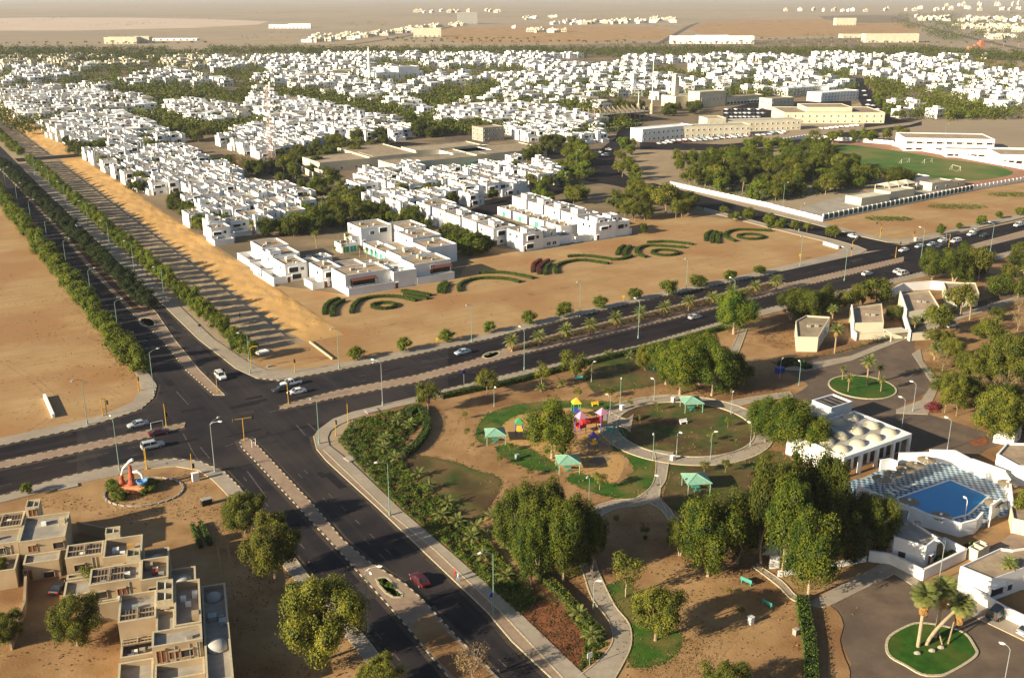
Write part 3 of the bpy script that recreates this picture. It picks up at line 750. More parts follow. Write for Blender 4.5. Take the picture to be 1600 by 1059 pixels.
def far_house(x, y, yaw, big):
    c, s = math.cos(yaw), math.sin(yaw)
    def T(a, b, z): return (x + a * c - b * s, y + a * s + b * c, z)
    w_, d_ = r.uniform(9, 13) * big, r.uniform(9, 14) * big
    bx = [(0, 0, w_, d_, r.uniform(6, 7.6))]
    if r.random() < .75: bx.append((w_ * r.uniform(-.45, -.25), 1, 0, d_ * .8, r.uniform(3.2, 4.2)))
    if r.random() < .8: a = r.uniform(.1, .5) * w_; bx.append((a, d_ * .3, a + 3.6, d_ * .7, r.uniform(8, 9.3)))
    if r.random() < .5: bx.append((w_, d_ * .2, w_ + 3.4, d_, r.uniform(3.2, 5.8)))
    for (a0, b0, a1, b1, h) in bx:
        i = len(fw.v)
        fw.v += [T(a0, b0, 0), T(a1, b0, 0), T(a1, b1, 0), T(a0, b1, 0), T(a0, b0, h), T(a1, b0, h), T(a1, b1, h), T(a0, b1, h)]
        fw.f += [(i, i + 1, i + 5, i + 4), (i + 1, i + 2, i + 6, i + 5), (i + 2, i + 3, i + 7, i + 6), (i + 3, i, i + 4, i + 7), (i + 4, i + 5, i + 6, i + 7)]
        m = far_house.m; fw.m += [m] * 4 + [m if r.random() < .45 else 2]
        if h > 5:
            for z in ((h - 2.6, 1.0) if h < 8 else (h - 2.2,)):
                k = 0.9
                while k < a1 - a0 - 1.6:
                    ww = r.choice((1.2, 1.2, 2.4))
                    if r.random() < .75:
                        fwin.face([T(a0 + k, b0 - .05, z), T(min(a0 + k + ww, a1 - .2), b0 - .05, z), T(min(a0 + k + ww, a1 - .2), b0 - .05, z + 1.4), T(a0 + k, b0 - .05, z + 1.4)])
                        fwin.face([T(a0 + k, b0 - .30, z + 1.45), T(min(a0 + k + ww, a1 - .2), b0 - .30, z + 1.45), T(min(a0 + k + ww, a1 - .2), b0, z + 1.45), T(a0 + k, b0, z + 1.45)])
                    k += ww + 1.4
                if r.random() < .7: fwin.face([T(a0 - .05, b0 + 3, z), T(a0 - .05, b0 + 4, z), T(a0 - .05, b0 + 4, z + 1.2), T(a0 - .05, b0 + 3, z + 1.2)])
CELL = {}
far_house.m = 0
for d, pr, loc, lab, sc in PEND[290:]: far_house(loc[0], loc[1], RZ, .88)
uvF = [UV(*p) for p in FP]
u = min(a for a, b in uvF)
nf = 0
while u < max(a for a, b in uvF):
    v = min(b for a, b in uvF)
    while v < max(b for a, b in uvF):
        x, y = W(u + r.uniform(-2, 2), v + r.uniform(-2.5, 2.5))
        d = math.hypot(x, y)
        n = noise.noise(Vector((x * .012, y * .006, 7)))
        street = (u % 118 < 17) or (v % 92 < 17)
        if inpoly(x, y, FP) and not any(inpoly(x, y, q) for q in NOF) and not street and n > -.13 and r.random() < .9 and y < 1720:
            far_house.m = 0
            px, py = PX(x, y)
            if px < 330 and py < 108: far_house.m = 1
            far_house(x, y, RZ + (0 if r.random() < .8 else rad(r.uniform(-20, 20))), 1.0)
            nf += 1
            CELL[(round(u), round(v))] = 1; ALLH.append((u + 4, v + 4, 8))
        v += 19
    u += 16
o = fw.build('far_houses', ['white_wall', 'cream_wall', 'tan_roof']); stuff(o, 'hundreds of small white flat-roofed houses filling the far quarters', 'houses')
fo = fwin.build('window', ['dark_void'], parent=o); fo['kind'] = 'stuff'
print('houses', NH[0], 'far', nf)
# ================================================================ TREES
def crown_mesh(seed, nleaf, R, Rz, nl, lr, leaf, zc, m='ficus_leaf', up=.25, flat=0, drop=0.0, core=.62, name='crown', tall=1.0):
    g = np.random.default_rng(seed)
    # lobes spread over the outside of an ellipsoid
    d = g.normal(0, 1, (nl, 3)); d[:, 2] = d[:, 2] * .9 + .12
    d /= np.linalg.norm(d, axis=1)[:, None]
    rr = g.uniform(.42, .86, nl)[:, None]
    C = d * rr * np.array([R, R, Rz])
    LR = g.uniform(.5, 1.35, nl) * lr
    if drop: C = C[g.random(nl) > drop]; LR = LR[:len(C)]; nl = len(C)
    k = g.choice(nl, nleaf, p=(LR ** 2) / (LR ** 2).sum())
    q = g.normal(0, 1, (nleaf, 3)); q[:, 2] += up; q /= np.linalg.norm(q, axis=1)[:, None]
    rad_ = g.uniform(.72, 1.06, nleaf)[:, None]
    P = C[k] + q * rad_ * LR[k][:, None] * np.array([1, 1, tall])
    P += g.normal(0, .11 * lr, P.shape)
    # loose twigs at the outline
    if flat: P[:, 2] = np.maximum(P[:, 2], -Rz * flat + g.random(nleaf) * .4)
    P[:, 2] += zc
    keep = P[:, 2] > .25
    P, q = P[keep], q[keep]
    q = q + 0.45 * (P - np.array([0, 0, zc])) / np.array([R, R, Rz])
    V = leaf_quads(g, P, q, leaf)
    nq = len(V) // 4
    mi = np.zeros(nq, dtype=np.int32)
    if core:  # dark blobs added inside the lobes to stop light leaking through
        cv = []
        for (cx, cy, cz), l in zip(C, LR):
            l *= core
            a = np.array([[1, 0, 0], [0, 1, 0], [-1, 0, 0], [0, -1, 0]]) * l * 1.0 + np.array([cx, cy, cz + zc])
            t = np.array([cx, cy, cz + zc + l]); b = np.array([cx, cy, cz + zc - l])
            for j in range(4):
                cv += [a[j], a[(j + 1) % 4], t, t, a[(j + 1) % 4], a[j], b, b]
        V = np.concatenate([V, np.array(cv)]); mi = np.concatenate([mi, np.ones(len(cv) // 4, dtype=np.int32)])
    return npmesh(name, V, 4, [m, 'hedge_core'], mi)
def trunk_mb(seed, h, r0, zc, spread, nb=4, lean=0.0, forks=1):
    g = random.Random(seed); mb = MB()
    for f in range(forks):
        a = g.uniform(0, 6.28); off = (.35 * forks - .35) * r0 * 3
        base = Vector((math.cos(a) * off, math.sin(a) * off, -.1))
        top = Vector((math.cos(a) * (off + lean), math.sin(a) * (off + lean), h))
        mid = base.lerp(top, .5) + Vector((g.uniform(-.12, .12) * h * .4, g.uniform(-.12, .12) * h * .4, 0))
        mb.path([base, base + Vector((0, 0, .35)), mid, top], [r0 * 1.5, r0, r0 * .8, r0 * .62], 7)
        for k in range(nb):
            b = 6.28 * (k + g.random()) / nb
            e = Vector((math.cos(b) * spread * g.uniform(.4, .8), math.sin(b) * spread * g.uniform(.4, .8), zc + g.uniform(-.1, .5) * spread))
            m2 = top.lerp(e, .5) + Vector((0, 0, spread * .12))
            mb.path([top - Vector((0, 0, h * .06)), m2, e], [r0 * .5, r0 * .34, r0 * .12], 5)
    return mb
KIND = {}
def kind(key, name, n, trunkm, tmat, H0, **kw):
    out = []
    for i in range(n):
        P = Proto(name, 'tree')
        tk = dict(trunkm); tk['seed'] = i * 7 + len(KIND)
        P.add('trunk', trunk_mb(**tk), tmat)
        P.add('crown', crown_mesh(seed=i * 31 + len(KIND) * 5, **kw), None)
        out.append(P)
    KIND[key] = (out, H0, kw['R'] * 2)
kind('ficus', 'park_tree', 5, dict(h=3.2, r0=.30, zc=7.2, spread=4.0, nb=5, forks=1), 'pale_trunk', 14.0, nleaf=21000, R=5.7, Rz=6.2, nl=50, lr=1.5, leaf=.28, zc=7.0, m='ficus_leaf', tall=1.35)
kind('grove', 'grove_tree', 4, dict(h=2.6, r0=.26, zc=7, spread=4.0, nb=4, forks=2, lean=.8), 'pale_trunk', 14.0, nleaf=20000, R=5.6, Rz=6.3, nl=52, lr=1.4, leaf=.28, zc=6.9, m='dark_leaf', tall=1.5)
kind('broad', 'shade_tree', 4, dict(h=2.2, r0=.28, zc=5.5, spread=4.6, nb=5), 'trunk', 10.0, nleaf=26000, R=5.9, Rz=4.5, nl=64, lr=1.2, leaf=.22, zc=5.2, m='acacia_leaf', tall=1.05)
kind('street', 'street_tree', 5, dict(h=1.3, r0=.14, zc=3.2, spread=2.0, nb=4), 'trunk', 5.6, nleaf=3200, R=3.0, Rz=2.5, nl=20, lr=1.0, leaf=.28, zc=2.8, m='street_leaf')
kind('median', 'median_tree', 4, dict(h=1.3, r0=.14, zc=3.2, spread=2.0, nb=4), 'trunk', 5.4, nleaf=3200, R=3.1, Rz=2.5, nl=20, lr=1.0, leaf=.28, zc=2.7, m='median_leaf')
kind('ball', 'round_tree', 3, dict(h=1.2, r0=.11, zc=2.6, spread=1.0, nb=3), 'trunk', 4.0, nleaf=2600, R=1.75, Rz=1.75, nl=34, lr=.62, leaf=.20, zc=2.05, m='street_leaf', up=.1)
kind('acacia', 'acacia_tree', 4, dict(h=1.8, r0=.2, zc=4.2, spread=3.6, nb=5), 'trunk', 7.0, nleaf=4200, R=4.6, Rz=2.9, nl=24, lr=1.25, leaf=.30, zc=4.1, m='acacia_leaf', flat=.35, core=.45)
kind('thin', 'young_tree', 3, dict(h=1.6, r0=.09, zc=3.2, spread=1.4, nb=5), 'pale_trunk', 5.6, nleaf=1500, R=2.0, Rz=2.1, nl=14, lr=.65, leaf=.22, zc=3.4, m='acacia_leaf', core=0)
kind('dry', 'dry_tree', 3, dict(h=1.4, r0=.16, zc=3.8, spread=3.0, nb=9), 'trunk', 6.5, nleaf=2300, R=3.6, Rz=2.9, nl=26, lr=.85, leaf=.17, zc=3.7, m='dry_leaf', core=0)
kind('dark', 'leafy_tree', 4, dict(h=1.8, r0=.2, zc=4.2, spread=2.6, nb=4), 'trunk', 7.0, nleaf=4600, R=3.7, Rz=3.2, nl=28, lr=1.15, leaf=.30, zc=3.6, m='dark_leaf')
ALLT = []
def hgt(x, y, py):
    b = -(py - 529.5) / 1600.0
    return CAM_H + y * (-SP + b * CP) / (CP + b * SP)
TR = random.Random(3)
def tree_at(key, x, y, H, Wd, label, group=None, name=None):
    protos, H0, W0 = KIND[key]
    P = protos[TR.randrange(len(protos))]
    ALLT.append((x, y, Wd / 2))
    return P.place((x, y, 0), TR.uniform(0, 6.28), label, group, scale=(Wd / W0, Wd / W0, H / H0), name=name)
def T(key, bx, by, top, wpx, label, group=None, name=None):
    x, y = G(bx, by)
    dep = y * CP + CAM_H * SP
    return tree_at(key, x, y, max(1.2, hgt(x, y, top) * .98), wpx * dep / 1600, label, group, name)
def TG(items, phrase, group, adj='dense green tree'):
    """a group: every member is told by its order from the left"""
    items = sorted(items, key=lambda t: t[1])
    for i, t in enumerate(items):
        a = t[5] if len(t) > 5 else adj
        T(*t[:5], f'{a}, {nth(i)} from left {phrase}', group)
# --- avenue rows: (u, v) lines, counted from the junction
def avenue(key, s, v0, v1, step, H, Wd, phrase, group, js=.5, gap=()):
    i = 0; v = v0
    while v < v1:
        if not any(a < v < b for a, b in gap):
            x, y = S2W(s(v) if callable(s) else s, v + TR.uniform(-.6, .6)); x += TR.uniform(-js, js) * .5
            if PX(x, y)[0] > -40 and hgt(x, y, -20) > 0:
                tree_at(key, x, y, H * TR.uniform(.85, 1.15), Wd * TR.uniform(.85, 1.12), f'{phrase}, {nth(i)} from junction', group)
                i += 1
        v += step * TR.uniform(.92, 1.08)
avenue('street', 80.8, 252, 640, 7.0, 6.4, 6.2, 'rounded bright green tree in right row of the avenue', 'kerbside trees right of the avenue')
avenue('street', 80.8, 668, 900, 8, 5.6, 7.0, 'small green tree past the cross street', 'kerbside trees right of the avenue, past the cross street')
avenue('street', 53.0, 258, 560, 7.0, 7.0, 7.8, 'yellow-green spreading tree in left row of the avenue', 'kerbside trees left of the avenue')
avenue('median', lambda v: 69.4 - .009 * (v - 260), 312, 640, 6.6, 5.8, 7.2, 'dark green tree on the avenue median', 'dark trees on the avenue median')
# --- trees of the park and its neighbours, base point, top and width read off the ground plan
T('ficus', 862, 716, 622, 88, 'large round dark tree standing alone in the playground')
TG([('grove', 795, 850, 752, 62), ('grove', 818, 868, 745, 70), ('grove', 842, 890, 750, 70), ('grove', 858, 850, 742, 74), ('ficus', 880, 907, 765, 82), ('grove', 905, 880, 765, 70), ('grove', 925, 893, 795, 52), ('ficus', 830, 915, 800, 62)],
   'in the grove beside the shrub bed', 'grove of tall trees left of the park path', 'tall dark green tree')
TG([('broad', 1008, 578, 535, 42, 'small dark round tree'), ('ficus', 1040, 600, 528, 70), ('ficus', 1062, 616, 520, 76), ('ficus', 1092, 600, 510, 74), ('ficus', 1112, 618, 528, 78), ('grove', 1142, 612, 540, 62), ('grove', 1155, 600, 560, 50)],
   'in the grove behind the round lawn', 'grove of tall trees behind the round lawn', 'tall olive green tree')
TG([('ficus', 1195, 690, 612, 70), ('ficus', 1232, 708, 612, 82), ('ficus', 1265, 715, 640, 66)], 'in the clump right of the round lawn', 'trees right of the round lawn', 'tall yellow-green tree')
TG([('grove', 1062, 868, 800, 52), ('ficus', 1106, 900, 768, 96), ('grove', 1150, 880, 745, 76), ('grove', 1190, 880, 700, 84), ('ficus', 1222, 900, 730, 80), ('ficus', 1262, 935, 785, 100), ('grove', 1240, 850, 690, 84), ('grove', 1290, 860, 690, 76), ('grove', 1325, 880, 800, 70), ('grove', 1345, 850, 750, 76), ('grove', 1375, 862, 765, 60), ('grove', 1285, 800, 700, 62)],
   'in the great grove beside the pool', 'great grove of trees between the park lawn and the pool', 'tall dense tree')
T('thin', 978, 932, 858, 58, 'slender tree with pale trunk beside the winding path', name='slender_tree')
T('broad', 1024, 1000, 908, 100, 'broad bright green tree with pale trunk on the small lawn')
T('broad', 1132, 1095, 1028, 92, 'green treetop rising over the bottom edge of the park')
T('acacia', 669, 646, 594, 44, 'airy pale green tree at the corner of the shrub bed')
T('acacia', 761, 618, 575, 42, 'bright green tree over the dark hedge by the main road')
T('thin', 846, 606, 560, 34, 'thin pale tree over the roadside hedge')
T('acacia', 896, 594, 548, 52, 'pale yellow-green tree on the sand behind the playground')
T('thin', 951, 622, 604, 24, 'small round bush-like tree between the two upper lawns')
T('thin', 903, 624, 602, 16, 'tiny leaning tree on the sand above the playground')
T('broad', 384, 832, 765, 92, 'yellow-green tree overhanging the lower left pavement')
T('broad', 430, 908, 796, 98, 'large olive green tree between the beige flats and the road')
T('broad', 508, 1030, 893, 148, 'largest spreading tree beside the lower left road')
T('broad', 595, 1085, 1028, 82, 'low leafy green tree at the bottom edge by the kerb')
T('dry', 738, 1068, 1000, 72, 'bare reddish-brown thorny tree on the median')
T('broad', 122, 1008, 924, 88, 'round green tree in the yard of the beige flats')
T('thin', 142, 925, 878, 26, 'narrow conifer-like tree beside the beige flats wall')
T('broad', 12, 1005, 950, 66, 'dark green tree cut by the left edge of the picture')
T('street', 44, 773, 750, 24, 'small solitary round tree on the lower left pavement')
T('broad', 4, 905, 868, 28, 'small green treetop at the left edge beside the flats')
T('ficus', 1146, 522, 447, 78, 'big olive tree standing beside the palm median')
TG([('grove', 1236, 500, 448, 50), ('grove', 1262, 503, 440, 56), ('grove', 1288, 497, 440, 46), ('acacia', 1318, 490, 452, 44, 'brownish airy tree'), ('dark', 1368, 476, 428, 54, 'rounded dark green tree'), ('acacia', 1340, 484, 445, 36)],
   'between the main road and the villas', 'roadside trees before the villas', 'dense green tree')
TG([('grove', 1456, 436, 382, 52), ('grove', 1490, 440, 380, 60), ('acacia', 1528, 440, 385, 52, 'brown half-dry tree'), ('grove', 1510, 415, 375, 44), ('dark', 1560, 462, 425, 44), ('dark', 1590, 466, 430, 44)],
   'in the clump at the upper right roadside', 'clump at the upper right roadside', 'dense green tree')
TG([('acacia', 1500, 494, 442, 54), ('acacia', 1462, 524, 478, 58), ('acacia', 1545, 540, 498, 50, 'pale dry-looking tree'), ('broad', 1570, 604, 515, 96), ('broad', 1520, 600, 545, 60), ('broad', 1600, 590, 530, 60), ('broad', 1558, 690, 604, 96), ('broad', 1600, 680, 610, 70), ('acacia', 1476, 645, 602, 34, 'pale bare-stemmed tree'), ('acacia', 1494, 650, 608, 34, 'pale bare-stemmed tree'), ('dark', 1470, 612, 582, 42), ('dark', 1508, 618, 585, 56), ('acacia', 1598, 815, 762, 40), ('dark', 1398, 500, 475, 30)],
   'among the villas and lanes on the right', 'garden trees among the villas', 'leafy garden tree')
TG([('ball', x, y + 2, t, w * 1.22) for x, y, t, w in [(558, 560, 540, 25), (630, 547, 525, 24), (699, 532, 513, 23), (763, 518, 500, 20), (826, 505, 483, 23), (880, 494, 469, 26), (938, 481, 460, 22), (993, 467, 448, 20), (1043, 460, 434, 27), (1091, 447, 427, 26), (1140, 438, 420, 20), (1186, 427, 412, 18)]],
   'in the row before the white courts', 'clipped round trees along the main road', 'clipped round tree')
TG([('ball', x, y + 2, t, w) for x, y, t, w in [(1470, 366, 348, 15), (1499, 356, 347, 12), (1531, 350, 334, 20), (1561, 340, 329, 13), (1592, 335, 322, 16)]],
   'on the sand right of the traffic lights', 'round trees on the sand right of the side street', 'small round tree')
# young trees dotted over the lawns
TG([('thin', 725, 655, 640, 12), ('thin', 730, 682, 668, 14), ('thin', 737, 700, 690, 9), ('thin', 780, 727, 710, 14), ('thin', 828, 745, 728, 14), ('thin', 937, 765, 735, 26), ('thin', 1008, 840, 815, 18), ('thin', 962, 820, 800, 12), ('thin', 1100, 738, 715, 18), ('thin', 1133, 738, 715, 18), ('thin', 1187, 748, 722, 14), ('thin', 1137, 668, 650, 12), ('thin', 1027, 642, 628, 8), ('thin', 1000, 662, 645, 10), ('thin', 1110, 690, 672, 14), ('thin', 1140, 928, 920, 12), ('thin', 1157, 962, 945, 14), ('thin', 797, 705, 690, 12), ('thin', 985, 637, 620, 12)],
   'among the park saplings', 'saplings planted in the park', 'thin young sapling')
# --- trees scattered through the suburb
def scatter(poly, n, keys, H, phrase, seed=1, avoid=True, adj='leafy tree', group=None, jit=.25):
    r = random.Random(seed); P = gpts(poly); xs = [p[0] for p in P]; ys = [p[1] for p in P]
    got = []; tries = 0
    while len(got) < n and tries < n * 60:
        tries += 1
        x, y = r.uniform(min(xs), max(xs)), r.uniform(min(ys), max(ys))
        if not inpoly(x, y, P): continue
        u, v = UV(x, y)
        if avoid and any(abs(u - a) < c and abs(v - b) < c for a, b, c in ALLH): continue
        if any(math.hypot(x - a, y - b) < H * .36 for a, b in got): continue
        got.append((x, y))
    got.sort(key=lambda p: PX(*p)[0])
    for i, (x, y) in enumerate(got):
        h = H * r.uniform(1 - jit, 1 + jit)
        tree_at(r.choice(keys), x, y, h, h * r.uniform(.95, 1.3), f'{adj}, {nth(i)} from left {phrase}', group or ('trees ' + phrase))
scatter([(690, 362), (718, 352), (745, 372), (765, 396), (752, 402), (712, 398), (688, 378)], 15, ['dark', 'street'], 7, 'beside the second white court', 2, adj='dense dark tree')
scatter([(385, 362), (470, 350), (560, 338), (640, 342), (700, 352), (680, 362), (560, 352), (500, 366), (400, 380)], 28, ['dark', 'dark', 'street'], 7.5, 'in the belt behind the first court', 3, adj='dark leafy tree')
scatter([(480, 345), (490, 318), (470, 300), (410, 285), (392, 270), (440, 262), (500, 268), (560, 282), (545, 305), (575, 335)], 28, ['acacia', 'dark', 'street'], 7, 'between the bank houses and school', 4, adj='garden tree')
scatter([(770, 330), (850, 300), (1000, 318), (1010, 345), (985, 352), (940, 318), (870, 322)], 14, ['street', 'acacia'], 7, 'behind the second white court', 5, adj='bright green tree')
scatter([(960, 360), (985, 300), (1040, 318), (1085, 330), (1070, 345), (1010, 350), (1000, 378)], 16, ['dark', 'dark', 'acacia'], 8, 'right of the second white court', 6, adj='dark spreading tree')
T('acacia', 1040, 335, 288, 62, 'wide brown-green acacia above the side street')
T('dark', 1005, 365, 346, 16, 'small round tree at the corner of the second court')
scatter([(1070, 335), (1100, 328), (1310, 372), (1290, 378), (1200, 358)], 12, ['acacia', 'street'], 5, 'along the lower side street kerb', 7, adj='pale roadside tree')
scatter([(1042, 285), (1060, 262), (1160, 244), (1200, 238), (1275, 232), (1340, 265), (1368, 292), (1340, 300), (1250, 312), (1200, 318), (1110, 300)], 105, ['ficus', 'dark', 'acacia', 'street', 'grove'], 8.8, 'in the walled grove beside the pitch', 8, avoid=False, adj='dense tree', group='dense trees of the walled grove')
T('grove', 1398, 290, 258, 44, 'large dark tree on the near edge of the green pitch')
T('grove', 1412, 290, 262, 34, 'smaller dark tree right beside the large one on the pitch edge')
scatter([(862, 292), (868, 250), (925, 225), (930, 262), (905, 292)], 18, ['acacia', 'street'], 7.5, 'left of the boulevard', 9, adj='olive tree')
scatter([(955, 268), (975, 228), (990, 225), (985, 260), (1005, 282), (975, 285)], 12, ['acacia', 'street'], 7, 'on the boulevard island', 10, adj='olive tree')
scatter([(805, 252), (850, 222), (905, 218), (900, 235), (850, 252)], 16, ['dark', 'dark'], 8, 'in the dark strip behind the school', 11, adj='dark tree')
scatter([(430, 262), (470, 238), (560, 222), (640, 226), (620, 240), (520, 258), (470, 275)], 30, ['dark', 'dark', 'acacia'], 8, 'between the lattice mast and school', 12, adj='dark leafy tree')
scatter([(265, 200), (330, 205), (345, 240), (300, 222), (262, 214)], 16, ['dark', 'acacia'], 8, 'left of the mast block', 13, adj='dark tree')
scatter([(345, 255), (395, 262), (430, 262), (400, 285), (385, 270)], 12, ['dark', 'dry'], 7.5, 'at the foot of the mast', 14, adj='tree')
scatter([(110, 236), (152, 232), (160, 244), (120, 250)], 8, ['dark'], 8, 'on the cross street corner by the bank', 15, adj='dark green tree')
scatter([(255, 318), (285, 300), (300, 330), (270, 345)], 5, ['dark', 'street'], 6.5, 'at the left tip of the nearest bank block', 16, adj='green tree')
scatter([(555, 212), (640, 196), (680, 200), (690, 215), (640, 222)], 14, ['dark'], 9, 'in the clump amid the middle houses', 17, adj='dark tree')
scatter([(1240, 228), (1330, 210), (1450, 212), (1440, 222), (1330, 224), (1250, 240), (1140, 236), (1130, 226)], 22, ['acacia', 'street'], 7, 'in front of the yellow shops', 18, adj='roadside tree')
scatter([(1348, 128), (1362, 128), (1400, 180), (1420, 192), (1400, 196), (1375, 170)], 18, ['street', 'acacia'], 8, 'right of the far boulevard', 19, adj='green tree')
scatter([(1040, 172), (1090, 168), (1100, 178), (1040, 184)], 12, ['dark'], 8, 'before the square yellow mosque', 20, adj='dark tree')
scatter([(940, 170), (1000, 168), (1005, 178), (945, 182)], 9, ['dark'], 9, 'behind the concrete frame', 21, adj='dark tree')
for i, (p, ph2) in enumerate(BLOCKS):
    scatter(p, (22, 24, 12, 24, 12, 8, 14, 8, 12)[i], ['dark', 'street', 'dark', 'acacia'], 6.2, 'between houses, ' + ph2, 60 + i, adj='garden tree')
scatter([(1480, 500), (1500, 465), (1600, 440), (1600, 400), (1540, 425), (1490, 440)], 9, ['acacia', 'dark', 'street'], 6, 'round the villas', 80, avoid=False, adj='garden tree', group='small trees round the villas')
scatter([(1450, 540), (1480, 520), (1600, 480), (1600, 640), (1530, 660), (1480, 640), (1470, 590)], 22, ['acacia', 'dark', 'broad', 'dry'], 6, 'right of the round traffic lawn', 81, avoid=False, adj='bushy tree')
# far trees: one mass, scattered in clumps
g = np.random.default_rng(9)
def far_trees(name, label, test, n, smin, smax, leafs, m, seed):
    r = random.Random(seed); Cs = []; S = []
    tries = 0
    while len(Cs) < n and tries < n * 25:
        tries += 1
        px = r.uniform(-60, 1660); py = r.uniform(*test['y']) 
        x, y = G(px, py)
        if not test['f'](x, y, px, py, r): continue
        u, v = UV(x, y)
        Cs.append((x, y)); S.append(r.uniform(smin, smax))
    Cs = np.array(Cs); S = np.array(S)
    k = np.repeat(np.arange(len(Cs)), leafs)
    gg = np.random.default_rng(seed)
    q = gg.normal(0, 1, (len(k), 3)); q /= np.linalg.norm(q, axis=1)[:, None]
    P = np.zeros((len(k), 3)); P[:, :2] = Cs[k]
    lob = gg.normal(0, .28, (len(Cs) * 4, 3))
    P += lob[k * 4 + gg.integers(0, 4, len(k))] * S[k][:, None] * np.array([1, 1, .5])
    P += q * S[k][:, None] * np.array([.42, .42, .36]); P[:, 2] += S[k] * .52
    P[:, 2] = np.maximum(P[:, 2], .2)
    V = leaf_quads(gg, P, q, 1.0)
    V = (V.reshape(-1, 4, 3) - P[:, None, :]) * (S[k] * .19)[:, None, None] + P[:, None, :]
    o = link(name, npmesh(name, V.reshape(-1, 3), 4, [m]))
    return stuff(o, label, 'trees')
OCC = {}
for a, b, c in ALLH: OCC.setdefault((int(a // 20), int(b // 20)), []).append((a, b, c))
def free(x, y, m=0):
    u, v = UV(x, y); i, j = int(u // 20), int(v // 20)
    for di in (-1, 0, 1):
        for dj in (-1, 0, 1):
            for a, b, c in OCC.get((i + di, j + dj), ()):
                if abs(u - a) < c - 1.5 + m and abs(v - b) < c - 1.5 + m: return False
    return True
SUB = gpts([(0, 96), (0, 200), (130, 236), (360, 300), (520, 310), (560, 262), (800, 252), (930, 216), (1180, 158), (1340, 150), (1380, 188), (1600, 188), (1620, 100), (1300, 90), (600, 90)])
def f1(x, y, px, py, r):
    if not inpoly(x, y, SUB) or any(inpoly(x, y, q) for q in (NOF[0], NOF[2], NOF[3], NOF[4], NOF[5])): return False
    nz = noise.noise(Vector((x * .011, y * .007, 2)))
    if r.random() > .42 + (nz > -.04) * .8: return False
    return free(x, y)
far_trees('suburb_trees', 'small dark garden trees standing between the far white houses', dict(y=(90, 212), f=f1), 3000, 5, 9.5, 64, 'dark_leaf', 1)
far_trees('suburb_trees', 'small olive garden trees standing between the far white houses', dict(y=(92, 212), f=f1), 1500, 4.5, 8, 60, 'street_leaf', 2)
def f2(x, y, px, py, r):
    e = 83.5 + 2.5 * noise.noise(Vector((px * .006, 0, 1))) + (6 if px < 330 else 0) + (10 * max(0, (px - 1450) / 150))
    return abs(py - e) < 5.2 + (5 if px < 260 else 0) and y < 2400
far_trees('tree_belt', 'dark belt of trees along the far edge of town', dict(y=(76, 100), f=f2), 2900, 7, 11, 36, 'dark_leaf', 3)
def f3(x, y, px, py, r):
    if px < 1380: return False
    return 22 < py < 66 and noise.noise(Vector((px * .02, py * .12, 5))) > -.05 and px > 1380 + abs(py - 34) * 3
far_trees('distant_trees', 'hazy trees round the distant settlement at the upper right', dict(y=(20, 66), f=f3), 900, 9, 16, 14, 'dark_leaf', 4)
def f4(x, y, px, py, r):
    return (8 < py < 62) and noise.noise(Vector((px * .008, py * .25, 11))) > .36 and px < 1400
far_trees('distant_trees', 'hazy dark scrub lines out on the far plain', dict(y=(8, 62), f=f4), 500, 5, 9, 10, 'dark_leaf', 5)
# ================================================================ PARK GROUND
EG = np.random.default_rng(15)
def grass(pts, m='thin_grass', sm=3, z=Z_GRASS, name='grass'):
    o = sheet(name, pts, z, m, sm=sm); P = smooth(gpts(pts), 3, True); C = []
    for p, q in zip(P, P[1:] + P[:1]):
        n = int(9 * math.hypot(q[0] - p[0], q[1] - p[1])); t = EG.random(n); C.append(np.stack([p[0] + (q[0] - p[0]) * t + EG.normal(0, .35, n), p[1] + (q[1] - p[1]) * t + EG.normal(0, .35, n), z + .01 + .05 * EG.random(n)], 1))
    C = np.concatenate(C); e = stuff(link('grass_edge', npmesh('grass_edge', leaf_quads(EG, C, np.tile([0, 0, 3.0], (len(C), 1)), .36), 4, [m])), 'ragged grass at the edge of a park lawn', 'grass')
    return o
grass([(748, 690), (745, 668), (762, 648), (800, 634), (850, 628), (920, 626), (985, 632), (983, 641), (950, 645), (905, 636), (850, 640), (805, 650), (782, 666), (772, 690)], 'grass')
grass([(775, 700), (800, 695), (838, 706), (870, 728), (858, 737), (820, 730), (790, 716)], 'grass')
grass([(885, 748), (905, 738), (940, 752), (970, 755), (990, 735), (980, 715), (958, 700), (975, 690), (1012, 703), (1023, 722), (1021, 755), (1003, 776), (960, 777), (920, 767), (900, 757)], 'grass')
grass([(1052, 720), (1110, 714), (1180, 702), (1232, 715), (1232, 758), (1180, 790), (1090, 806), (1050, 795), (1036, 775), (1046, 745)])
grass([(915, 582), (940, 563), (985, 553), (1030, 556), (1050, 580), (1035, 598), (1000, 606), (940, 614), (922, 606)])
grass([(948, 915), (985, 908), (1000, 955), (1058, 985), (1063, 1012), (1040, 1034), (990, 1043), (983, 1020), (988, 985), (963, 945)], 'grass')
grass([(632, 715), (660, 712), (710, 722), (745, 735), (778, 745), (782, 762), (762, 795), (740, 818), (700, 792), (655, 750)])  # shade over this lawn put into its colour by the darker grass
CC = G(1070, 668.5); CRAD = 14.9
cm = MB().poly([(CC[0] + CRAD * math.cos(t * math.pi / 32), CC[1] + CRAD * math.sin(t * math.pi / 32)) for t in range(64)], Z_GRASS + .01)
o = cm.build('round_lawn', ['thin_grass']); o['kind'] = 'structure'
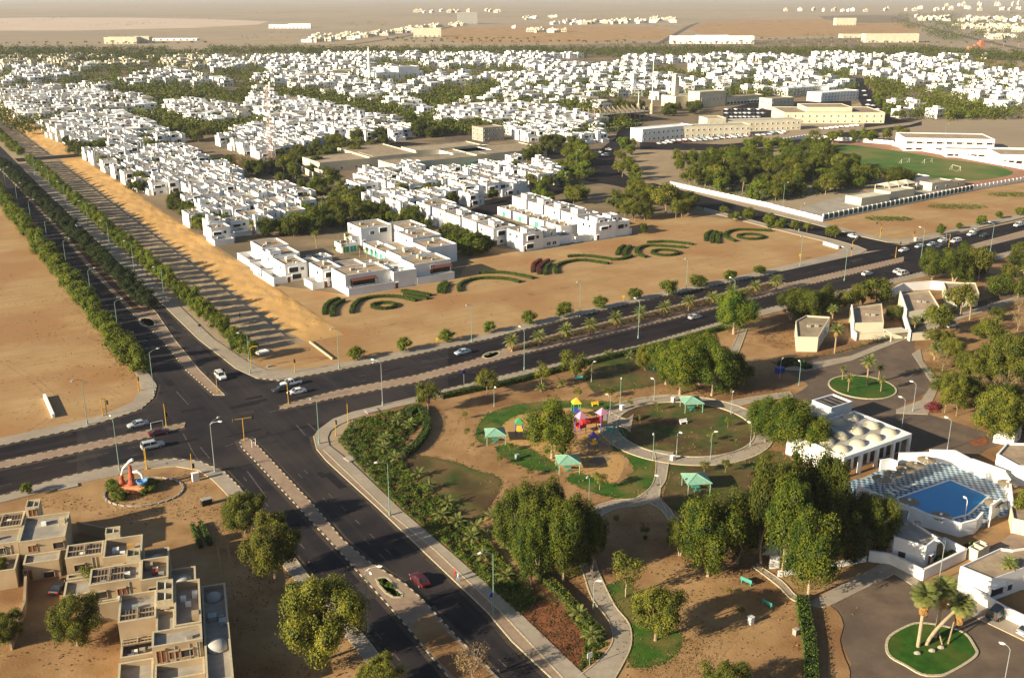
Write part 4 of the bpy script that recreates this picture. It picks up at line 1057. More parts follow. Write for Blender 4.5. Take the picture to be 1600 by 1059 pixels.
# paths: ring, stem, branches
ring = MB(); n = 72
for k in range(n):
    a, b = 2 * math.pi * k / n, 2 * math.pi * (k + 1) / n
    def rp(r_, t): return (CC[0] + r_ * math.cos(t), CC[1] + r_ * math.sin(t))
    ring.face([(*rp(15.5, a), .1), (*rp(19.0, a), .1), (*rp(19.0, b), .1), (*rp(15.5, b), .1)])
    for rr, f in ((15.2, 1), (19.2, 1)):
        ring.obox(*rp(rr, (a + b) / 2), .0, .32, 2 * math.pi * rr / n + .02, .2, (a + b) / 2, 1)
struct(ring.build('park_path', ['paving', 'kerb_light']))
def path(L, R, m='paving', z=.09, sm=4, name='park_path'):
    a, b = smooth(gpts(L), sm), smooth(gpts(R), sm)
    mb = MB().poly(a + b[::-1], z)
    for ln in (a, b):
        for p, q in zip(ln, ln[1:]):
            d = math.hypot(q[0] - p[0], q[1] - p[1])
            mb.obox((p[0] + q[0]) / 2, (p[1] + q[1]) / 2, 0, d, .18, .17, math.atan2(q[1] - p[1], q[0] - p[0]), 1)
    return struct(mb.build(name, [m, 'kerb_light']))
path([(1021, 702), (1025, 722), (1022, 750), (1012, 766), (992, 779)], [(1052, 707), (1045, 722), (1040, 750), (1030, 770), (1042, 800)], z=.094)
path([(1008, 770), (992, 779), (960, 782), (925, 793), (905, 800)], [(1030, 778), (1005, 789), (965, 795), (935, 808), (915, 818)], z=.098)
path([(1025, 778), (1042, 790), (1054, 808), (1060, 825)], [(1016, 786), (1032, 796), (1043, 810), (1050, 828)], z=.102)
path([(905, 880), (912, 897), (925, 935), (950, 968), (957, 1002), (935, 1032), (905, 1056)], [(930, 875), (936, 895), (960, 945), (983, 975), (986, 1008), (972, 1040), (958, 1064)], z=.094)
path([(1122, 632), (1150, 625), (1200, 617), (1235, 612)], [(1142, 640), (1165, 632), (1205, 624), (1240, 620)], z=.106)
path([(1130, 560), (1142, 545), (1150, 530), (1155, 515)], [(1148, 565), (1155, 548), (1161, 532), (1167, 515)], z=.09)
path([(1175, 885), (1215, 915), (1235, 935), (1258, 945)], [(1182, 881), (1222, 908), (1243, 930), (1266, 942)], z=.09)
path([(950, 662), (975, 668), (985, 675)], [(955, 645), (978, 655), (990, 648)], z=.11)
# paths by the pool houses
walkside = [([(1258, 945), (1330, 905), (1395, 872), (1402, 880), (1440, 912), (1500, 915), (1505, 925), (1600, 980), (1700, 1036), (1700, 1050), (1600, 1001), (1445, 927), (1397, 897), (1290, 950)], 'paving'),
            ([(1478, 912), (1508, 890), (1585, 830), (1640, 800), (1640, 830), (1530, 895), (1500, 917)], 'pink_paving'),
            ([(1425, 553), (1438, 545), (1442, 565), (1470, 598), (1455, 632), (1450, 648), (1400, 646), (1400, 640), (1440, 625), (1456, 600)], 'paving'),
            ([(1216, 577), (1330, 556), (1400, 528), (1455, 504), (1640, 447), (1640, 455), (1462, 511), (1400, 536), (1330, 564), (1260, 580)], 'paving')]
for p, m in walkside: sheet('footpath', p, .13, m, z0=0, side='kerb_light')
# lawns on traffic islands, each with its kerb
def island(pts, m='lawn', name='island_lawn', sm=3, kerbm='kerb_light', w=.4):
    P = smooth(gpts(pts), sm, True)
    mb = MB().poly(P, .16, 0)
    for p, q in zip(P, P[1:] + P[:1]):
        d = math.hypot(q[0] - p[0], q[1] - p[1])
        mb.obox((p[0] + q[0]) / 2, (p[1] + q[1]) / 2, 0, d + .05, w, .22, math.atan2(q[1] - p[1], q[0] - p[0]), 1)
    return struct(mb.build(name, [m, kerbm]))
IC = G(1347, 605)
def circ_px(c, r, n=20):
    return [PX(c[0] + r * math.cos(2 * math.pi * k / n), c[1] + r * math.sin(2 * math.pi * k / n)) for k in range(n)]
island(circ_px(IC, 7.9), sm=2)
island([(1385, 1012), (1390, 995), (1415, 980), (1437, 974), (1475, 979), (1507, 990), (1522, 1010), (1526, 1022), (1512, 1035), (1482, 1052), (1465, 1056), (1440, 1054), (1415, 1040), (1392, 1027)])
island([(884 - 280 + 0, 903), (598, 903), (588, 905), (592, 915), (603, 927), (615, 934), (627, 934), (629, 929), (620, 922), (610, 908)], 'grass', sm=1)
island([(220, 499), (235, 498), (242, 505), (240, 510), (226, 510), (219, 505)], 'grass', sm=2)
island([(755, 556), (765, 551), (778, 550), (780, 554), (768, 560), (757, 560)], 'grass', sm=2)
sheet('planter', [(1288, 948), (1308, 955), (1318, 978), (1312, 1000), (1320, 1030), (1328, 1050), (1322, 1080), (1296, 1080), (1293, 1000)], .14, 'park_soil', z0=0, side='kerb_light', sm=2)
sheet('red_bed', [(816, 962), (848, 932), (880, 950), (918, 1002), (906, 1046), (862, 1012)], .04, 'red_soil')
sheet('red_bed', [(1442, 636), (1455, 630), (1470, 634), (1468, 645), (1448, 645)], .12, 'red_soil')
sheet('red_bed', [(1513, 690), (1540, 682), (1545, 695), (1523, 698)], .12, 'red_soil')
sheet('playground_mat', [(918, 722), (935, 711), (955, 716), (938, 727)], .06, 'slat_wood')
sheet('sand_court', [(786, 662), (830, 642), (905, 638), (955, 648), (958, 670), (955, 700), (975, 720), (965, 750), (930, 755), (880, 735), (830, 700), (790, 690)], .03, 'orange_sand', sm=3)

# ---------------------------------------------------------------- hedges and beds
HR = np.random.default_rng(77)
def hedge(pts, w, h, label, m='hedge_leaf', group='hedges', closed=False, world=False, dens=26, leaf=.22, sm=3, name='hedge', z=0.0):
    P = smooth(pts if world else gpts(pts), sm, closed)
    if closed: P = P + [P[0]]
    x0, y0 = P[0]
    core = MB(); C = []; N = []
    for p, q in zip(P, P[1:]):
        d = math.hypot(q[0] - p[0], q[1] - p[1]); a = math.atan2(q[1] - p[1], q[0] - p[0])
        core.obox((p[0] + q[0]) / 2 - x0, (p[1] + q[1]) / 2 - y0, 0, d + w * .3, w * .78, h * .85, a)
        k = max(4, int(dens * d * (w + 2 * h)))
        t = HR.random(k) * d; f = HR.random(k) * (w + 2 * h)
        side = np.where(f < h, -1, np.where(f > h + w, 1, 0))
        off = np.where(side == -1, -w / 2, np.where(side == 1, w / 2, f - h - w / 2))
        zz = np.where(side == -1, f, np.where(side == 1, f - h - w, h + 0 * f))
        off = off + HR.normal(0, .07, k); zz = np.maximum(zz + HR.normal(0, .09, k), .05)
        ca, sa = math.cos(a), math.sin(a)
        C.append(np.stack([p[0] - x0 + ca * t - sa * off, p[1] - y0 + sa * t + ca * off, zz], 1))
        nn = np.stack([-sa * side, ca * side, np.where(side == 0, 1, .25)], 1).astype(float); N.append(nn)
    C = np.concatenate(C); N = np.concatenate(N)
    o = thing(name, label, 'hedge', (x0, y0, z), 0, group)
    link('foliage', npmesh('foliage', leaf_quads(HR, C, N, leaf), 4, [m]), o)
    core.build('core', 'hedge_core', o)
    return o
G1 = 'curved hedges on the sand before the white courts'
arcs = [
 ([(507, 492), (508, 482), (516, 473), (530, 468)], 'outer green hedge of the pair at the left end'),
 ([(519, 495), (520, 484), (527, 476), (537, 471)], 'inner green hedge of the pair at the left end'),
 ([(549, 490), (553, 478), (566, 469), (590, 465), (620, 465), (650, 471)], 'long arching hedge nearest the corner house'),
 ([(628, 456), (645, 458), (672, 463)], 'short straight hedge right of the first arch'),
 ([(632, 461), (650, 465), (668, 468)], 'lower of the two short hedges by the first arch'),
 ([(686, 458), (687, 449), (697, 442)], 'small curved hedge at the right corner of the front house'),
 ([(693, 459), (695, 451), (700, 445)], 'thin curved hedge just inside the small one by the house corner'),
 ([(718, 456), (717, 448), (730, 440), (755, 436), (790, 437), (812, 442)], 'long arching hedge second from the left'),
 ([(750, 428), (775, 427), (800, 429), (833, 436)], 'long low hedge above the second arch'),
 ([(869, 428), (868, 418), (884, 411), (912, 408), (950, 413)], 'long arching hedge third from the left'),
 ([(888, 402), (915, 401), (955, 406)], 'long low hedge above the third arch'),
 ([(955, 407), (972, 406), (987, 401)], 'short hedge linking the third arch to its right pair'),
 ([(964, 399), (968, 390), (976, 385)], 'left curved hedge of the pair right of the third arch'),
 ([(975, 402), (978, 393), (985, 386)], 'right curved hedge of the pair right of the third arch'),
 ([(1009, 403), (995, 397), (998, 389), (1018, 385), (1070, 388)], 'long arching hedge fourth from the left'),
 ([(1012, 380), (1045, 379), (1082, 383)], 'long low hedge above the fourth arch'),
 ([(1103, 377), (1103, 368), (1113, 362)], 'leftmost of the three thick hedges near the right end'),
 ([(1112, 380), (1113, 370), (1120, 363)], 'middle of the three thick hedges near the right end'),
 ([(1122, 381), (1121, 372), (1126, 365)], 'rightmost of the three thick hedges near the right end'),
 ([(1149, 378), (1133, 371), (1137, 364), (1158, 360), (1205, 362)], 'long arching hedge at the right end'),
]
for p, l in arcs: hedge(p, 1.35, .9, l, group=G1, dens=20, leaf=.26)
hedge([(832, 426), (834, 415), (845, 408)], 1.4, 1.1, 'dark red curved hedge, outer of the red pair', 'red_leaf', G1, dens=16)
hedge([(842, 429), (843, 419), (857, 408)], 1.4, 1.1, 'dark red curved hedge, inner of the red pair', 'red_leaf', G1, dens=16)
hedge([(852, 430), (853, 421), (860, 413)], 1.0, 1.0, 'thin green hedge inside the two red ones', group=G1, dens=16)
for c, rx, l in (((600, 479), 3.2, 'closed ring of low hedge inside the first arch'), ((1039, 396), 4.2, 'closed ring of low hedge inside the fourth arch'), ((1173, 371), 4.4, 'closed ring of low hedge inside the right arch')):
    c = G(*c)
    hedge([(c[0] + rx * math.cos(t) * 1.15, c[1] + rx * math.sin(t)) for t in [2 * math.pi * k / 10 for k in range(10)]], 1.3, .9, l, group=G1, closed=True, world=True, sm=2, dens=16)
hedge([(692, 622), (740, 611), (800, 599), (900, 573), (1000, 549), (1060, 534), (1130, 514)], 2.0, 1.3, 'long dark hedge between the park and the main road', 'hedge_leaf', 'park hedges', dens=14)
hedge([(768, 832), (800, 862), (845, 903), (885, 940), (915, 973), (942, 1000)], 1.5, 1.3, 'bright hedge between the shrub bed and the grey park path', 'street_leaf', 'park hedges', dens=18)
hedge([(1252, 940), (1257, 975), (1264, 1010), (1268, 1090)], 1.9, 1.4, 'tall green hedge between park sand and the car park', 'hedge_leaf', 'park hedges', dens=22)
hedge([(640, 650), (655, 640), (668, 668), (650, 700), (632, 712)], 1.8, 1.4, 'dark hedge closing the shrub bed towards the playground', 'hedge_leaf', 'park hedges', dens=16)
hedge([(1462, 878), (1490, 866), (1520, 853)], 1.1, .9, 'low planting along the white garden wall', 'hedge_leaf', 'park hedges', dens=16)
hedge([(1300, 826), (1312, 840), (1322, 856)], 1.0, .8, 'small hedge in the shade near the pool house', 'hedge_leaf', 'park hedges', dens=12)
hedge([(301, 824), (306, 838), (314, 856)], .8, .9, 'left of two short parallel hedges near the beige flats', 'shrub_leaf', 'short parallel hedges', dens=26)
hedge([(313, 820), (320, 834), (329, 852)], .8, .9, 'right of two short parallel hedges near the beige flats', 'shrub_leaf', 'short parallel hedges', dens=26)
hedge([(1222, 572), (1235, 566), (1262, 576)], 3, 1.2, 'dark clipped shrub patch by the lane mouth', 'hedge_leaf', 'park hedges', dens=9, leaf=.3)
# ground cover
def bed(poly, n, m, label, hmax=.8, leaf=.35, seed=1, name='shrubbery'):
    r = random.Random(seed); P = gpts(poly); xs = [p[0] for p in P]; ys = [p[1] for p in P]
    C = []
    while len(C) < n:
        x, y = r.uniform(min(xs), max(xs)), r.uniform(min(ys), max(ys))
        if inpoly(x, y, P):
            f = noise.noise(Vector((x * .55, y * .55, seed))) + .5 * noise.noise(Vector((x * 1.7, y * 1.7, seed)))
            if f > -.42: C.append((x, y, max(.04, (f + .45) * hmax * r.uniform(.5, 1))))
    C = np.array(C); g = np.random.default_rng(seed)
    N = np.tile([0, 0, 1.0], (len(C), 1)) + g.normal(0, .5, C.shape)
    return stuff(link(name, npmesh(name, leaf_quads(g, C, N, leaf), 4, [m])), label, 'shrubs')
BED = [(528, 690), (548, 660), (600, 646), (645, 636), (668, 650), (640, 682), (622, 712), (645, 745), (705, 792), (765, 850), (815, 915), (845, 935), (812, 962), (800, 950), (690, 850), (620, 790), (560, 728)]
bed(BED, 46000, 'shrub_leaf', 'dense low green shrubs filling the bed behind the corner pavement', .9, .30, 1)
bed(BED, 5500, 'shrub_brown', 'brownish dry shrubs mixed into the corner bed', .75, .26, 2)
bed([(816, 962), (848, 932), (880, 950), (918, 1002), (906, 1046), (862, 1012)], 3500, 'shrub_brown', 'low rust coloured plants on the red soil bed', .3, .2, 3)
bed([(880, 950), (925, 985), (950, 1005), (935, 1030), (905, 1048), (915, 1000)], 2500, 'shrub_leaf', 'green plants between the red bed and the grey path', .8, .26, 4)
bed([(690, 800), (760, 845), (830, 925), (870, 950), (845, 935), (800, 900)], 3500, 'street_leaf', 'bright leafy plants along the inner edge of the shrub bed', 1.2, .3, 5)
bed([(745, 668), (850, 628), (1010, 640), (1000, 690), (1020, 760), (930, 770), (760, 700)], 1200, 'shrub_leaf', 'sparse tufts of grass round the playground', .12, .14, 6, 'grass_tufts')
bed([(1035, 1059), (985, 1045), (1060, 1015), (1100, 960), (1130, 1000), (1110, 1059)], 1600, 'dry_leaf', 'dry yellow grass tufts on the sand by the small lawn', .2, .16, 7, 'grass_tufts')
bed([(1205, 545), (1180, 520), (1240, 500), (1262, 530), (1250, 548)], 900, 'shrub_brown', 'rows of small dry plants on the sand by the villas', .4, .3, 8, 'grass_tufts')
bed([(1442, 636), (1455, 630), (1470, 634), (1468, 645), (1448, 645)], 900, 'red_leaf', 'dark red shrub at the lane corner', 1.2, .25, 9)
bed([(598, 905), (590, 908), (605, 927), (625, 932), (616, 918)], 1500, 'hedge_leaf', 'low green shrubs in the oval median bed', .6, .22, 10)

for c, s_, l in (((1388, 343), 7, 'flat thorny shrubs on the sand nearest the fence corner'), ((1495, 324), 9, 'flat thorny shrubs on the sand right of the first patch'), ((1585, 305), 9, 'flat thorny shrubs on the sand near the right edge')):
    a, b = G(*c)
    bed([PX(a + s_ * 1.5 * math.cos(t), b + s_ * .6 * math.sin(t)) for t in [k * .628 for k in range(10)]], 1500, 'shrub_leaf', l, 1.5, .4, int(c[0]))
bed([(800, 545), (884, 522), (1037, 486), (1200, 446), (1222, 446), (1200, 453), (1037, 493), (900, 525), (800, 549)], 5000, 'median_leaf', 'low dark planting under the median palms', .7, .35, 31)
bed([(1060, 280), (1160, 250), (1275, 240), (1360, 292), (1250, 310), (1200, 316), (1110, 300)], 6000, 'shrub_leaf', 'green undergrowth below the walled grove', .8, .9, 33)
bed([(1250, 560), (1330, 545), (1400, 515), (1440, 490), (1500, 470), (1560, 470), (1500, 490), (1400, 530), (1320, 552)], 1500, 'shrub_leaf', 'garden shrubs along the villa lane', 1.2, .4, 34)
bed([(1440, 575), (1600, 560), (1600, 640), (1500, 640), (1470, 620)], 2600, 'shrub_leaf', 'garden shrubs right of the round traffic lawn', 1.3, .4, 35)
# fallen leaves under the big trees, stones and dry scrub over the open sand
lr_ = np.random.default_rng(4); Ls = []
for (x, y, w_) in ALLT:
    if w_ > 2.6 and y < 330:
        n_ = int(26 * w_ * w_ / 4); a_ = lr_.random(n_) * 6.283; d_ = np.sqrt(lr_.random(n_)) * w_ * 1.5
        Ls.append(np.stack([x + d_ * np.cos(a_), y + d_ * np.sin(a_), .085 + .05 * lr_.random(n_)], 1))
Ls = np.concatenate(Ls); stuff(link('fallen_leaves', npmesh('fallen_leaves', leaf_quads(lr_, Ls, np.tile([0, 0, 3.0], (len(Ls), 1)), .34), 4, ['litter'])), 'brown fallen leaves lying under the big trees', 'leaves')
Ss = []
for poly, n_ in (([(0, 420), (0, 690), (200, 640), (205, 590), (60, 430)], 500), ([(400, 560), (700, 525), (1300, 390), (1320, 380), (1000, 350), (700, 450), (480, 500)], 900), ([(0, 790), (300, 735), (450, 900), (600, 1059), (370, 1059), (350, 860), (140, 800)], 1100), ([(640, 650), (1200, 560), (1250, 700), (1260, 940), (1250, 1059), (960, 1059), (900, 900)], 2200), ([(1300, 360), (1600, 290), (1600, 330), (1400, 370)], 300), ([(1150, 520), (1600, 410), (1600, 470), (1250, 560)], 900)):
    P_ = gpts(poly); xs = [p[0] for p in P_]; ys = [p[1] for p in P_]; k_ = 0
    while k_ < n_:
        x, y = lr_.uniform(min(xs), max(xs)), lr_.uniform(min(ys), max(ys))
        if inpoly(x, y, P_) and noise.noise(Vector((x * .12, y * .12, 9))) > -.15: Ss.append((x, y, .05 + .12 * lr_.random())); k_ += 1
Ss = np.array(Ss); stuff(link('dry_scrub', npmesh('dry_scrub', leaf_quads(lr_, Ss, np.tile([0, -.5, 1.0], (len(Ss), 1)), .33), 4, ['litter'])), 'small stones and dry scrub scattered over the open sand', 'scrub')
# ---------------------------------------------------------------- palms
def frond_mb(L, droop, wid, n=7, m=0, rise=.6):
    mb = MB()
    def pt(t): return (L * t * (1 - .12 * t), 0, rise * L * t - droop * L * t * t)
    for i in range(n):
        t0, t1 = i / n, (i + 1) / n
        a, b = pt(t0), pt(t1)
        w0, w1 = wid * (.35 + 1.1 * t0 * (1 - t0) * 2.2), wid * (.35 + 1.1 * t1 * (1 - t1) * 2.2) * (0.15 if i == n - 1 else 1)
        for s in (-1, 1):     # split leaflets hanging from the rib
            k = 3
            for j in range(k):
                u0, u1 = (j + .05) / k, (j + .72) / k
                p = [a[q] + (b[q] - a[q]) * u0 for q in range(3)]; p2 = [a[q] + (b[q] - a[q]) * u1 for q in range(3)]
                ww = w0 + (w1 - w0) * u0
                mb.face([tuple(p), tuple(p2), (p2[0] + ww * .35, s * ww, p2[2] - ww * .45), (p[0] + ww * .35, s * ww, p[2] - ww * .45)], m)
    return mb
def palm_proto(name, seed, H, r0, nf, L, wid, dry=8, lean=(0, 0), skirt=0, tm='palm_trunk', split=False):
    g = random.Random(seed)
    P = Proto(name, 'palm')
    t = MB(); pts = []; rad_ = []
    for i in range(9):
        f = i / 8
        pts.append(Vector((lean[0] * f ** 1.6, lean[1] * f ** 1.6, H * f - .1)))
        rad_.append(r0 * (1.25 - .3 * f + .12 * (i % 2)))
    t.path(pts, rad_, 8)
    P.add('trunk', t, tm)
    top = pts[-1]
    cr = MB()
    def put(mb, ang, tilt, dst, m, base=top, tw=0):
        M = Matrix.Translation(base) @ Matrix.Rotation(ang, 4, 'Z') @ Matrix.Rotation(-tilt, 4, 'Y')
        i = len(dst.v); dst.v += [tuple(M @ Vector(v)) for v in mb.v]
        dst.f += [tuple(i + k for k in f) for f in mb.f]; dst.m += [m] * len(mb.f)
    fr = []
    for k in range(nf):
        f = k / nf; d = MB()
        put(frond_mb(L * g.uniform(.85, 1.1), g.uniform(.55, .8), wid), k * 2.399, rad(62 - 92 * f) * 1.0, d, 0)
        fr.append((d, 0))
    for k in range(dry):
        d = MB(); put(frond_mb(L * g.uniform(.55, .8), .35, wid * .8), k * 2.6, rad(-62 - g.uniform(0, 20)), d, 0, top - Vector((0, 0, .25)))
        fr.append((d, 1))
    for k in range(skirt):
        d = MB(); put(frond_mb(L * g.uniform(.45, .6), .2, wid * .9), k * 2.2, rad(-80 - g.uniform(0, 12)), d, 0, top - Vector((0, 0, .5 + 1.6 * k / skirt)))
        fr.append((d, 1))
    if split:
        for d, q in fr: P.add('frond', d, 'palm_dry' if q else 'palm_leaf')
    else:
        for d, q in fr:
            i = len(cr.v); cr.v += d.v; cr.f += [tuple(i + k for k in f) for f in d.f]; cr.m += [q] * len(d.f)
        P.add('crown', cr, ['palm_leaf', 'palm_dry'])
    return P
PALM = [palm_proto('date_palm', s, 3.2, .24, 34, 3.0, .42, 6) for s in (1, 2, 3)]
PALMT = [palm_proto('tall_palm', s, 7, .2, 30, 2.8, .42, 10, lean=(.4, .2)) for s in (4, 5)]
PALMS_ = [palm_proto('young_palm', s, .7, .16, 16, 1.9, .3, 2) for s in (6, 7)]
PR = random.Random(8)
def palm(P, bx, by, label, group, sc=1.0):
    x, y = G(bx, by); ALLT.append((x, y, 2))
    return PR.choice(P).place((x, y, 0), PR.uniform(0, 6.28), label, group, scale=sc * PR.uniform(.93, 1.07))
for i, (x, y) in enumerate([(800, 550), (842, 542), (884, 533), (922, 524), (962, 514), (1000, 504), (1038, 496), (1076, 486), (1112, 479), (1143, 470), (1179, 462), (1212, 454)]):
    palm(PALM, x, y, f'feathery date palm on the main road median, {nth(i)} from the left', 'palms on the main road median')
for x, y, l, s in [(1354, 603, 'tallest palm in the middle of the round traffic lawn', 1.0), (1316, 594, 'small palm at the upper left of the round traffic lawn', .5), (1325, 612, 'small palm at the left of the round traffic lawn', .5), (1372, 596, 'small palm at the upper right of the round traffic lawn', .5), (1376, 612, 'small palm at the lower right of the round traffic lawn', .45)]:
    palm(PALMT, x, y, l, 'palms on the round traffic lawn', s)
for x, y, l, s in [(1304, 552, 'tall palm with bare trunk beside the first villa', .9), (1460, 562, 'palm with thick brown trunk left of the parked cars', 1.0), (1562, 462, 'large golden feathery palm in the upper right gardens', 1.1), (1515, 500, 'palm with drooping dry fronds beside the white car', .9), (1428, 524, 'palm leaning over the garden wall of the villas', .7), (1600, 448, 'palm at the right picture edge below the road', .8), (1300, 512, 'small palm at the roof edge of the first villa', .8), (1572, 922, 'fan palm in the patio of the right white house', .7)]:
    palm(PALM if s > .9 else PALMT, x, y, l, 'garden palms on the right', s)
for i, (x, y) in enumerate([(602, 690), (600, 705), (622, 660), (640, 668), (655, 745), (672, 765), (700, 790), (618, 720), (690, 810), (715, 820), (745, 830), (770, 812), (800, 852), (820, 880), (790, 905), (755, 872), (738, 845), (905, 965), (925, 1000), (846, 610), (878, 604), (918, 590), (1070, 555), (1015, 555), (985, 560), (950, 558), (1050, 548)]):
    palm(PALMS_, x, y, f'young palm {"in the corner shrub bed" if i < 17 else "near the park edge"}, {nth(i if i < 17 else i - 17)} counted from the junction', 'young palms planted in the park', 1.15)
for i, (x, y) in enumerate([(495, 388), (543, 392), (480, 360), (395, 372), (410, 368), (745, 395), (1180, 300), (1215, 290), (1240, 262), (1285, 255), (1130, 262), (1160, 300)]):
    palm(PALMT, x, y, f'slim palm among the distant gardens, {nth(i)} in the list from the white court', 'palms of the distant gardens', .8)
for x, y, l in [(524, 402, 'left palm in the first white court'), (537, 398, 'second palm in the first white court'), (562, 402, 'middle palm in the first white court'), (573, 404, 'fourth palm in the first white court'), (867, 372, 'palm in the second white court'), (830, 352, 'palm at the garages of the second white court')]:
    palm(PALMT, x, y, l, 'palms inside the white courts', .5)
# the three big fan palms on the near island
def hero_palm(bx, by, H, lean, label, seed):
    P = palm_proto('fan_palm', seed, H, .22, 36, 2.5, .80, 18, lean=lean, skirt=18, split=True, tm='pale_trunk')
    x, y = G(bx, by); return P.place((x, y, .1), 0, label, 'fan palms on the near island')
hero_palm(1434, 1011, 8.6, (.1, .2), 'upright fan palm on the left of the island lawn', 21)
hero_palm(1461, 996, 8.2, (.5, .3), 'upright fan palm in the middle of the island lawn', 22)
hero_palm(1447, 1008, 5.2, (5.6, 2.6), 'leaning fan palm propped up on the island lawn', 23)
for (a, b, c, l) in (((1472, 1008), (1463, 995), 1.5, 'left wooden prop under the leaning palm'), ((1481, 1007), (1487, 994), 2.6, 'right wooden prop under the leaning palm')):
    p, q = G(*a), G(*b); m = MB().tube((0, 0, 0), (q[0] - p[0], q[1] - p[1], c), .13, .1, 6)
    t = m.build('palm_prop', 'palm_trunk'); t.location = (p[0], p[1], .15); tag(t, l, 'prop', 'wooden props of the leaning palm')
for (x, y, l) in ((1456, 1018, 'left pale stone on the island lawn'), (1470, 1013, 'right pale stone on the island lawn'), (1433, 1022, 'small white stone at the left of the island lawn')):
    p = G(x, y); m = MB().lathe([(.0, 0), (.42, .0), (.36, .28), (.12, .42), (0, .43)], n=7, sx=1.3, sy=.8)
    t = m.build('stone', 'concrete'); t.location = (p[0], p[1], .15); tag(t, l, 'stone', 'stones on the island lawn')
# ================================================================ STREET THINGS
CARM = {}
def paint(name, c):
    K('paint_' + name, c, None, rough=.28, spec=.6)
    CARM[name] = 'paint_' + name
for n_, c_ in dict(white=(.75, .75, .74), silver=(.42, .45, .48), blue=(.36, .44, .52), red=(.085, .008, .010), dark=(.035, .038, .045), green=(.02, .05, .045), black=(.015, .015, .018), taxi=(.72, .70, .62)).items(): paint(n_, c_)
K('headlight', (.75, .77, .8), None, rough=.2, spec=.8)
K('taillight', (.45, .01, .01), None, rough=.3)
CP_ = {}
def car_proto(kind, color):
    key = (kind, color)
    if key in CP_: return CP_[key]
    L, Wd, H = {'sedan': (4.6, 1.78, 1.42), 'suv': (4.8, 1.9, 1.82), 'pickup': (5.2, 1.85, 1.75)}[kind]
    P = Proto({'sedan': 'car', 'suv': 'off_road_car', 'pickup': 'pickup_truck'}[kind], 'car')
    b = MB(); hw = Wd / 2
    if kind == 'sedan': st = [(-L / 2, .45, .72, .86), (-L / 2 + .12, .28, .90, .94), (-L / 2 + .9, .24, .98, 1), (-.3, .22, .95, 1), (.75, .22, .93, 1), (L / 2 - .55, .24, .80, .97), (L / 2 - .1, .30, .68, .88), (L / 2, .40, .60, .78)]
    else: st = [(-L / 2, .5, .95, .9), (-L / 2 + .1, .35, 1.08, .97), (-L / 2 + 1, .32, 1.1, 1), (0, .3, 1.1, 1), (.9, .3, 1.08, 1), (L / 2 - .5, .32, 1.0, .97), (L / 2 - .08, .38, .88, .9), (L / 2, .5, .8, .84)]
    for x, z0, z1, w in st:
        w *= hw
        b.v += [(x, -w * .92, z0), (x, w * .92, z0), (x, w, (z0 + z1) / 2), (x, w * .9, z1), (x, -w * .9, z1), (x, -w, (z0 + z1) / 2)]
    for i in range(len(st) - 1):
        for k in range(6):
            b.f.append((i * 6 + k, i * 6 + (k + 1) % 6, i * 6 + 6 + (k + 1) % 6, i * 6 + 6 + k)); b.m.append(0)
    b.f += [(5, 4, 3, 2, 1, 0), tuple(len(b.v) - 6 + k for k in range(6))]; b.m += [0, 0]
    body = P.add('body', b, CARM[color], smooth=False)
    zb = .94 if kind == 'sedan' else 1.08
    if kind == 'sedan': gl = [(-1.75, -1.05), (1.15, .35)]
    elif kind == 'suv': gl = [(-2.25, -2.0), (1.2, .55)]
    else: gl = [(-.6, -.4), (1.3, .65)]
    (xa, xb), (xd, xc) = gl
    g = MB(); wl, wt = hw * .9, hw * .74
    V = [(xa, -wl, zb), (xd, -wl, zb), (xd, wl, zb), (xa, wl, zb), (xb, -wt, H - .05), (xc, -wt, H - .05), (xc, wt, H - .05), (xb, wt, H - .05)]
    g.v += V
    for q in [(0, 1, 5, 4), (1, 2, 6, 5), (2, 3, 7, 6), (3, 0, 4, 7)]: g.f.append(q); g.m.append(0)
    P.add('windows', g, 'glass')
    rf = MB()
    rf.v += [(xb - .04, -wt - .03, H - .08), (xc + .04, -wt - .03, H - .08), (xc + .04, wt + .03, H - .08), (xb - .04, wt + .03, H - .08), (xb + .15, -wt + .12, H), (xc - .15, -wt + .12, H), (xc - .15, wt - .12, H), (xb + .15, wt - .12, H)]
    for q in [(0, 1, 5, 4), (1, 2, 6, 5), (2, 3, 7, 6), (3, 0, 4, 7), (4, 5, 6, 7), (3, 2, 1, 0)]: rf.f.append(q); rf.m.append(0)
    for s in (-1, 1):      # pillars
        for (x0, x1) in ((xa, xb), (xd, xc), ((xa + xd) / 2, (xa + xd) / 2 - .02)):
            rf.tube((x0, s * (wl + .01), zb), (x1, s * (wt + .01), H - .05), .05, n=4)
    P.add('roof', rf, CARM[color])
    if kind == 'pickup':
        t = MB(); t.box(-L / 2 + .1, -hw * .85, .75, -.65, hw * .85, 1.12, 0); P.add('load_bed', t, 'black')
    wm = MB(); rw = .33 if kind == 'sedan' else .38
    wm.v = []; n = 12
    for y in (-.11, .11):
        for k in range(n): wm.v.append((rw * math.cos(6.2832 * k / n), y, rw * math.sin(6.2832 * k / n)))
    for k in range(n): wm.f.append((k, (k + 1) % n, n + (k + 1) % n, n + k)); wm.m.append(0)
    wm.f += [tuple(range(n - 1, -1, -1)), tuple(range(n, 2 * n))]; wm.m += [0, 0]
    wme = wm.mesh('wheel', ['tyre'])
    rm_ = MB()
    for y in (-.12, .12): rm_.face([(rw * .6 * math.cos(6.2832 * k / 10), y, rw * .6 * math.sin(6.2832 * k / 10)) for k in range(10)])
    rme = rm_.mesh('rim', ['chrome'])
    for x in (-L * .31, L * .31):
        for s in (-1, 1):
            i = P.at('wheel', wme, (x, s * hw * .92, rw)); P.at('rim', rme, (0, 0, 0), 0, sub=i)
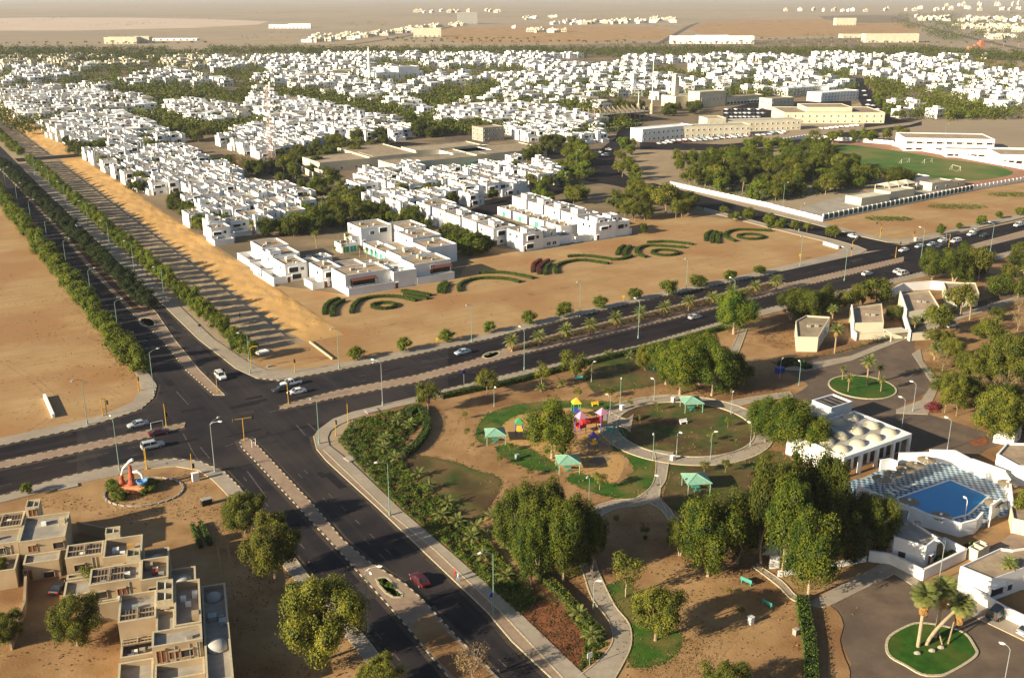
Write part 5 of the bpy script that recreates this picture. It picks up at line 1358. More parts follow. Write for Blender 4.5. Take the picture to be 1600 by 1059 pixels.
    hl = MB().box(-.06, -.18, -.07, .05, .18, .08, 0, True).mesh('headlight', ['headlight']); tl = MB().box(-.05, -.16, -.08, .06, .16, .1, 0, True).mesh('tail_light', ['taillight'])
    for s in (-1, 1):
        P.at('headlight', hl, (L / 2 - .09, s * hw * .64, st[-2][2] - .12)); P.at('tail_light', tl, (-L / 2 + .03, s * hw * .68, st[0][2] - .02))
    CP_[key] = P
    return P
YB, YA = RZ, RZ + math.pi / 2           # along the main road, along the avenue
def car(px, py, kind, color, yaw, label, group=None):
    x, y = G(px, py); z = Z_ROAD
    car_proto(kind, color).place((x, y, z), yaw, label, group)
CARS = [
 (216, 666, 'sedan', 'silver', YB + math.pi, 'silver saloon car in the upper lane left of the crossing'),
 (249, 679, 'sedan', 'red', YB, 'dark red car beside the nose of the left median'),
 (239, 700, 'suv', 'silver', YB, 'silver off-road car in the lower lane left of the crossing'),
 (345, 591, 'suv', 'white', YA + math.pi, 'white off-road car waiting at the mouth of the avenue'),
 (455, 602, 'pickup', 'white', YB + math.pi, 'white pickup farthest of three vehicles right of the crossing'),
 (440, 611, 'sedan', 'dark', YB + math.pi, 'dark car between two white ones right of the crossing'),
 (464, 615, 'sedan', 'white', YB + math.pi, 'white saloon nearest of three cars right of the crossing'),
 (723, 553, 'sedan', 'blue', YB + math.pi, 'pale blue car alone in the upper lane of the main road'),
 (656, 910, 'sedan', 'red', YA, 'dark red car driving on the lower right carriageway'),
 (1086, 498, 'sedan', 'silver', YB, 'silver car below the palm median'),
 (1204, 340, 'sedan', 'silver', YA + math.pi, 'silver car farthest up the side street by the white fence'),
 (1225, 351, 'sedan', 'white', YA + math.pi, 'white car in the side street before the fence corner'),
 (1332, 371, 'sedan', 'white', YA + math.pi, 'white car at the end of the side street'),
 (1412, 393, 'sedan', 'white', YB + math.pi, 'white car crossing the right junction by the yellow signal'),
 (1355, 430, 'sedan', 'white', YB, 'white car in the lower lane before the villas'),
 (1404, 426, 'sedan', 'taxi', YB, 'cream car beside the off-road car at the right junction'),
 (1411, 430, 'suv', 'white', YB, 'white off-road car stopped in the lower lane'),
 (1437, 387, 'sedan', 'silver', YB + math.pi, 'first car of the queue at the right lights, silver'),
 (1456, 384, 'sedan', 'blue', YB + math.pi, 'second car of the queue at the right lights, bluish'),
 (1470, 387, 'suv', 'dark', YB + math.pi, 'dark off-road car in the near lane of the queue'),
 (1474, 378, 'pickup', 'white', YB + math.pi, 'white pickup in the far lane of the queue'),
 (1493, 379, 'suv', 'white', YB + math.pi, 'white off-road car third in the near lane of the queue'),
 (1518, 368, 'sedan', 'white', YB + math.pi, 'white car behind the queue, nearer of a pair'),
 (1522, 363, 'sedan', 'taxi', YB + math.pi, 'cream car behind the queue, farther of a pair'),
 (1538, 370, 'sedan', 'green', YB + math.pi, 'dark green car at the tail of the queue'),
 (1591, 354, 'suv', 'white', YB + math.pi, 'white car arriving at the right picture edge'),
 (1486, 511, 'suv', 'white', YB, 'white off-road car parked below the garden tree in the lane'),
 (1560, 496, 'sedan', 'silver', YB, 'silver car parked in the lane on the far right'),
 (1552, 487, 'sedan', 'black', YB, 'black car parked under the shade roof in the lane'),
 (1492, 556, 'sedan', 'silver', YA, 'silver car parked right of the brown trunked palm'),
 (1476, 553, 'sedan', 'dark', YA, 'dark car parked left of the silver one by the palm'),
 (1558, 962, 'suv', 'green', YB + .15, 'dark green off-road car parked by the red gate'),
 (1607, 988, 'sedan', 'silver', YB, 'silver car half outside the right picture edge'),
 (95, 920, 'sedan', 'black', YB + .9, 'dark car parked in the shade of the beige flats'),
 (122, 354, 'sedan', 'white', YA + math.pi, 'white car among tree shadows on the right carriageway of the avenue'),
 (946, 244, 'suv', 'white', YA + .2, 'white car on the boulevard, nearer one'),
 (936, 239, 'sedan', 'silver', YA + .2, 'silver car on the boulevard, left one'),
 (951, 235, 'sedan', 'white', YA + .2, 'white car on the boulevard, far one'),
 (733, 227, 'suv', 'white', YB, 'white van on the street before the low white wall'),
]
for c in CARS: car(*c)
for i, (x, y) in enumerate([(1360, 172), (1364, 166), (1370, 180), (1371, 172), (1358, 158), (1352, 150), (1368, 187), (1350, 143), (1356, 165), (1375, 176), (1282, 202), (1290, 202), (1298, 201), (1306, 200), (1314, 199), (1322, 199), (1330, 198), (1338, 197)]):
    car(x, y, 'sedan', ('white', 'silver', 'dark', 'white')[i % 4], YA if i < 10 else YA + .3, f'far car {"on the boulevard" if i < 10 else "parked before the yellow shops"}, {nth(i if i < 10 else i - 10)} of its row', 'far cars on the upper right')
pr_ = random.Random(4)
for i in range(44):
    t = i / 44
    x, y = 1030 + 200 * t, 223 - 17 * t + (0 if i % 2 else 2.5)
    car(x, y, pr_.choice(['sedan', 'sedan', 'suv']), pr_.choice(['white', 'white', 'silver', 'dark', 'blue', 'red']), YA + pr_.uniform(-.1, .1), f'tiny parked car in front of the long shop row, {nth(i)} from left', 'cars parked along the shop row')
for i in range(26):
    x, y = 1135 + (i % 9) * 7, 172 + 6 * (i // 9)
    car(x, y, 'sedan', pr_.choice(['white', 'silver', 'dark']), YA, f'tiny car in the lot behind the shops, {nth(i % 9)} from left in {("far", "middle", "near")[i // 9]} row', 'cars in the lot behind the shop row')

# ---------------------------------------------------------------- lamps
def lamp_proto(name, H, arms, m, reach=1.8, base=True, head='lamp_white'):
    P = Proto(name, 'street lamp')
    p = MB(); p.tube((0, 0, 0), (0, 0, H), .10 if H > 7 else .07, .055 if H > 7 else .05, 8)
    if base: p.tube((0, 0, 0), (0, 0, .9), .2 if H > 7 else .13, .2 if H > 7 else .12, 8)
    P.add('pole', p, m)
    arm = MB(); arm.path([(0, 0, H - .1), (reach * .35, 0, H + .35), (reach, 0, H + .6)], [.06, .05, .045], 6)
    am = arm.mesh('arm', [MT[m]])
    h = MB(); h.v = []
    h.path([(reach - .1, 0, H + .6), (reach + .25, 0, H + .68), (reach + .75, 0, H + .66)], [.06, .15, .06], 8)
    h.box(reach + .05, -.14, H + .5, reach + .6, .14, H + .62, 0, True)
    hm = h.mesh('lamp_head', [MT[head]])
    for k in range(arms):
        a = 2 * math.pi * k / arms if arms != 2 else (-.55, .55)[k]
        i = P.at('arm', am, (0, 0, 0), a); P.at('lamp_head', hm, (0, 0, 0), 0, sub=i)
    return P
LD = lamp_proto('street_lamp', 10.6, 2, 'lamp_grey')
LS = lamp_proto('street_lamp', 10.6, 1, 'lamp_green')
LP = lamp_proto('park_lamp', 4.6, 1, 'lamp_grey', reach=.5)
LG = lamp_proto('park_lamp', 5.6, 1, 'lamp_green', reach=.5)
def lamp(P, px, py, yaw, label, group):
    x, y = G(px, py); P.place((x, y, .1), yaw, label, group)
lamp(LD, 336, 738, -YB + 1.0, 'twin headed grey street lamp at the lower left corner', 'street lamps at the crossing')
lamp(LS, 187, 735, YA, 'grey street lamp on the lower pavement left of the monument', 'street lamps at the crossing')
lamp(LS, 137, 664, -YA, 'thin street lamp on the upper left sand pavement', 'street lamps at the crossing')
lamp(LS, 241, 616, YB, 'street lamp at the corner beside the avenue tree row', 'street lamps at the crossing')
lamp(LS, 391, 584, YA + 1.5, 'grey street lamp at the corner behind the yellow signal', 'street lamps at the crossing')
lamp(LS, 530, 576, -YA, 'thin lamp on the corner pavement left of the clipped trees', 'street lamps at the crossing')
lamp(LS, 499, 694, YA + 2.2, 'green street lamp on the rounded park corner', 'street lamps at the crossing')
lamp(LD, 598, 634, YA + 1.2, 'green street lamp standing right of the park corner', 'street lamps at the crossing')
lamp(LS, 609, 806, YA + 1.4, 'green street lamp halfway down the park pavement', 'street lamps down the lower right pavement')
lamp(LS, 771, 959, YA + 1.4, 'green lamp with blue round sign near the shrub bed', 'street lamps down the lower right pavement')
lamp(LD, 576, 987, -.5, 'grey street lamp beside the largest roadside tree', 'street lamps down the lower left pavement')
for i, (x, y) in enumerate([(819, 579), (997, 529), (1145, 493), (1319, 439), (1439, 404), (1547, 395)]):
    lamp(LS, x, y, YA, f'lamp on the near kerb of the main road, {nth(i)} from the park corner', 'street lamps along the near kerb of the main road')
for i, (x, y) in enumerate([(906, 495), (1072, 455), (1250, 416), (737, 535)]):
    lamp(LS, x, y, -YA, f'thin lamp on the far kerb of the main road, number {("two", "three", "four", "one")[i]} from the left', 'street lamps along the far kerb of the main road')
for i, (x, y) in enumerate([(186, 529), (144, 475), (105, 424), (76, 390), (50, 355), (29, 326), (10, 298)]):
    lamp(LS, x, y, YB, f'lamp between left tree row and road, {nth(i)} from the junction', 'street lamps left of the avenue')
for i, (x, y) in enumerate([(257, 470), (210, 425), (172, 390), (138, 356), (103, 322), (78, 296), (55, 274)]):
    lamp(LS, x, y, YB + math.pi, f'lamp on the right pavement of the avenue, {nth(i)} from the junction', 'street lamps right of the avenue')
for x, y, l in [(1409, 669, 'grey lamp on the lane between round lawn and dome building'), (1480, 703, 'lamp in the lane above the pool wall'), (1426, 643, 'lamp right of the round traffic lawn'), (1567, 1078, 'white lamp head rising over the bottom edge'), (1467, 908, 'thin lamp at the corner of the garden wall')]:
    lamp(lamp_proto('street_lamp', 6.6, 1, 'lamp_grey', reach=.8), x, y, math.pi - .5, l, 'lamps of the lanes on the right')
for i, (x, y, P_) in enumerate([(924, 597, LP), (969, 632, LG), (1022, 625, LP), (953, 649, LP), (1020, 719, LG), (1057, 710, LP), (1110, 718, LG), (1142, 647, LP), (1172, 697, LP), (1031, 782, LP), (920, 790, LG), (772, 636, LP), (927, 952, LP), (1218, 592, LP), (1248, 603, LG)]):
    lamp(P_, x, y, .4 + i, ['white park lamp on the sand below the upper lawn', 'slim green park lamp left of the ring path', 'white park lamp behind the ring path', 'white park lamp between playground and ring path', 'slim green lamp left of the path stem', 'white lamp on the near edge of the round lawn', 'slim green lamp at the near right of the ring path', 'white lamp where the ring path meets the upper right path', 'white lamp at the right end of the ring path', 'white lamp beside the path stem', 'green lamp left of the path fork', 'short white lamp on the sand behind the hedge', 'white lamp on the left edge of the winding path', 'lamp near the shaded lane mouth', 'green lamp beside the shaded lane mouth'][i], 'lamps of the park')
for x, y, l in [(1223, 325, 'green lamp left of the side street fence'), (1248, 362, 'green lamp on the lower kerb of the side street'), (900, 268, 'thin lamp on the left of the boulevard'), (1568, 262, 'floodlight post at the right end of the pitch'), (1475, 222, 'floodlight post before the white school'), (504, 352, 'lamp behind the first white court')]:
    lamp(LS, x, y, YB, l, 'scattered far lamps')

# ---------------------------------------------------------------- signals
def heads(P, pts, face=0):
    hb = MB(); hb.box(-.18, -.12, -.5, .18, .12, .5, 0, True); hm = hb.mesh('signal_head', ['black'])
    ln = MB()
    for k in range(3): ln.v += [(.1 * math.cos(t) , -.13, .32 - .32 * k + .1 * math.sin(t)) for t in [2 * math.pi * j / 8 for j in range(8)]]; ln.f.append(tuple(range(k * 8, k * 8 + 8))); ln.m.append(0)
    lm = ln.mesh('lenses', ['kerb_light'])
    for (x, y, z, a) in pts:
        i = P.at('signal_head', hm, (x, y, z), a); P.at('lenses', lm, (0, 0, 0), 0, sub=i)
def signal(px, py, kind, yaw, label, group='yellow traffic signals'):
    P = Proto('traffic_signal', 'traffic signal'); p = MB()
    H = {'short': 3.2, 'tall': 5.4, 'T': 5.2, 'arm': 5.6, 'double': 4.6}[kind]
    p.tube((0, 0, 0), (0, 0, H), .095, .08, 8); p.tube((0, 0, 0), (0, 0, .5), .16, .16, 8)
    P.add('pole', p, 'signal_yellow')
    if kind == 'T':
        P.add('arm', MB().tube((-2.0, 0, H), (2.0, 0, H), .08, n=6), 'signal_yellow'); heads(P, [(-2.1, 0, H, 0), (2.1, 0, H, math.pi)])
    elif kind == 'arm':
        P.add('arm', MB().path([(0, 0, H - .1), (-1, 0, H + .55), (-2.8, 0, H + .9)], [.09, .08, .07], 6), 'signal_yellow'); heads(P, [(-2.9, 0, H + .6, 0), (.2, 0, 3.0, 0)])
    elif kind == 'double':
        P.add('rail', MB().tube((.9, 0, 0), (.9, 0, H - .6), .09, n=6).tube((0, 0, H - .4), (.9, 0, H - .6), .06, n=5).tube((0, 0, 1.5), (.9, 0, 1.5), .05, n=5), 'signal_yellow'); heads(P, [(1.3, 0, 3.0, 0)])
    elif kind == 'tall': heads(P, [(.3, 0, H - .3, 0), (.3, 0, 2.7, math.pi)])
    else: heads(P, [(0, -.2, H - .1, 0)])
    x, y = G(px, py); P.place((x, y, .1), yaw, label, group)
signal(161, 650, 'double', YB, 'double yellow signal post on the upper left sand corner')
signal(217, 611, 'short', YA, 'short yellow signal under the last tree of the left avenue row')
signal(260, 666, 'tall', YB, 'yellow signal at the nose of the left median')
signal(340, 613, 'T', YB + .2, 'yellow signal with two arms at the nose of the avenue median')
signal(382, 689, 'T', YB - .2, 'yellow signal with two arms at the nose of the lower median')
signal(230, 733, 'double', YA, 'double yellow post on the lower pavement behind the monument')
signal(302, 748, 'tall', YB, 'tall yellow signal beside the white cabinet on the lower left corner')
signal(451, 632, 'tall', YB, 'yellow signal at the nose of the right median')
signal(544, 661, 'arm', YB, 'tall yellow signal with bent arm at the park corner')
signal(525, 681, 'short', YA, 'short yellow signal with black head at the park corner')
signal(461, 582, 'short', YB, 'short yellow signal with white board on the sand corner')
signal(393, 576, 'arm', YA + .5, 'tall yellow signal with long arm at the end of the right avenue row')
signal(1330, 401, 'arm', YB + math.pi, 'yellow signal with arm at the side street corner')
signal(1399, 403, 'T', YB, 'yellow signal with two arms at the end of the palm median')
signal(1375, 372, 'arm', YB, 'yellow signal on the sand right of the side street')
signal(1482, 388, 'tall', YB, 'yellow signal among the queue of cars')
signal(1427, 376, 'short', YB, 'short signal on the far pavement of the right junction')
for x, y, l in [(872, 491, 'yellow call box by the kerb below the fifth clipped tree'), (974, 471, 'yellow call box by the kerb left of the eighth clipped tree'), (683, 538, 'yellow call box by the kerb left of the third clipped tree'), (1250, 405, 'yellow box on the sand near the side street')]:
    p = G(x, y); m = MB(); m.tube((0, 0, 0), (0, 0, 1.2), .08, n=6); m.box(-.35, -.2, 1.1, .35, .2, 2.0, 0, True)
    t = m.build('call_box', 'signal_yellow'); t.location = (*p, .05); tag(t, l, 'box', 'yellow boxes along the main road')
def sign(px, py, label, shape='round', m='blue_sign', H=2.6):
    t = thing('road_sign', label, 'road sign', (*G(px, py), .1), YB, 'road signs')
    MB().tube((0, 0, 0), (0, 0, H), .05, n=6).build('post', 'lamp_grey', t)
    pl = MB()
    if shape == 'round':
        pl.lathe([(0, -.03), (.42, -.03), (.42, .03), (0, .03)], n=14)
        o = pl.build('plate', m, t); o.rotation_euler = (math.pi / 2, 0, 0); o.location = (0, -.08, H - .2)
    else:
        pl.box(-.45, -.06, H - .5, .45, 0, H + .4, 0, True); pl.build('plate', m, t)
K('blue_sign', (.03, .05, .30), None, rough=.4)
sign(313, 521, 'blue round sign on the right pavement of the avenue')
sign(768, 950, 'blue round sign at the foot of the green lamp')
sign(340, 606, 'small blue arrow sign at the nose of the avenue median', H=1.2)
sign(725, 600, 'tall purple sign by the park kerb', 'square', H=3.2)
sign(1478, 380, 'cream square sign behind the queue of cars', 'square', 'kerb_light', 3.4)
sign(921, 1040, 'white square board beside the shrub bed near the path end', 'square', 'lamp_white', 1.8)
# white frame on the left median, railings
t = thing('barrier_frame', 'white hoop frame on the left median beside the red car', 'frame', (*G(237, 676), .15), YB)
MB().path([(0, 0, 0), (0, 0, 2.2), (2.6, 0, 2.2), (2.6, 0, 0)], [.06] * 4, 6).build('hoop', 'lamp_white', t)
t = thing('barrier_frame', 'white hoop at the nose of the lower median', 'frame', (*G(394, 700), .15), YB + .6)
MB().path([(0, 0, 0), (0, 0, 1.6), (1.3, 0, 1.6), (1.3, 0, 0)], [.06] * 4, 6).build('hoop', 'lamp_white', t)
def lowwall(p, q, h, w, label, m='white_wall', group=None, name='wall'):
    a, b = G(*p), G(*q); d = math.hypot(b[0] - a[0], b[1] - a[1])
    o = MB().box(0, -w / 2, 0, d, w / 2, h, 0, True).build(name, m); o.location = (*a, 0); o.rotation_euler = (0, 0, math.atan2(b[1] - a[1], b[0] - a[0]))
    return tag(o, label, 'wall', group)
lowwall((70, 621), (84, 653), 1.0, .6, 'short white wall lying across the left sand plot')
lowwall((484, 535), (520, 562), .5, .4, 'low pale kerb wall at the end of the drainage strip', 'kerb_light')
lowwall((429, 448), (397, 428), .7, .4, 'low wall at the foot of the first patio house', 'white_wall')
lowwall((402, 553), (418, 549), .5, 2.2, 'white slab lying on the sand by the last avenue tree', 'white_wall', name='slab')
lowwall((541, 720), (554, 716), .35, 2.4, 'pale concrete slab on the park pavement', 'concrete', name='slab')
lowwall((572, 645), (590, 641), .35, 2.0, 'pale concrete slab beside the shrub bed', 'concrete', name='slab')
lowwall((90, 765), (122, 758), .25, 1.4, 'grey slab on the lower left pavement', 'concrete', name='slab')
lowwall((1287, 382), (1310, 389), 1.2, .8, 'white low bench wall on the sand corner by the side street', 'white_wall')
# small cabinet, bin, dustbin by the monument
def boxthing(name, px, py, sx, sy, sz, m, label, cat, rz=YB, z=0.03, lid=None, group=None):
    t = thing(name, label, cat, (*G(px, py), z), rz, group)
    MB().box(-sx / 2, -sy / 2, 0, sx / 2, sy / 2, sz, 0, True).build('body', m, t)
    MB().box(-sx / 2 - .05, -sy / 2 - .05, sz + .002, sx / 2 + .05, sy / 2 + .05, sz + .09, 0, True).build('lid', lid or m, t)
    return t
boxthing('signal_cabinet', 306, 751, 1.3, .8, 1.7, 'lamp_white', 'white signal cabinet beside the tall yellow post', 'cabinet')
boxthing('rubbish_skip', 323, 788, 1.9, 1.2, 1.2, 'black', 'black skip with grey lid near the lower left corner', 'skip', lid='concrete')
boxthing('rubbish_bin', 808, 717, .7, .7, 1.0, 'lamp_grey', 'grey bin at the left end of the playground lawn', 'bin')
boxthing('rubbish_bin', 972, 640, .8, .8, 1.1, 'lamp_white', 'white bin beside the ring path lamp', 'bin')
boxthing('rubbish_bin', 1052, 628, .8, .8, 1.1, 'lamp_white', 'white bin behind the ring path near the shelter', 'bin')
boxthing('rubbish_bin', 1051, 719, .8, .8, 1.0, 'lamp_white', 'white bin at the fork of the ring path and stem', 'bin')
boxthing('rubbish_bin', 1173, 974, .7, .7, 1.2, 'lamp_white', 'white bin alone on the open park sand', 'bin')
boxthing('rubbish_bin', 1243, 991, .7, .7, .9, 'concrete', 'grey bin on the sand near the long hedge', 'bin')
boxthing('rubbish_skip', 1218, 582, 2.2, 1.3, 1.3, 'blue_sign', 'dark blue skip at the shaded mouth of the lane', 'skip')
boxthing('water_cabinet', 1431, 377, 1.2, .8, 1.4, 'lamp_white', 'white cabinet on the pavement at the right junction', 'cabinet')
boxthing('fallen_stone', 421, 573, 1.2, .5, .3, 'concrete', 'dark stone lying on the sand corner', 'stone')
# people
def person(px, py, shirt, trousers, label, yaw=0, stride=.25):
    t = thing('person', label, 'person', (*G(px, py), .1), yaw, 'people in the street')
    me = bpy.data.meshes.new('body'); V = [(0, 0, .95), (0, 0, 1.25), (0, 0, 1.45), (0, 0, 1.55), (0, .02, 1.70), (.1, stride * .3, .9), (.11, stride * .6, .5), (.11, stride * .4, .08), (.11, stride + .02, .04), (-.1, -stride * .3, .9), (-.11, -stride * .4, .5), (-.11, -stride * .9, .1), (-.11, -stride * .7, .04), (.2, 0, 1.42), (.25, -.08, 1.15), (.24, .05, .9), (-.2, 0, 1.42), (-.25, .08, 1.15), (-.24, .16, .92)]
    E = [(0, 1), (1, 2), (2, 3), (3, 4), (0, 5), (5, 6), (6, 7), (7, 8), (0, 9), (9, 10), (10, 11), (11, 12), (2, 13), (13, 14), (14, 15), (2, 16), (16, 17), (17, 18)]
    R = [.15, .14, .15, .06, .11, .1, .075, .05, .045, .1, .075, .05, .045, .075, .055, .04, .075, .055, .04]
    me.from_pydata(V, E, []); o = link('body', me, t)
    sk = o.modifiers.new('skin', 'SKIN'); sb = o.modifiers.new('sub', 'SUBSURF'); sb.levels = sb.render_levels = 1
    for i, v in enumerate(me.skin_vertices[0].data): v.radius = (R[i], R[i] * .85); v.use_root = (i == 0)
    me.materials.append(MT[shirt])
K('shirt_red', (.45, .05, .04), None); K('shirt_blue', (.25, .40, .55), None); K('shirt_white', (.7, .7, .68), None)
person(711, 903, 'shirt_red', 'black', 'person in a red shirt crossing the lower right pavement', YA)
person(716, 909, 'shirt_blue', 'black', 'person in pale blue beside the one in red on the pavement', YA)
person(66, 283, 'black', 'black', 'distant dark clothed person on the avenue pavement', YA)
person(375, 497, 'black', 'black', 'dark clothed person standing on the drainage strip', YA)

# ---------------------------------------------------------------- monument
x, y = G(207, 766)
t = thing('monument', 'painted sculpture of red pots, white arm and blue bowl on orange base', 'monument', (x, y, 0), rad(-6))
MB().box(-3, -1.2, 0, 3, 1.2, 1.3, 0).build('base', mat('orange_paint', (.62, .22, .10), (.70, .28, .14), 2), t)
pot = MB(); pot.lathe([(.75, 1.3), (.85, 1.7), (.5, 2.4), (.62, 2.9), (.35, 4.2), (.28, 5.2), (.3, 5.4), (0, 5.4)], (0.1, 0, 0), 12); pot.build('tall_pot', 'rust_red', t)
pot = MB(); pot.lathe([(.55, 1.3), (.6, 1.8), (.35, 2.3), (.45, 2.8), (.22, 3.2), (0, 3.2)], (-1.9, 0, 0), 12); pot.build('small_pot', 'rust_red', t)
MB().path([(-1.9, 0, 3.2), (-1.4, 0, 4.6), (-.3, 0, 5.8), (.2, 0, 6.3), (.9, 0, 6.7)], [.14, .16, .2, .26, .3], 8).build('spout', 'lamp_white', t)
MB().path([(.6, 0, 4.0), (1.6, 0, 4.2), (2.3, 0, 3.6), (2.4, 0, 2.7)], [.25, .28, .26, .2], 8).build('arm', 'lamp_white', t)
MB().lathe([(0, 1.3), (.5, 1.35), (.95, 1.8), (1.15, 2.3), (1.0, 2.35), (.4, 2.0), (0, 1.9)], (2.2, 0, 0), 14).build('bowl', mat('blue_paint', (.10, .25, .50), (.14, .32, .58), 2), t)
for i, (x, y, w_, l) in enumerate([(181, 768, 2.3, 'dark round bush left of the monument'), (187, 779, 2.5, 'pale clipped bush in front of the monument'), (228, 768, 2.6, 'dark round bush right of the monument'), (238, 760, 2.3, 'dark bush behind the monument, right side'), (176, 762, 1.8, 'small dark bush behind the monument, left side')]):
    p = G(x, y)
    o = KIND['ball'][0][i % 3]
    tt = thing('bush', l, 'bush', (*p, 0), i, 'bushes round the monument', scale=(w_ / 3.5 * 1.6,) * 2 + (.62,))
    c = link('foliage', o.parts[1][1], tt); c.location = (0, 0, -.9)
# kerbed round bed
p = G(225, 768)
rb = MB()
for k in range(30):
    a = 2 * math.pi * k / 30
    rb.obox(p[0] + 7.4 * math.cos(a), p[1] + 6 * math.sin(a), 0, .3, 1.5, .25, math.atan2(6 * math.sin(a), 7.4 * math.cos(a)))
struct(rb.build('bed_edging', 'concrete'))
# ---------------------------------------------------------------- park shelters and play
def shelter(px, py, label, s=1.0):
    t = thing('shelter', label, 'shelter', (*G(px, py), .03), RZ * .2, 'green roofed park shelters', s * .9)
    r_ = MB(); h = 2.6; e = 2.6
    for k in range(4):
        c = [(-e, -e), (e, -e), (e, e), (-e, e)]
        a, b = c[k], c[(k + 1) % 4]
        r_.face([(a[0], a[1], h), (b[0], b[1], h), (0, 0, h + 1.1)])
        r_.face([(b[0], b[1], h - .12), (a[0], a[1], h - .12), (0, 0, h + .95)])
        r_.face([(a[0], a[1], h - .12), (b[0], b[1], h - .12), (b[0], b[1], h), (a[0], a[1], h)])
        r_.tube((a[0], a[1], h + .03), (0, 0, h + 1.14), .06, n=4)
    r_.build('roof', 'teal_pale', t)
    for sx in (-1, 1):
        for sy in (-1, 1): MB().tube((sx * 2.3, sy * 2.3, 0), (sx * 2.3, sy * 2.3, h + .05), .09, n=6).build('post', 'teal_pale', t)
    MB().box(-.8, -.5, .68, .8, .5, .76, 0, True).tube((0, 0, 0), (0, 0, .7), .1, n=6).build('table', 'teal', t)
    for sy in (-1, 1): MB().box(-.8, sy * 1.0 - .18, .4, .8, sy * 1.0 + .18, .47, 0, True).box(-.6, sy * 1.0 - .1, 0, -.5, sy + .1, .4).box(.5, sy - .1, 0, .6, sy + .1, .4).build('bench', 'teal', t)
shelter(774, 690, 'green roofed shelter on the left lawn beyond the shrub bed', .95)
shelter(887, 734, 'green roofed shelter on the sand in front of the playground')
shelter(1087, 765, 'green roofed shelter on the lawn right of the path stem', 1.05)
shelter(1080, 640, 'green roofed shelter at the back of the ring path')
# turquoise star climber
t = thing('climbing_star', 'turquoise star shaped climbing frame beside the ring path', 'climbing frame', (*G(957, 688), .05), .3)
top = (0, 0, 3.0)
for k in range(6):
    a = 2 * math.pi * k / 6; q = (3.2 * math.cos(a), 3.2 * math.sin(a), 0); m_ = (2.2 * math.cos(a), 2.2 * math.sin(a), 2.3)
    MB().path([q, m_, top], [.09, .09, .09], 6).build('leg', 'teal', t)
    b = a + math.pi / 6
    f = MB(); f.face([top, m_, (1.2 * math.cos(b), 1.2 * math.sin(b), 2.2)]); f.face([m_, top, (1.2 * math.cos(b), 1.2 * math.sin(b), 2.18)]); f.build('panel', 'teal', t)
for n_, c_ in dict(play_red=(.55, .04, .03), play_yellow=(.75, .48, .04), play_pink=(.62, .28, .42), play_blue=(.06, .09, .40), play_purple=(.16, .10, .45), play_green=(.05, .30, .12)).items(): K(n_, c_, None, rough=.4)
def play_tower(px, py, label, roofm, postm, deckm, h=3.6, s=1.0, rz=.4, slide=None, pointed=True, z=.05, name='play_tower'):
    t = thing(name, label, 'play tower', (*G(px, py), z), rz, 'playground equipment', s)
    for sx in (-1, 1):
        for sy in (-1, 1): MB().tube((sx * .8, sy * .8, 0), (sx * .8, sy * .8, h - .8), .09, n=6).build('post', postm, t)
    MB().box(-.85, -.85, 1.3, .85, .85, 1.42, 0, True).build('deck', deckm, t)
    for sy in (-.85, .85): MB().box(-.8, sy - .03, 1.42, .8, sy + .03, 2.1, 0, True).build('side_panel', deckm, t)
    r_ = MB()
    for k in range(4):
        c = [(-1.05, -1.05), (1.05, -1.05), (1.05, 1.05), (-1.05, 1.05)]; a, b = c[k], c[(k + 1) % 4]
        r_.face([(*a, h - .8), (*b, h - .8), (0, 0, h + .5 if pointed else h)])
    r_.face([(-1.05, -1.05, h - .82), (-1.05, 1.05, h - .82), (1.05, 1.05, h - .82), (1.05, -1.05, h - .82)])
    r_.build('roof', roofm, t)
    if slide:
        sl = MB()
        sl.v = [(.85, -.4, 1.4), (.85, .4, 1.4), (2.2, .4, .7), (2.2, -.4, .7), (3.4, .4, .2), (3.4, -.4, .2)]
        sl.f = [(0, 3, 2, 1), (3, 5, 4, 2)]; sl.m = [0, 0]
        for sy in (-.4, .4): sl.path([(.85, sy, 1.55), (2.2, sy, .85), (3.4, sy, .35)], [.07] * 3, 5)
        sl.build('slide', slide, t)
    return t
play_tower(907, 676, 'left play tower with pink pointed roof', 'play_pink', 'play_purple', 'play_red', 4.4, 1.05, .55)
play_tower(940, 670, 'right play tower with pink pointed roof', 'play_pink', 'play_purple', 'play_yellow', 4.4, 1.05, .55)
t = thing('play_tunnel', 'long red bridge tunnel between the two pink roofed towers', 'play tunnel', (*G(908, 675), 1.35), 0.1, 'playground equipment')
a, b = G(908, 675), G(939, 670); dx, dy = b[0] - a[0], b[1] - a[1]
tb = MB()
for k in range(8):
    p0 = (dx * k / 8, dy * k / 8, 1.0); p1 = (dx * (k + 1) / 8, dy * (k + 1) / 8, 1.0); tb.tube(p0, p1, .62 + .06 * (k % 2), n=12)
tb.build('tunnel', 'play_red', t); t.rotation_euler = (0, 0, 0)
play_tower(927, 700, 'purple roofed play tower standing in front of the tunnel', 'play_purple', 'play_blue', 'play_yellow', 3.8, .9, .2, 'play_blue')
play_tower(811, 680, 'green and blue play tower at the far left of the playground', 'play_green', 'play_blue', 'play_yellow', 4.2, .9, .1, 'play_blue')
play_tower(900, 652, 'yellow roofed play tower half hidden behind the big tree', 'play_yellow', 'play_green', 'play_blue', 4.4, 1.0, .2, 'play_yellow')
def bench(px, py, m, label, rz=0.3, s=1.0):
    t = thing('bench', label, 'bench', (*G(px, py), .05), rz, 'park benches', s)
    MB().box(-.9, -.25, .42, .9, .25, .5, 0, True).build('seat', m, t)
    MB().box(-.9, .24, .55, .9, .3, 1.0, 0, True).build('backrest', m, t)
    for sx in (-.7, .7): MB().box(sx - .05, -.22, 0, sx + .05, .28, .55, 0, True).build('leg', m, t)
bench(930, 634, 'play_yellow', 'yellow bench behind the playground')
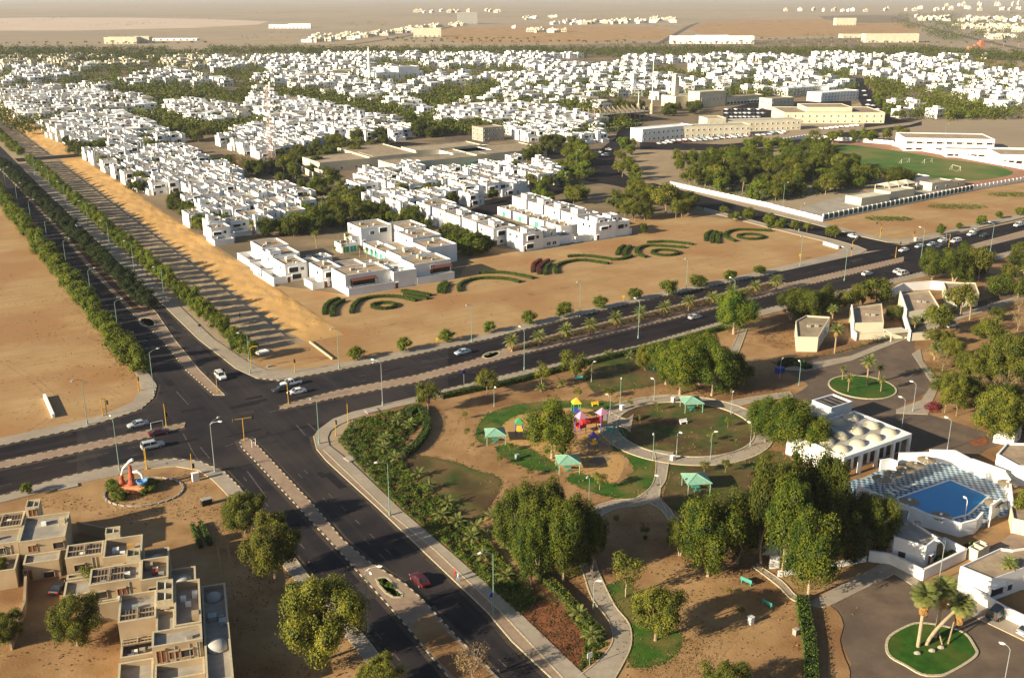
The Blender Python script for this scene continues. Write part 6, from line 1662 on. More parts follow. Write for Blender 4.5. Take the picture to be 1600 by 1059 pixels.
bench(1167, 912, 'teal', 'teal bench on the shaded sand near the great grove', 2.4, 1.15)
bench(1200, 947, 'teal', 'dark teal bench further out on the park sand', 2.2, 1.1)
bench(905, 594, 'teal', 'teal bench under the pale tree behind the playground', 0, 1.1)
bench(1017, 577, 'teal', 'teal bench beside the small dark tree', -.5, 1.1)
bench(1068, 662, 'lamp_white', 'white object like a low bench in the round lawn', .4, 1.1)
boxthing('stone_block', 1008, 842, .5, .5, .5, 'hedge_core', 'small dark block by the path fork', 'block')
# ================================================================ BIG BUILDINGS
def dome_mb(cx, cy, z, r_, h, n=16): 
    return MB().lathe([(r_ * 1.04, 0), (r_ * 1.04, .12), (r_, .14), (r_ * .95, h * .34), (r_ * .82, h * .6), (r_ * .6, h * .82), (r_ * .32, h * .96), (0, h)], (cx, cy, z), n)
K('dome_plaster', (.48, .43, .31), (.56, .50, .37), .8, c3=(.36, .31, .23), scale3=.5)
# dome roofed pool house
t = thing('domed_pavilion', 'flat white pool pavilion with rows of shallow domes on its roof', 'building', (*W(155.4, 118.7), 0), RZ)
w, rf = MB(), MB()
pbox(w, rf, 0, 2.2, 21, 14.8, 5.0, par=.35, t=.3)
w.box(0, 0, 4.2, 21, 2.2, 5.0, 0, True)
w.build('wall', 'white_wall', t); rf.build('roof', 'grey_roof', t)
for k in range(5):
    x_ = .3 + 5.1 * k; MB().box(x_ - .3, 0, 0, x_ + .3, .6, 4.2, 0).build('pillar', 'white_wall', t)
for k in range(4):
    MB().box(.9 + 5.1 * k, 2.14, .2, 5.0 + 5.1 * k, 2.2, 3.6, 0, True).build('glass_front', 'glass', t)
    for q in (1, 2): MB().box(.9 + 5.1 * k + 1.3 * q, 2.05, .2, .98 + 5.1 * k + 1.3 * q, 2.14, 3.6, 0, True).build('mullion', 'lamp_white', t)
for (du_, dv_) in [(2.5, 2.2), (7.6, 2.2), (12.7, 2.2), (17.7, 2.4), (3.4, 6.9), (7.6, 6.9), (12.6, 6.9), (17.7, 6.9), (8.1, 12), (12.9, 12), (17.4, 12.2)]:
    dome_mb(du_, dv_ + .6, 4.7, 1.75, 1.15, 18).build('dome', 'dome_plaster', t, smooth=True)
t = thing('service_block', 'white open roofed service block behind the domed pavilion', 'building', (*W(166, 136), 0), RZ)
w, rf = MB(), MB()
pbox(w, rf, 0, 0, 7, 6, 4.4, rm=1); pbox(w, rf, 7, 1, 14, 6.5, 5.2, rm=1)
w.build('wall', 'white_wall', t); rf.build('roof', ['tan_roof', 'grey_roof'], t)
for k in range(4): MB().box(7.4 + 1.7 * k, 1.3, 4.75, 8.5 + 1.7 * k, 6.2, 4.85, 0, True).build('roof_panel', 'dark_void', t)
# pool terrace
PW = [(160, 117), (165.2, 117.5), (170.3, 115.8), (176.5, 114.2), (180.5, 111.2), (179.5, 106.6), (180.2, 99.8), (176.8, 96.9), (169.4, 91.8), (164.3, 93.1), (162.1, 91.9), (158.6, 92.3), (155.7, 92.3), (152.8, 98.0), (152.4, 104.5), (151.5, 112), (153, 118)]
terr = MB()
POOL = [(157.5, 107.6), (173.3, 106.8), (173.4, 98.4), (163.5, 96.2), (157.3, 97.2)]
def tile_ok(u, v): return inpoly(u, v, PW) and not inpoly(u, v, POOL)
k = 0; u = 151.0
tiles = MB(); st_ = .75
for i in range(41):
    for j in range(37):
        u, v = 151 + i * st_, 91 + j * st_
        if all(inpoly(u + a, v + b, PW) for a, b in ((.1, .1), (.7, .1), (.7, .7), (.1, .7))) and not inpoly(u + .4, v + .4, POOL):
            s = .03
            e_ = st_ - s; P4 = [W(u + s, v + s), W(u + e_, v + s), W(u + e_, v + e_), W(u + s, v + e_)]
            tiles.poly(P4, .14, (i + j) % 2)
sheet('pool_terrace', PW, .11, 'grey_roof', uv=True)
o = tiles.build('tiles', [mat('tile_white', (.38, .45, .46), (.48, .54, .54), 1, rough=.4), mat('tile_blue', (.02, .10, .22), (.04, .16, .30), 1, rough=.4)]); o['kind'] = 'stuff'; o['label'] = 'blue and white checked tiles of the pool terrace'; o['category'] = 'tiles'
wm_ = bpy.data.materials.new('pool_water'); wm_.use_nodes = True; MT['pool_water'] = wm_
b_ = wm_.node_tree.nodes['Principled BSDF']; b_.inputs['Base Color'].default_value = (.012, .25, .55, 1); b_.inputs['Roughness'].default_value = .08
nn = wm_.node_tree.nodes.new('ShaderNodeTexNoise'); nn.inputs['Scale'].default_value = 2.5
bb = wm_.node_tree.nodes.new('ShaderNodeBump'); bb.inputs['Distance'].default_value = .02
tcn = wm_.node_tree.nodes.new('ShaderNodeTexCoord'); wm_.node_tree.links.new(tcn.outputs['Object'], nn.inputs[0])
wm_.node_tree.links.new(nn.outputs[0], bb.inputs['Height']); wm_.node_tree.links.new(bb.outputs[0], b_.inputs['Normal'])
o = sheet('pool_water', POOL, .155, 'pool_water', uv=True)
pe = MB()
for p, q in zip(POOL, POOL[1:] + POOL[:1]):
    a, b = W(*p), W(*q); d = math.hypot(b[0] - a[0], b[1] - a[1]); pe.obox((a[0] + b[0]) / 2, (a[1] + b[1]) / 2, .1, d, .4, .13, math.atan2(b[1] - a[1], b[0] - a[0]))
struct(pe.build('pool_edge', 'lamp_white'))
def wallseg(pts, h, label, m='white_wall', th=.3, uv=True, group=None, cope=True, z=0.0, hs=None):
    P = [W(*p) for p in pts] if uv else gpts(pts)
    x0, y0 = P[0]; t = thing('wall', label, 'wall', (x0, y0, z), 0, group); mb = MB(); cp = MB()
    for i, (p, q) in enumerate(zip(P, P[1:])):
        d = math.hypot(q[0] - p[0], q[1] - p[1]); a = math.atan2(q[1] - p[1], q[0] - p[0])
        cx, cy = (p[0] + q[0]) / 2 - x0, (p[1] + q[1]) / 2 - y0
        hh = h if hs is None else hs[i]
        mb.obox(cx, cy, 0, d - .002, th, hh, a)
        cp.obox(cx, cy, hh + .002, d + .1, th + .12, .1, a)
    mb.build('masonry', m, t)
    if cope: cp.build('coping', m, t)
    return t
wallseg([(165.2, 117.4), (167.5, 116.8), (167.6, 115)], 2.3, 'white screen wall before the domed pavilion', group='white walls round the pool')
wallseg([(171, 117.4), (176.5, 114.2), (180.5, 111.2), (179.5, 106.6), (180.2, 99.8), (178.2, 97.6)], 3.0, 'tall sunlit white wall along the far side of the pool', group='white walls round the pool', hs=[2.4, 3, 3, 3.2, 2.8])
wallseg([(176.8, 96.6), (169.6, 91.6)], 2.6, 'straight white wall right of the pool steps', group='white walls round the pool')
wallseg([(168.6, 93.4), (164.6, 92.8), (162.4, 91.4)], 3.2, 'short white wall at the near right corner of the pool', group='white walls round the pool')
wallseg([(161.9, 92.6), (158.6, 91.6), (155.0, 92.2), (152.8, 98.0), (152.2, 104.5), (151.5, 112)], 2.7, 'curved white wall on the near side of the pool', group='white walls round the pool')
def umbrella(u, v, label, s=1.0):
    t = thing('sunshade', label, 'sunshade', (*W(u, v), .14), random.Random(u).uniform(0, 1), 'thatched sunshades by the pool', s)
    MB().tube((0, 0, 0), (0, 0, 2.6), .07, n=6).build('pole', 'lamp_white', t)
    for k in range(12):
        a, b = 2 * math.pi * k / 12, 2 * math.pi * (k + .86) / 12
        m = MB(); R0, R1 = .3, 1.85
        m.face([(R0 * math.cos(a), R0 * math.sin(a), 2.62), (R1 * math.cos(a), R1 * math.sin(a), 2.25), (R1 * math.cos(b), R1 * math.sin(b), 2.25), (R0 * math.cos(b), R0 * math.sin(b), 2.62)])
        m.face([(R0 * math.cos(a), R0 * math.sin(a), 2.56), (R0 * math.cos(b), R0 * math.sin(b), 2.56), (R1 * math.cos(b), R1 * math.sin(b), 2.19), (R1 * math.cos(a), R1 * math.sin(a), 2.19)])
        m.build('canopy_panel', 'thatch', t)
    MB().lathe([(0, 2.85), (.2, 2.8), (.34, 2.6), (.3, 2.56)], n=8).build('cap', 'lamp_white', t)
for i, (u, v) in enumerate([(158.4, 111.8), (162.1, 112.0), (165.7, 112.0), (169.2, 112.1), (173.1, 112.4)]): umbrella(u, v, f'thatched sunshade in the row by the pavilion, {nth(i)} from the left')
umbrella(154.9, 102.9, 'thatched sunshade at the left corner of the pool')
umbrella(154.9, 96.2, 'thatched sunshade at the near corner of the pool')
umbrella(167.7, 93.9, 'thatched sunshade at the right corner of the pool')
umbrella(177.0, 97.2, 'thatched sunshade outside the far right pool wall')
for i, (u, v) in enumerate([(158.3, 109.3), (159.8, 109.6), (161.4, 109.2), (163, 109.5), (164.6, 109.3)]):
    t = thing('sun_lounger', f'white lounger beside the pool, {nth(i)} from the left', 'lounger', (*W(u, v), .15), RZ + .3 * i, 'loungers beside the pool')
    MB().box(-.3, -.9, .25, .3, .4, .33, 0, True).build('seat', 'lamp_white', t)
    bk = MB(); bk.v = [(-.3, .4, .33), (.3, .4, .33), (.3, .95, .75), (-.3, .95, .75)]; bk.f = [(0, 1, 2, 3)]; bk.m = [0]; bk.build('backrest', 'lamp_white', t)
    for sx in (-.25, .25):
        for sy in (-.8, .35): MB().box(sx - .03, sy - .03, 0, sx + .03, sy + .03, .25).build('leg', 'lamp_white', t)
lamp(lamp_proto('park_lamp', 3.6, 1, 'lamp_white', reach=.3), 1507, 812, 2.0, 'white lamp at the near rim of the pool', 'lamps of the park')
# houses at the lower right
def rothero(pts, h, label, m='white_wall', roof='tan_roof', rz=RZ, uv=True, wins=(), name='villa', par=.4, extra=None, group=None, gates=()):
    """house on any outline (uv or px ground points, anticlockwise)"""
    P = [W(*p) for p in pts] if uv else gpts(pts)
    if sum(P[k][0] * P[(k + 1) % len(P)][1] - P[(k + 1) % len(P)][0] * P[k][1] for k in range(len(P))) < 0: P = P[::-1]
    x0, y0 = P[0]; t = thing(name, label, 'house', (x0, y0, 0), 0, group)
    Q = [(x - x0, y - y0) for x, y in P]; w = MB()
    cx, cy = sum(p[0] for p in Q) / len(Q), sum(p[1] for p in Q) / len(Q)
    I = [(cx + (x - cx) * .955, cy + (y - cy) * .955) for x, y in Q]
    n = len(Q)
    for k in range(n):
        a, b = Q[k], Q[(k + 1) % n]; c, d = I[(k + 1) % n], I[k]
        w.face([(*a, 0), (*b, 0), (*b, h), (*a, h)]); w.face([(*a, h), (*b, h), (*c, h), (*d, h)]); w.face([(*d, h), (*c, h), (*c, h - par), (*d, h - par)])
    w.build('wall', m, t)
    MB().poly(I, h - par).build('roof', roof, t)
    for (k, f, z, wk) in wins:
        a, b = Q[k % n], Q[(k + 1) % n]; ang = math.atan2(b[1] - a[1], b[0] - a[0])
        o = link('window' if wk != 'door' else 'door', DOORW if wk == 'door' else WIN[wk], t); o.location = (a[0] + (b[0] - a[0]) * f, a[1] + (b[1] - a[1]) * f, z); o.rotation_euler = (0, 0, ang)
    g_ = random.Random(len(label))
    for k in range(2):
        a = g_.uniform(.3, .7); MB().box(cx * (1 + .4 * (a - .5)) + k * 2 - .5, cy + (a - .5) * 3 - .5, h - par, cx * (1 + .4 * (a - .5)) + k * 2 + .4, cy + (a - .5) * 3 + .3, h - par + .6, 0).build('roof_unit', 'concrete', t)
    return t
rothero([(138.4, 93.8), (140.3, 88.9), (144.4, 89.6), (145.9, 96.9), (149.2, 98.8), (147.2, 101.6), (143.9, 101.2)], 4.4, 'white house with grey roof between the great grove and pool wall', roof='concrete', wins=[(0, .3, 1, 's'), (1, .4, .2, 'door'), (1, .75, 1, 's')])
rothero([(139.5, 82.0), (140.3, 77.0), (148.2, 76.2), (156, 73), (160, 78), (151.5, 80.5), (150.3, 81.9)], 4.3, 'long white house with tan roof at the right edge above the car park', roof='tan_roof', wins=[(1, .2, .9, 'l'), (1, .6, .9, 's')])
t = wallseg([(134.6, 95.6), (136.9, 92.9), (137.1, 86.8), (149.0, 87.0), (149.1, 91.4)], 2.0, 'white garden wall with red gate round the near white house', group='garden walls at the lower right')
MB().box(0, -.2, 0, 1.1, .2, 2.1).build('gate', 'rust_red', t).location = (*(Vector(W(136.3, 93.9)) - Vector(W(134.6, 95.6))), 0)
t = wallseg([(139.3, 81), (138.6, 73), (139.4, 62)], 1.9, 'white boundary wall running along the car park to the right edge', group='garden walls at the lower right')
MB().box(-.22, -.6, 0, .22, .6, 2.0).build('gate', 'rust_red', t).location = (*(Vector(W(138.7, 74.2)) - Vector(W(139.3, 81))), 0)
wallseg([(118, 100.5), (125.5, 98.0), (134.2, 95.8)], 1.1, 'low curving white wall along the grey footpath', group='garden walls at the lower right', hs=[1.0, .9])
wallseg([(118.8, 103.2), (120.3, 102.6)], 2.4, 'left white gate pier under the grove', group='white gate piers under the grove', th=.5)
wallseg([(121.4, 102.2), (122.2, 101.9)], 2.6, 'right white gate pier under the grove', group='white gate piers under the grove', th=.5)
t = thing('pergola', 'white porch frame in the garden of the near white house', 'pergola', (*W(144.8, 90), 0), RZ)
for a in (0, 2.6):
    for b in (0, 2.6): MB().box(a, b, 0, a + .18, b + .18, 2.6).build('post', 'white_wall', t)
for k in range(7): MB().box(-.2, .1 + k * .4, 2.6, 3.0, .2 + k * .4, 2.72, 0, True).build('slat', 'white_wall', t)
for i, (p, l) in enumerate([((149.6, 85.2, 151.2, 87.0), 'left small open cream yard box by the footpath'), ((151.4, 85.4, 153.3, 87.3), 'right small open cream yard box by the footpath')]):
    t = thing('yard_box', l, 'store', (*W(p[0], p[1]), 0), RZ, 'cream yard boxes'); w, rf = MB(), MB()
    pbox(w, rf, 0, 0, p[2] - p[0], p[3] - p[1], 2.3, par=.9, t=.15); w.build('wall', 'cream_wall', t); rf.build('roof', 'thatch', t)
rothero([(164, 88), (166, 84), (172, 84), (172, 89), (168, 91)], 3.0, 'small cream building at the right edge by the footpath', m='cream_wall', roof='tan_roof', wins=[(1, .5, .9, 's')])
rothero([(183.5, 104), (182, 98.5), (186, 95), (196, 92), (200, 99), (190, 106)], 4.4, 'white house with tan roof behind the sunlit pool wall', roof='tan_roof', wins=[(1, .5, 1.2, 's'), (1, .8, .2, 'door'), (2, .3, 1.2, 's'), (2, .6, 1.2, 's')])
rothero([(121, 107), (124, 104), (129, 106), (127, 111)], 3.6, 'small white building in the shade of the great grove', roof='grey_roof', wins=[(1, .3, 1, 's'), (1, .7, 1, 's')])
rothero([(197, 113), (199, 109.5), (204, 111), (202, 115)], 3.4, 'small white building half hidden behind the right trees', wins=[(1, .5, 1, 's')])
# villas between lane and main road
V_ = 'tan roofed villas along the right lane'
rothero([(206.6, 177.2), (211.1, 173.9), (228.4, 184.7), (223.8, 189.4), (217.1, 187.3)], 4.2, 'leftmost tan roofed villa with plain lit gable wall', m='cream_wall', wins=[(1, .3, 1, 's'), (1, .6, 1, 'l')], group=V_)
rothero([(229.1, 177.1), (236.9, 172.9), (251.8, 185.3), (240.4, 187.5)], 4.2, 'second tan roofed villa with white flanking wall', m='cream_wall', wins=[(1, .3, 1, 's'), (1, .7, 1, 's')], group=V_)
rothero([(250.3, 175.8), (262, 172.5), (276.2, 186.6), (264.3, 188.7)], 4.2, 'third tan roofed villa with long white side wall', m='cream_wall', wins=[(1, .3, 1, 's'), (1, .7, 1, 'l')], group=V_)
rothero([(276, 180), (286, 176), (296, 184), (288, 190)], 4.2, 'fourth tan roofed villa behind the green garden trees', m='cream_wall', wins=[(0, .3, 1, 's')], group=V_)
wallseg([(227.6, 174.5), (229.0, 177.0), (241.0, 187.6)], 4.7, 'white flank wall left of the second villa', group='white flank walls of the villas', hs=[2.2, 4.9])
wallseg([(239.6, 166.0), (250.2, 175.6), (264.8, 188.8)], 4.4, 'long sloping white flank wall left of the third villa', group='white flank walls of the villas', hs=[3.0, 5.0])
wallseg([(228, 175), (235.2, 171.5), (241, 168)], 1.9, 'cream garden wall of the second villa along the lane', m='cream_wall', group='garden walls of the villas')
wallseg([(268, 196), (280, 199), (290, 196), (296, 190)], 2.8, 'curved white yard wall behind the third villa', group='garden walls of the villas')
wallseg([(240.5, 166), (247, 163.5), (250, 166)], 2.2, 'cream yard wall before the third villa', m='cream_wall', group='garden walls of the villas')
t = thing('carport', 'brown carport with white posts before the second villa', 'carport', (*W(234.5, 168.3), 0), RZ - .3)
MB().box(0, 0, 2.5, 6, 4, 2.65, 0, True).build('roof', 'cream_wall', t)
for a in (0.1, 5.6):
    for b in (.1, 3.6): MB().box(a, b, 0, a + .25, b + .25, 2.5).build('post', 'cream_wall', t)

# ---------------------------------------------------------------- beige flats, lower left
FO = W(21, 131); FR = RZ - rad(15.5)
fc, fs = math.cos(FR), math.sin(FR)
def FL(a, b): return (FO[0] + a * fc - b * fs, FO[1] + a * fs + b * fc)
redwin = win_mesh('window', 1.3, 1.3, .08, .10, .3, wall='beige_wall', pane='brown_wood', bars=1)
reddoor = win_mesh('door', 1.2, 2.1, .08, .10, .3, wall='beige_wall', pane='brown_wood', bars=1)
darkwin = win_mesh('window', 1.6, 1.2, .1, .14, .2, wall='beige_wall', pane='dark_void')
def flats(a0, b0, boxes, label, domes=(), pergolas=(), towers=(), wins=(), props=()):
    t = thing('flats', label, 'apartment block', (*FL(a0, b0), 0), FR, 'stepped beige flats at the lower left')
    w, rf, cp = MB(), MB(), MB()
    for bx in boxes:
        x0, x1, y0, y1, h = bx[:5]
        par = bx[5] if len(bx) > 5 else .7
        pbox(w, rf, x0, y0, x1, y1, h, par=par, t=.22)
        for q in ((x0 - .04, y0 - .04, x1 + .04, y0 + .26), (x0 - .04, y1 - .26, x1 + .04, y1 + .04)): cp.box(q[0], q[1], h + .003, q[2], q[3], h + .09, 0, True)
        for q in ((x0 - .04, y0 + .26, x0 + .26, y1 - .26), (x1 - .26, y0 + .26, x1 + .04, y1 - .26)): cp.box(q[0], q[1], h + .003, q[2], q[3], h + .09, 0, True)
    w.build('wall', 'beige_wall', t); rf.build('roof', 'concrete', t); cp.build('coping', 'kerb_light', t)
    for (x, y, z, r_) in domes: dome_mb(x, y, z, r_, r_ * .7).build('dome', 'grey_roof', t, smooth=True)
    for (x0, x1, y0, y1, z) in pergolas:
        m = MB().box(x0, y0, z - .05, x1, y1, z, 0, True); m.build('louvre_panel', 'slat_wood', t)
        n = max(4, int((x1 - x0) / .45))
        sl = MB().box(-.05, 0, 0, .05, y1 - y0, .1, 0, True).mesh('slat', ['slat_wood'])
        for k in range(n):
            o = link('slat', sl, t); o.location = (x0 + (x1 - x0) * (k + .5) / n, y0, z + .005)
        bm_ = MB().box(x0, (y0 + y1) / 2 - .09, z + .12, x1, (y0 + y1) / 2 + .09, z + .26, 0, True).box((x0 + x1) / 2 - .09, y0, z + .27, (x0 + x1) / 2 + .09, y1, z + .4, 0, True).box(x0, y0, z + .12, x1, y0 + .15, z + .26, 0, True)
        bm_.build('beam', 'beige_wall', t)
    for (x0, x1, y0, y1, h) in towers:     # open topped shafts with a bright cross bar
        w, rf = MB(), MB(); pbox(w, rf, x0, y0, x1, y1, h, par=2.4, t=.18); w.build('shaft', 'kerb_light', t); rf.build('shaft_floor', 'dark_void', t)
        MB().box((x0 + x1) / 2 - .1, y0 + .2, h - .55, (x0 + x1) / 2 + .1, y1 - .2, h - .35, 0, True).build('beam', 'lamp_white', t)
    for (x, y, z, k) in wins:
        o = link('door' if k == 'd' else 'window', {'w': redwin, 'd': reddoor, 'k': darkwin}[k], t); o.location = (x, y, z)
    pr = random.Random(len(label) + int(b0))
    for k in range(7):
        bx = pr.choice([b for b in boxes if b[4] > 3.1]); x, y = pr.uniform(bx[0] + .5, bx[1] - 1.3), pr.uniform(bx[2] + .5, max(bx[2] + .6, bx[3] - 1.3)); z = bx[4] - (bx[5] if len(bx) > 5 else .7)
        MB().box(x, y, z, x + .8, y + .6, z + .65, 0, True).build('air_conditioner', pr.choice(['lamp_grey', 'lamp_white', 'concrete']), t)
    for k in range(4):
        bx = pr.choice([b for b in boxes if b[4] > 4.5]); x = pr.uniform(bx[0] + .4, bx[1] - .4); MB().tube((x, bx[2] - .07, .1), (x, bx[2] - .07, bx[4] - .3), .05, n=5).build('drain_pipe', 'lamp_grey', t)
    for (x0, x1, y0, y1, z, h, m) in props: MB().box(x0, y0, z, x1, y1, z + h, 0, True).build('roof_unit', m, t)
# nearest, lowest right
flats(-1.3, -10.3, [(0, 5.2, 16.2, 23.6, 6.0), (7.8, 11.5, 12.3, 24.2, 6.4, 1.3), (5.2, 7.8, 12.3, 18.2, 5.6, .5), (11.7, 15.2, 0, 24.3, 4.9, .7), (0.2, 4.8, 11.5, 16.0, 3.2, 1.1), (4.8, 11.5, 8.3, 12.1, 6.2, .5), (4.9, 11.5, 4.2, 8.1, 3.4, .9), (0, 4.6, 5, 11.2, 2.6, .8)],
      'nearest beige flats with white domes, shafts and red-brown shutters', domes=[(13.4, 21.5, 4.3, 1.25), (13.4, 8.6, 4.3, 1.55)], pergolas=[(.3, 4.9, 16.5, 19.4, 5.8), (.3, 4.6, 14.2, 15.8, 3.3)],
      towers=[(5.3, 7.7, 21.4, 24.2, 7.2), (5.3, 7.7, 18.4, 21.2, 7.2)], wins=[(5.9, 8.3, 3.6, 'd'), (7.6, 8.3, 3.9, 'w'), (9.3, 8.3, 3.9, 'k'), (5.6, 4.2, .4, 'd'), (7.2, 4.2, .9, 'w'), (8.8, 4.2, .4, 'd'), (10.3, 4.2, .9, 'w'), (1.6, 11.5, .8, 'k'), (3.6, 11.5, .8, 'w'), (1.2, 5, .6, 'k'), (6.5, 18.3, 3.9, 'd')],
      props=[(8.6, 9.4, 20.5, 21.2, 5.1, .7, 'lamp_white'), (10.3, 11.1, 21.0, 22.0, 5.1, .8, 'lamp_white'), (10.2, 11.2, 14.2, 15.4, 5.1, 1.5, 'beige_wall'), (12.4, 13.6, 15.4, 16.6, 4.2, .7, 'lamp_grey'), (13.9, 14.9, 13.6, 14.8, 4.2, .8, 'lamp_grey')])
flats(-6, 14.2, [(0, 7.4, 3.4, 8.4, 6.0), (0, 11.6, 2.3, 3.2, 3.2, .3), (7.5, 11.6, 2.2, 8.6, 6.2, 1.3), (11.7, 15.6, -.2, 6.2, 5.0, .7)], 'middle beige flats stepping back behind the nearest block', domes=[(13.7, 2.9, 4.4, 1.35)], pergolas=[(.4, 5.2, 3.9, 8.0, 5.8)],
      towers=[(5.3, 7.4, 8.5, 11.0, 7.2)], wins=[(1.6, 3.4, 3.6, 'k'), (4.6, 3.4, 3.6, 'w'), (9.4, 2.2, 3.6, 'k')], props=[(9.0, 10.0, 5.4, 6.4, 5.0, .6, 'rust_red'), (8.0, 9.2, 7.2, 8.2, 5.0, .9, 'beige_wall')])
flats(-10.2, 22.9, [(0, 5.6, 4.2, 8.6, 6.0), (0, 11.7, 2.6, 4.0, 3.2, .3), (5.8, 11.7, 2.3, 8.4, 6.2, 1.3), (11.8, 15.8, -.8, 5.0, 5.0, .7), (-.1, 6, -2.0, 2.4, 2.9, .4)], 'farther beige flats with slatted roof and rooftop dish', domes=[(13.8, 2.1, 4.4, 1.35)], pergolas=[(.3, 5.2, 4.6, 8.2, 5.8)],
      towers=[(5.9, 8.2, 8.5, 10.8, 7.2)], wins=[(2, 4.2, 3.6, 'k'), (8, 2.3, 3.6, 'k')], props=[(9.2, 10.4, 6.2, 6.9, 5.0, .8, 'orange_sand'), (7.0, 8.0, 5.4, 6.4, 5.0, .7, 'lamp_white')])
flats(-18.2, 32.5, [(0, 7.2, 3.3, 12.2, 5.6, .5), (.8, 6.2, 0, 3.1, 3.2, .3), (-7, -.2, 4, 9, 5.4, .8), (-12, -.2, 9.2, 14.5, 5.8, .9), (-7, -.2, -1.5, 3.6, 3.4, 1.3)], 'beige flats at the left edge with an open roofed doorway shaft', pergolas=[(-6.8, -.6, 9.6, 14.2, 5.4)],
      towers=[(.2, 2.4, 12.4, 15.4, 7.4)], wins=[(1.3, 0, .2, 'd'), (4.4, 0, .2, 'k'), (2.0, 3.3, 3.6, 'w'), (6, 3.3, 3.6, 'k'), (-3, 4, 3.6, 'k'), (1.3, 12.3, 5.0, 'd')], props=[(5.8, 6.8, 8.2, 9.4, 5.1, 1.2, 'kerb_light')])
wallseg([(23.6, 179.5), (28.5, 173), (27.4, 167.5)], 2.0, 'beige yard wall right of the left edge flats', m='beige_wall', group='yard walls of the beige flats')
wallseg([(13, 166.5), (11.5, 158), (8, 148)], 1.6, 'low brown yard wall beside the left tree', m='beige_wall', group='yard walls of the beige flats')
# ================================================================ FAR BUILDINGS
# white fence of the walled grove and pitch: piers with dark panels
def fence(p, q, label, step=3.4, h=2.2, panel='teal_dark', pier='white_wall', base=.6, group='white pier fences of the sports ground'):
    a, b = G(*p), G(*q); d = math.hypot(b[0] - a[0], b[1] - a[1]); n = max(1, round(d / step)); ang = math.atan2(b[1] - a[1], b[0] - a[0])
    t = thing('fence', label, 'fence', (*a, 0), ang, group)
    MB().box(0, -.15, 0, d, .15, base).build('plinth', pier, t)
    pm = MB().box(-.28, -.28, 0, .28, .28, h + .35).mesh('pier', [MT[pier]])
    fm = MB().box(.3, -.06, base + .002, d / n - .3, .06, h, 0, True)
    fm.box(.28, -.1, h + .002, d / n - .28, .1, h + .14, 1, True)
    fm = fm.mesh('panel', [MT[panel], MT[pier]])
    for k in range(n + 1):
        o = link('pier', pm, t); o.location = (d * k / n, 0, 0)
        if k < n: o = link('panel', fm, t); o.location = (d * k / n, 0, 0)
K('teal_dark', (.03, .10, .10), (.05, .14, .13), 1)
fence((1286, 345), (1520, 298), 'white fence with dark oval panels from the corner to the track', base=.5, h=2.6)
fence((1520, 298), (1640, 277), 'lighter pier fence along the track to the right edge', panel='white_wall', base=.4)
fence((1048, 290), (1205, 325), 'white pier fence along the side street, upper half', panel='white_wall', h=1.8)
fence((1207, 326), (1285, 346), 'white pier fence along the side street, lower half', panel='white_wall', h=1.8)
fence((1200, 226), (1262, 216), 'grey pier fence behind the walled grove', panel='white_wall')
fence((1262, 216), (1395, 226), 'white pier fence behind the running track', panel='white_wall')
fence((1395, 228), (1640, 272), 'long white wall along the far side of the track', panel='white_wall')
# pitch
TRK = [(1262, 222), (1330, 221), (1400, 228), (1480, 240), (1560, 255), (1625, 268), (1610, 282), (1550, 292), (1470, 293), (1380, 282), (1340, 268), (1290, 252)]
sheet('running_track', TRK, .05, 'track', sm=3)
sheet('football_pitch', [(1268, 230), (1320, 226), (1400, 236), (1480, 249), (1545, 258), (1582, 268), (1570, 276), (1520, 283), (1460, 284), (1400, 276), (1345, 262), (1290, 245)], .07, 'pitch_grass', sm=3)
sheet('sports_yard', [(1286, 343), (1240, 330), (1300, 310), (1380, 296), (1440, 292), (1512, 298)], .05, 'concrete')
sheet('sand_strip', [(1505, 88), (1540, 92), (1660, 118), (1660, 130), (1600, 120), (1530, 102)], .05, 'plot_sand')
def goal(px, py, rz, label):
    t = thing('goal', label, 'goal', (*G(px, py), .07), rz, 'white football goals')
    MB().path([(0, 0, 0), (0, 0, 2.4), (7.3, 0, 2.4), (7.3, 0, 0)], [.07] * 4, 6).build('frame', 'lamp_white', t)
    MB().path([(0, 0, 2.4), (0, 1.6, 0), (7.3, 1.6, 0), (7.3, 0, 2.4)], [.04] * 4, 4).build('net_frame', 'lamp_white', t)
goal(1444, 256, RZ, 'white goal in the middle of the pitch'); goal(1408, 256, RZ, 'white goal left of the middle one'); goal(1500, 268, RZ + 1.2, 'white goal near the right end of the pitch'); goal(1293, 238, RZ, 'white goal at the far left end of the pitch')
def bld(px, py, w, d, h, label, m='white_wall', roof='tan_roof', rz=None, cat='building', name='building', group=None, fl=1, wk='l', extra=(), pitch=4.2, par=.5):
    """a plain block with parapet, its near left corner on the ground point, windows floor by floor"""
    t = thing(name, label, cat, (*G(px, py), 0), RZ if rz is None else rz, group)
    ww, rf = MB(), MB(); pbox(ww, rf, 0, 0, w, d, h, par=par)
    for e in extra: pbox(ww, rf, *e[:4], e[4], par=.4)
    ww.build('wall', m, t); rf.build('roof', roof, t)
    for f in range(fl):
        z = .9 + f * (h - .4) / fl
        n = int(w / pitch)
        for k in range(n):
            o = link('window', WIN[wk], t); o.location = ((k + .5) * w / n, 0, z)
        n = int(d / (pitch * 1.3))
        for k in range(n):
            o = link('window', WIN['s'], t); o.location = (0, (k + .5) * d / n, z); o.rotation_euler = (0, 0, R90)
    return t
bld(1412, 236, 52, 26, 8, 'wide white two storey school at the right behind the track', fl=2, wk='w', roof='tan_roof', cat='school', pitch=5.5, rz=rad(-8))
bld(1478, 246, 70, 10, 5, 'low white school wing in front of the wide white school', fl=1, wk='w', rz=rad(-8))
bld(1560, 258, 60, 24, 6, 'white school block at the right picture edge', fl=1, wk='l', rz=rad(-8))
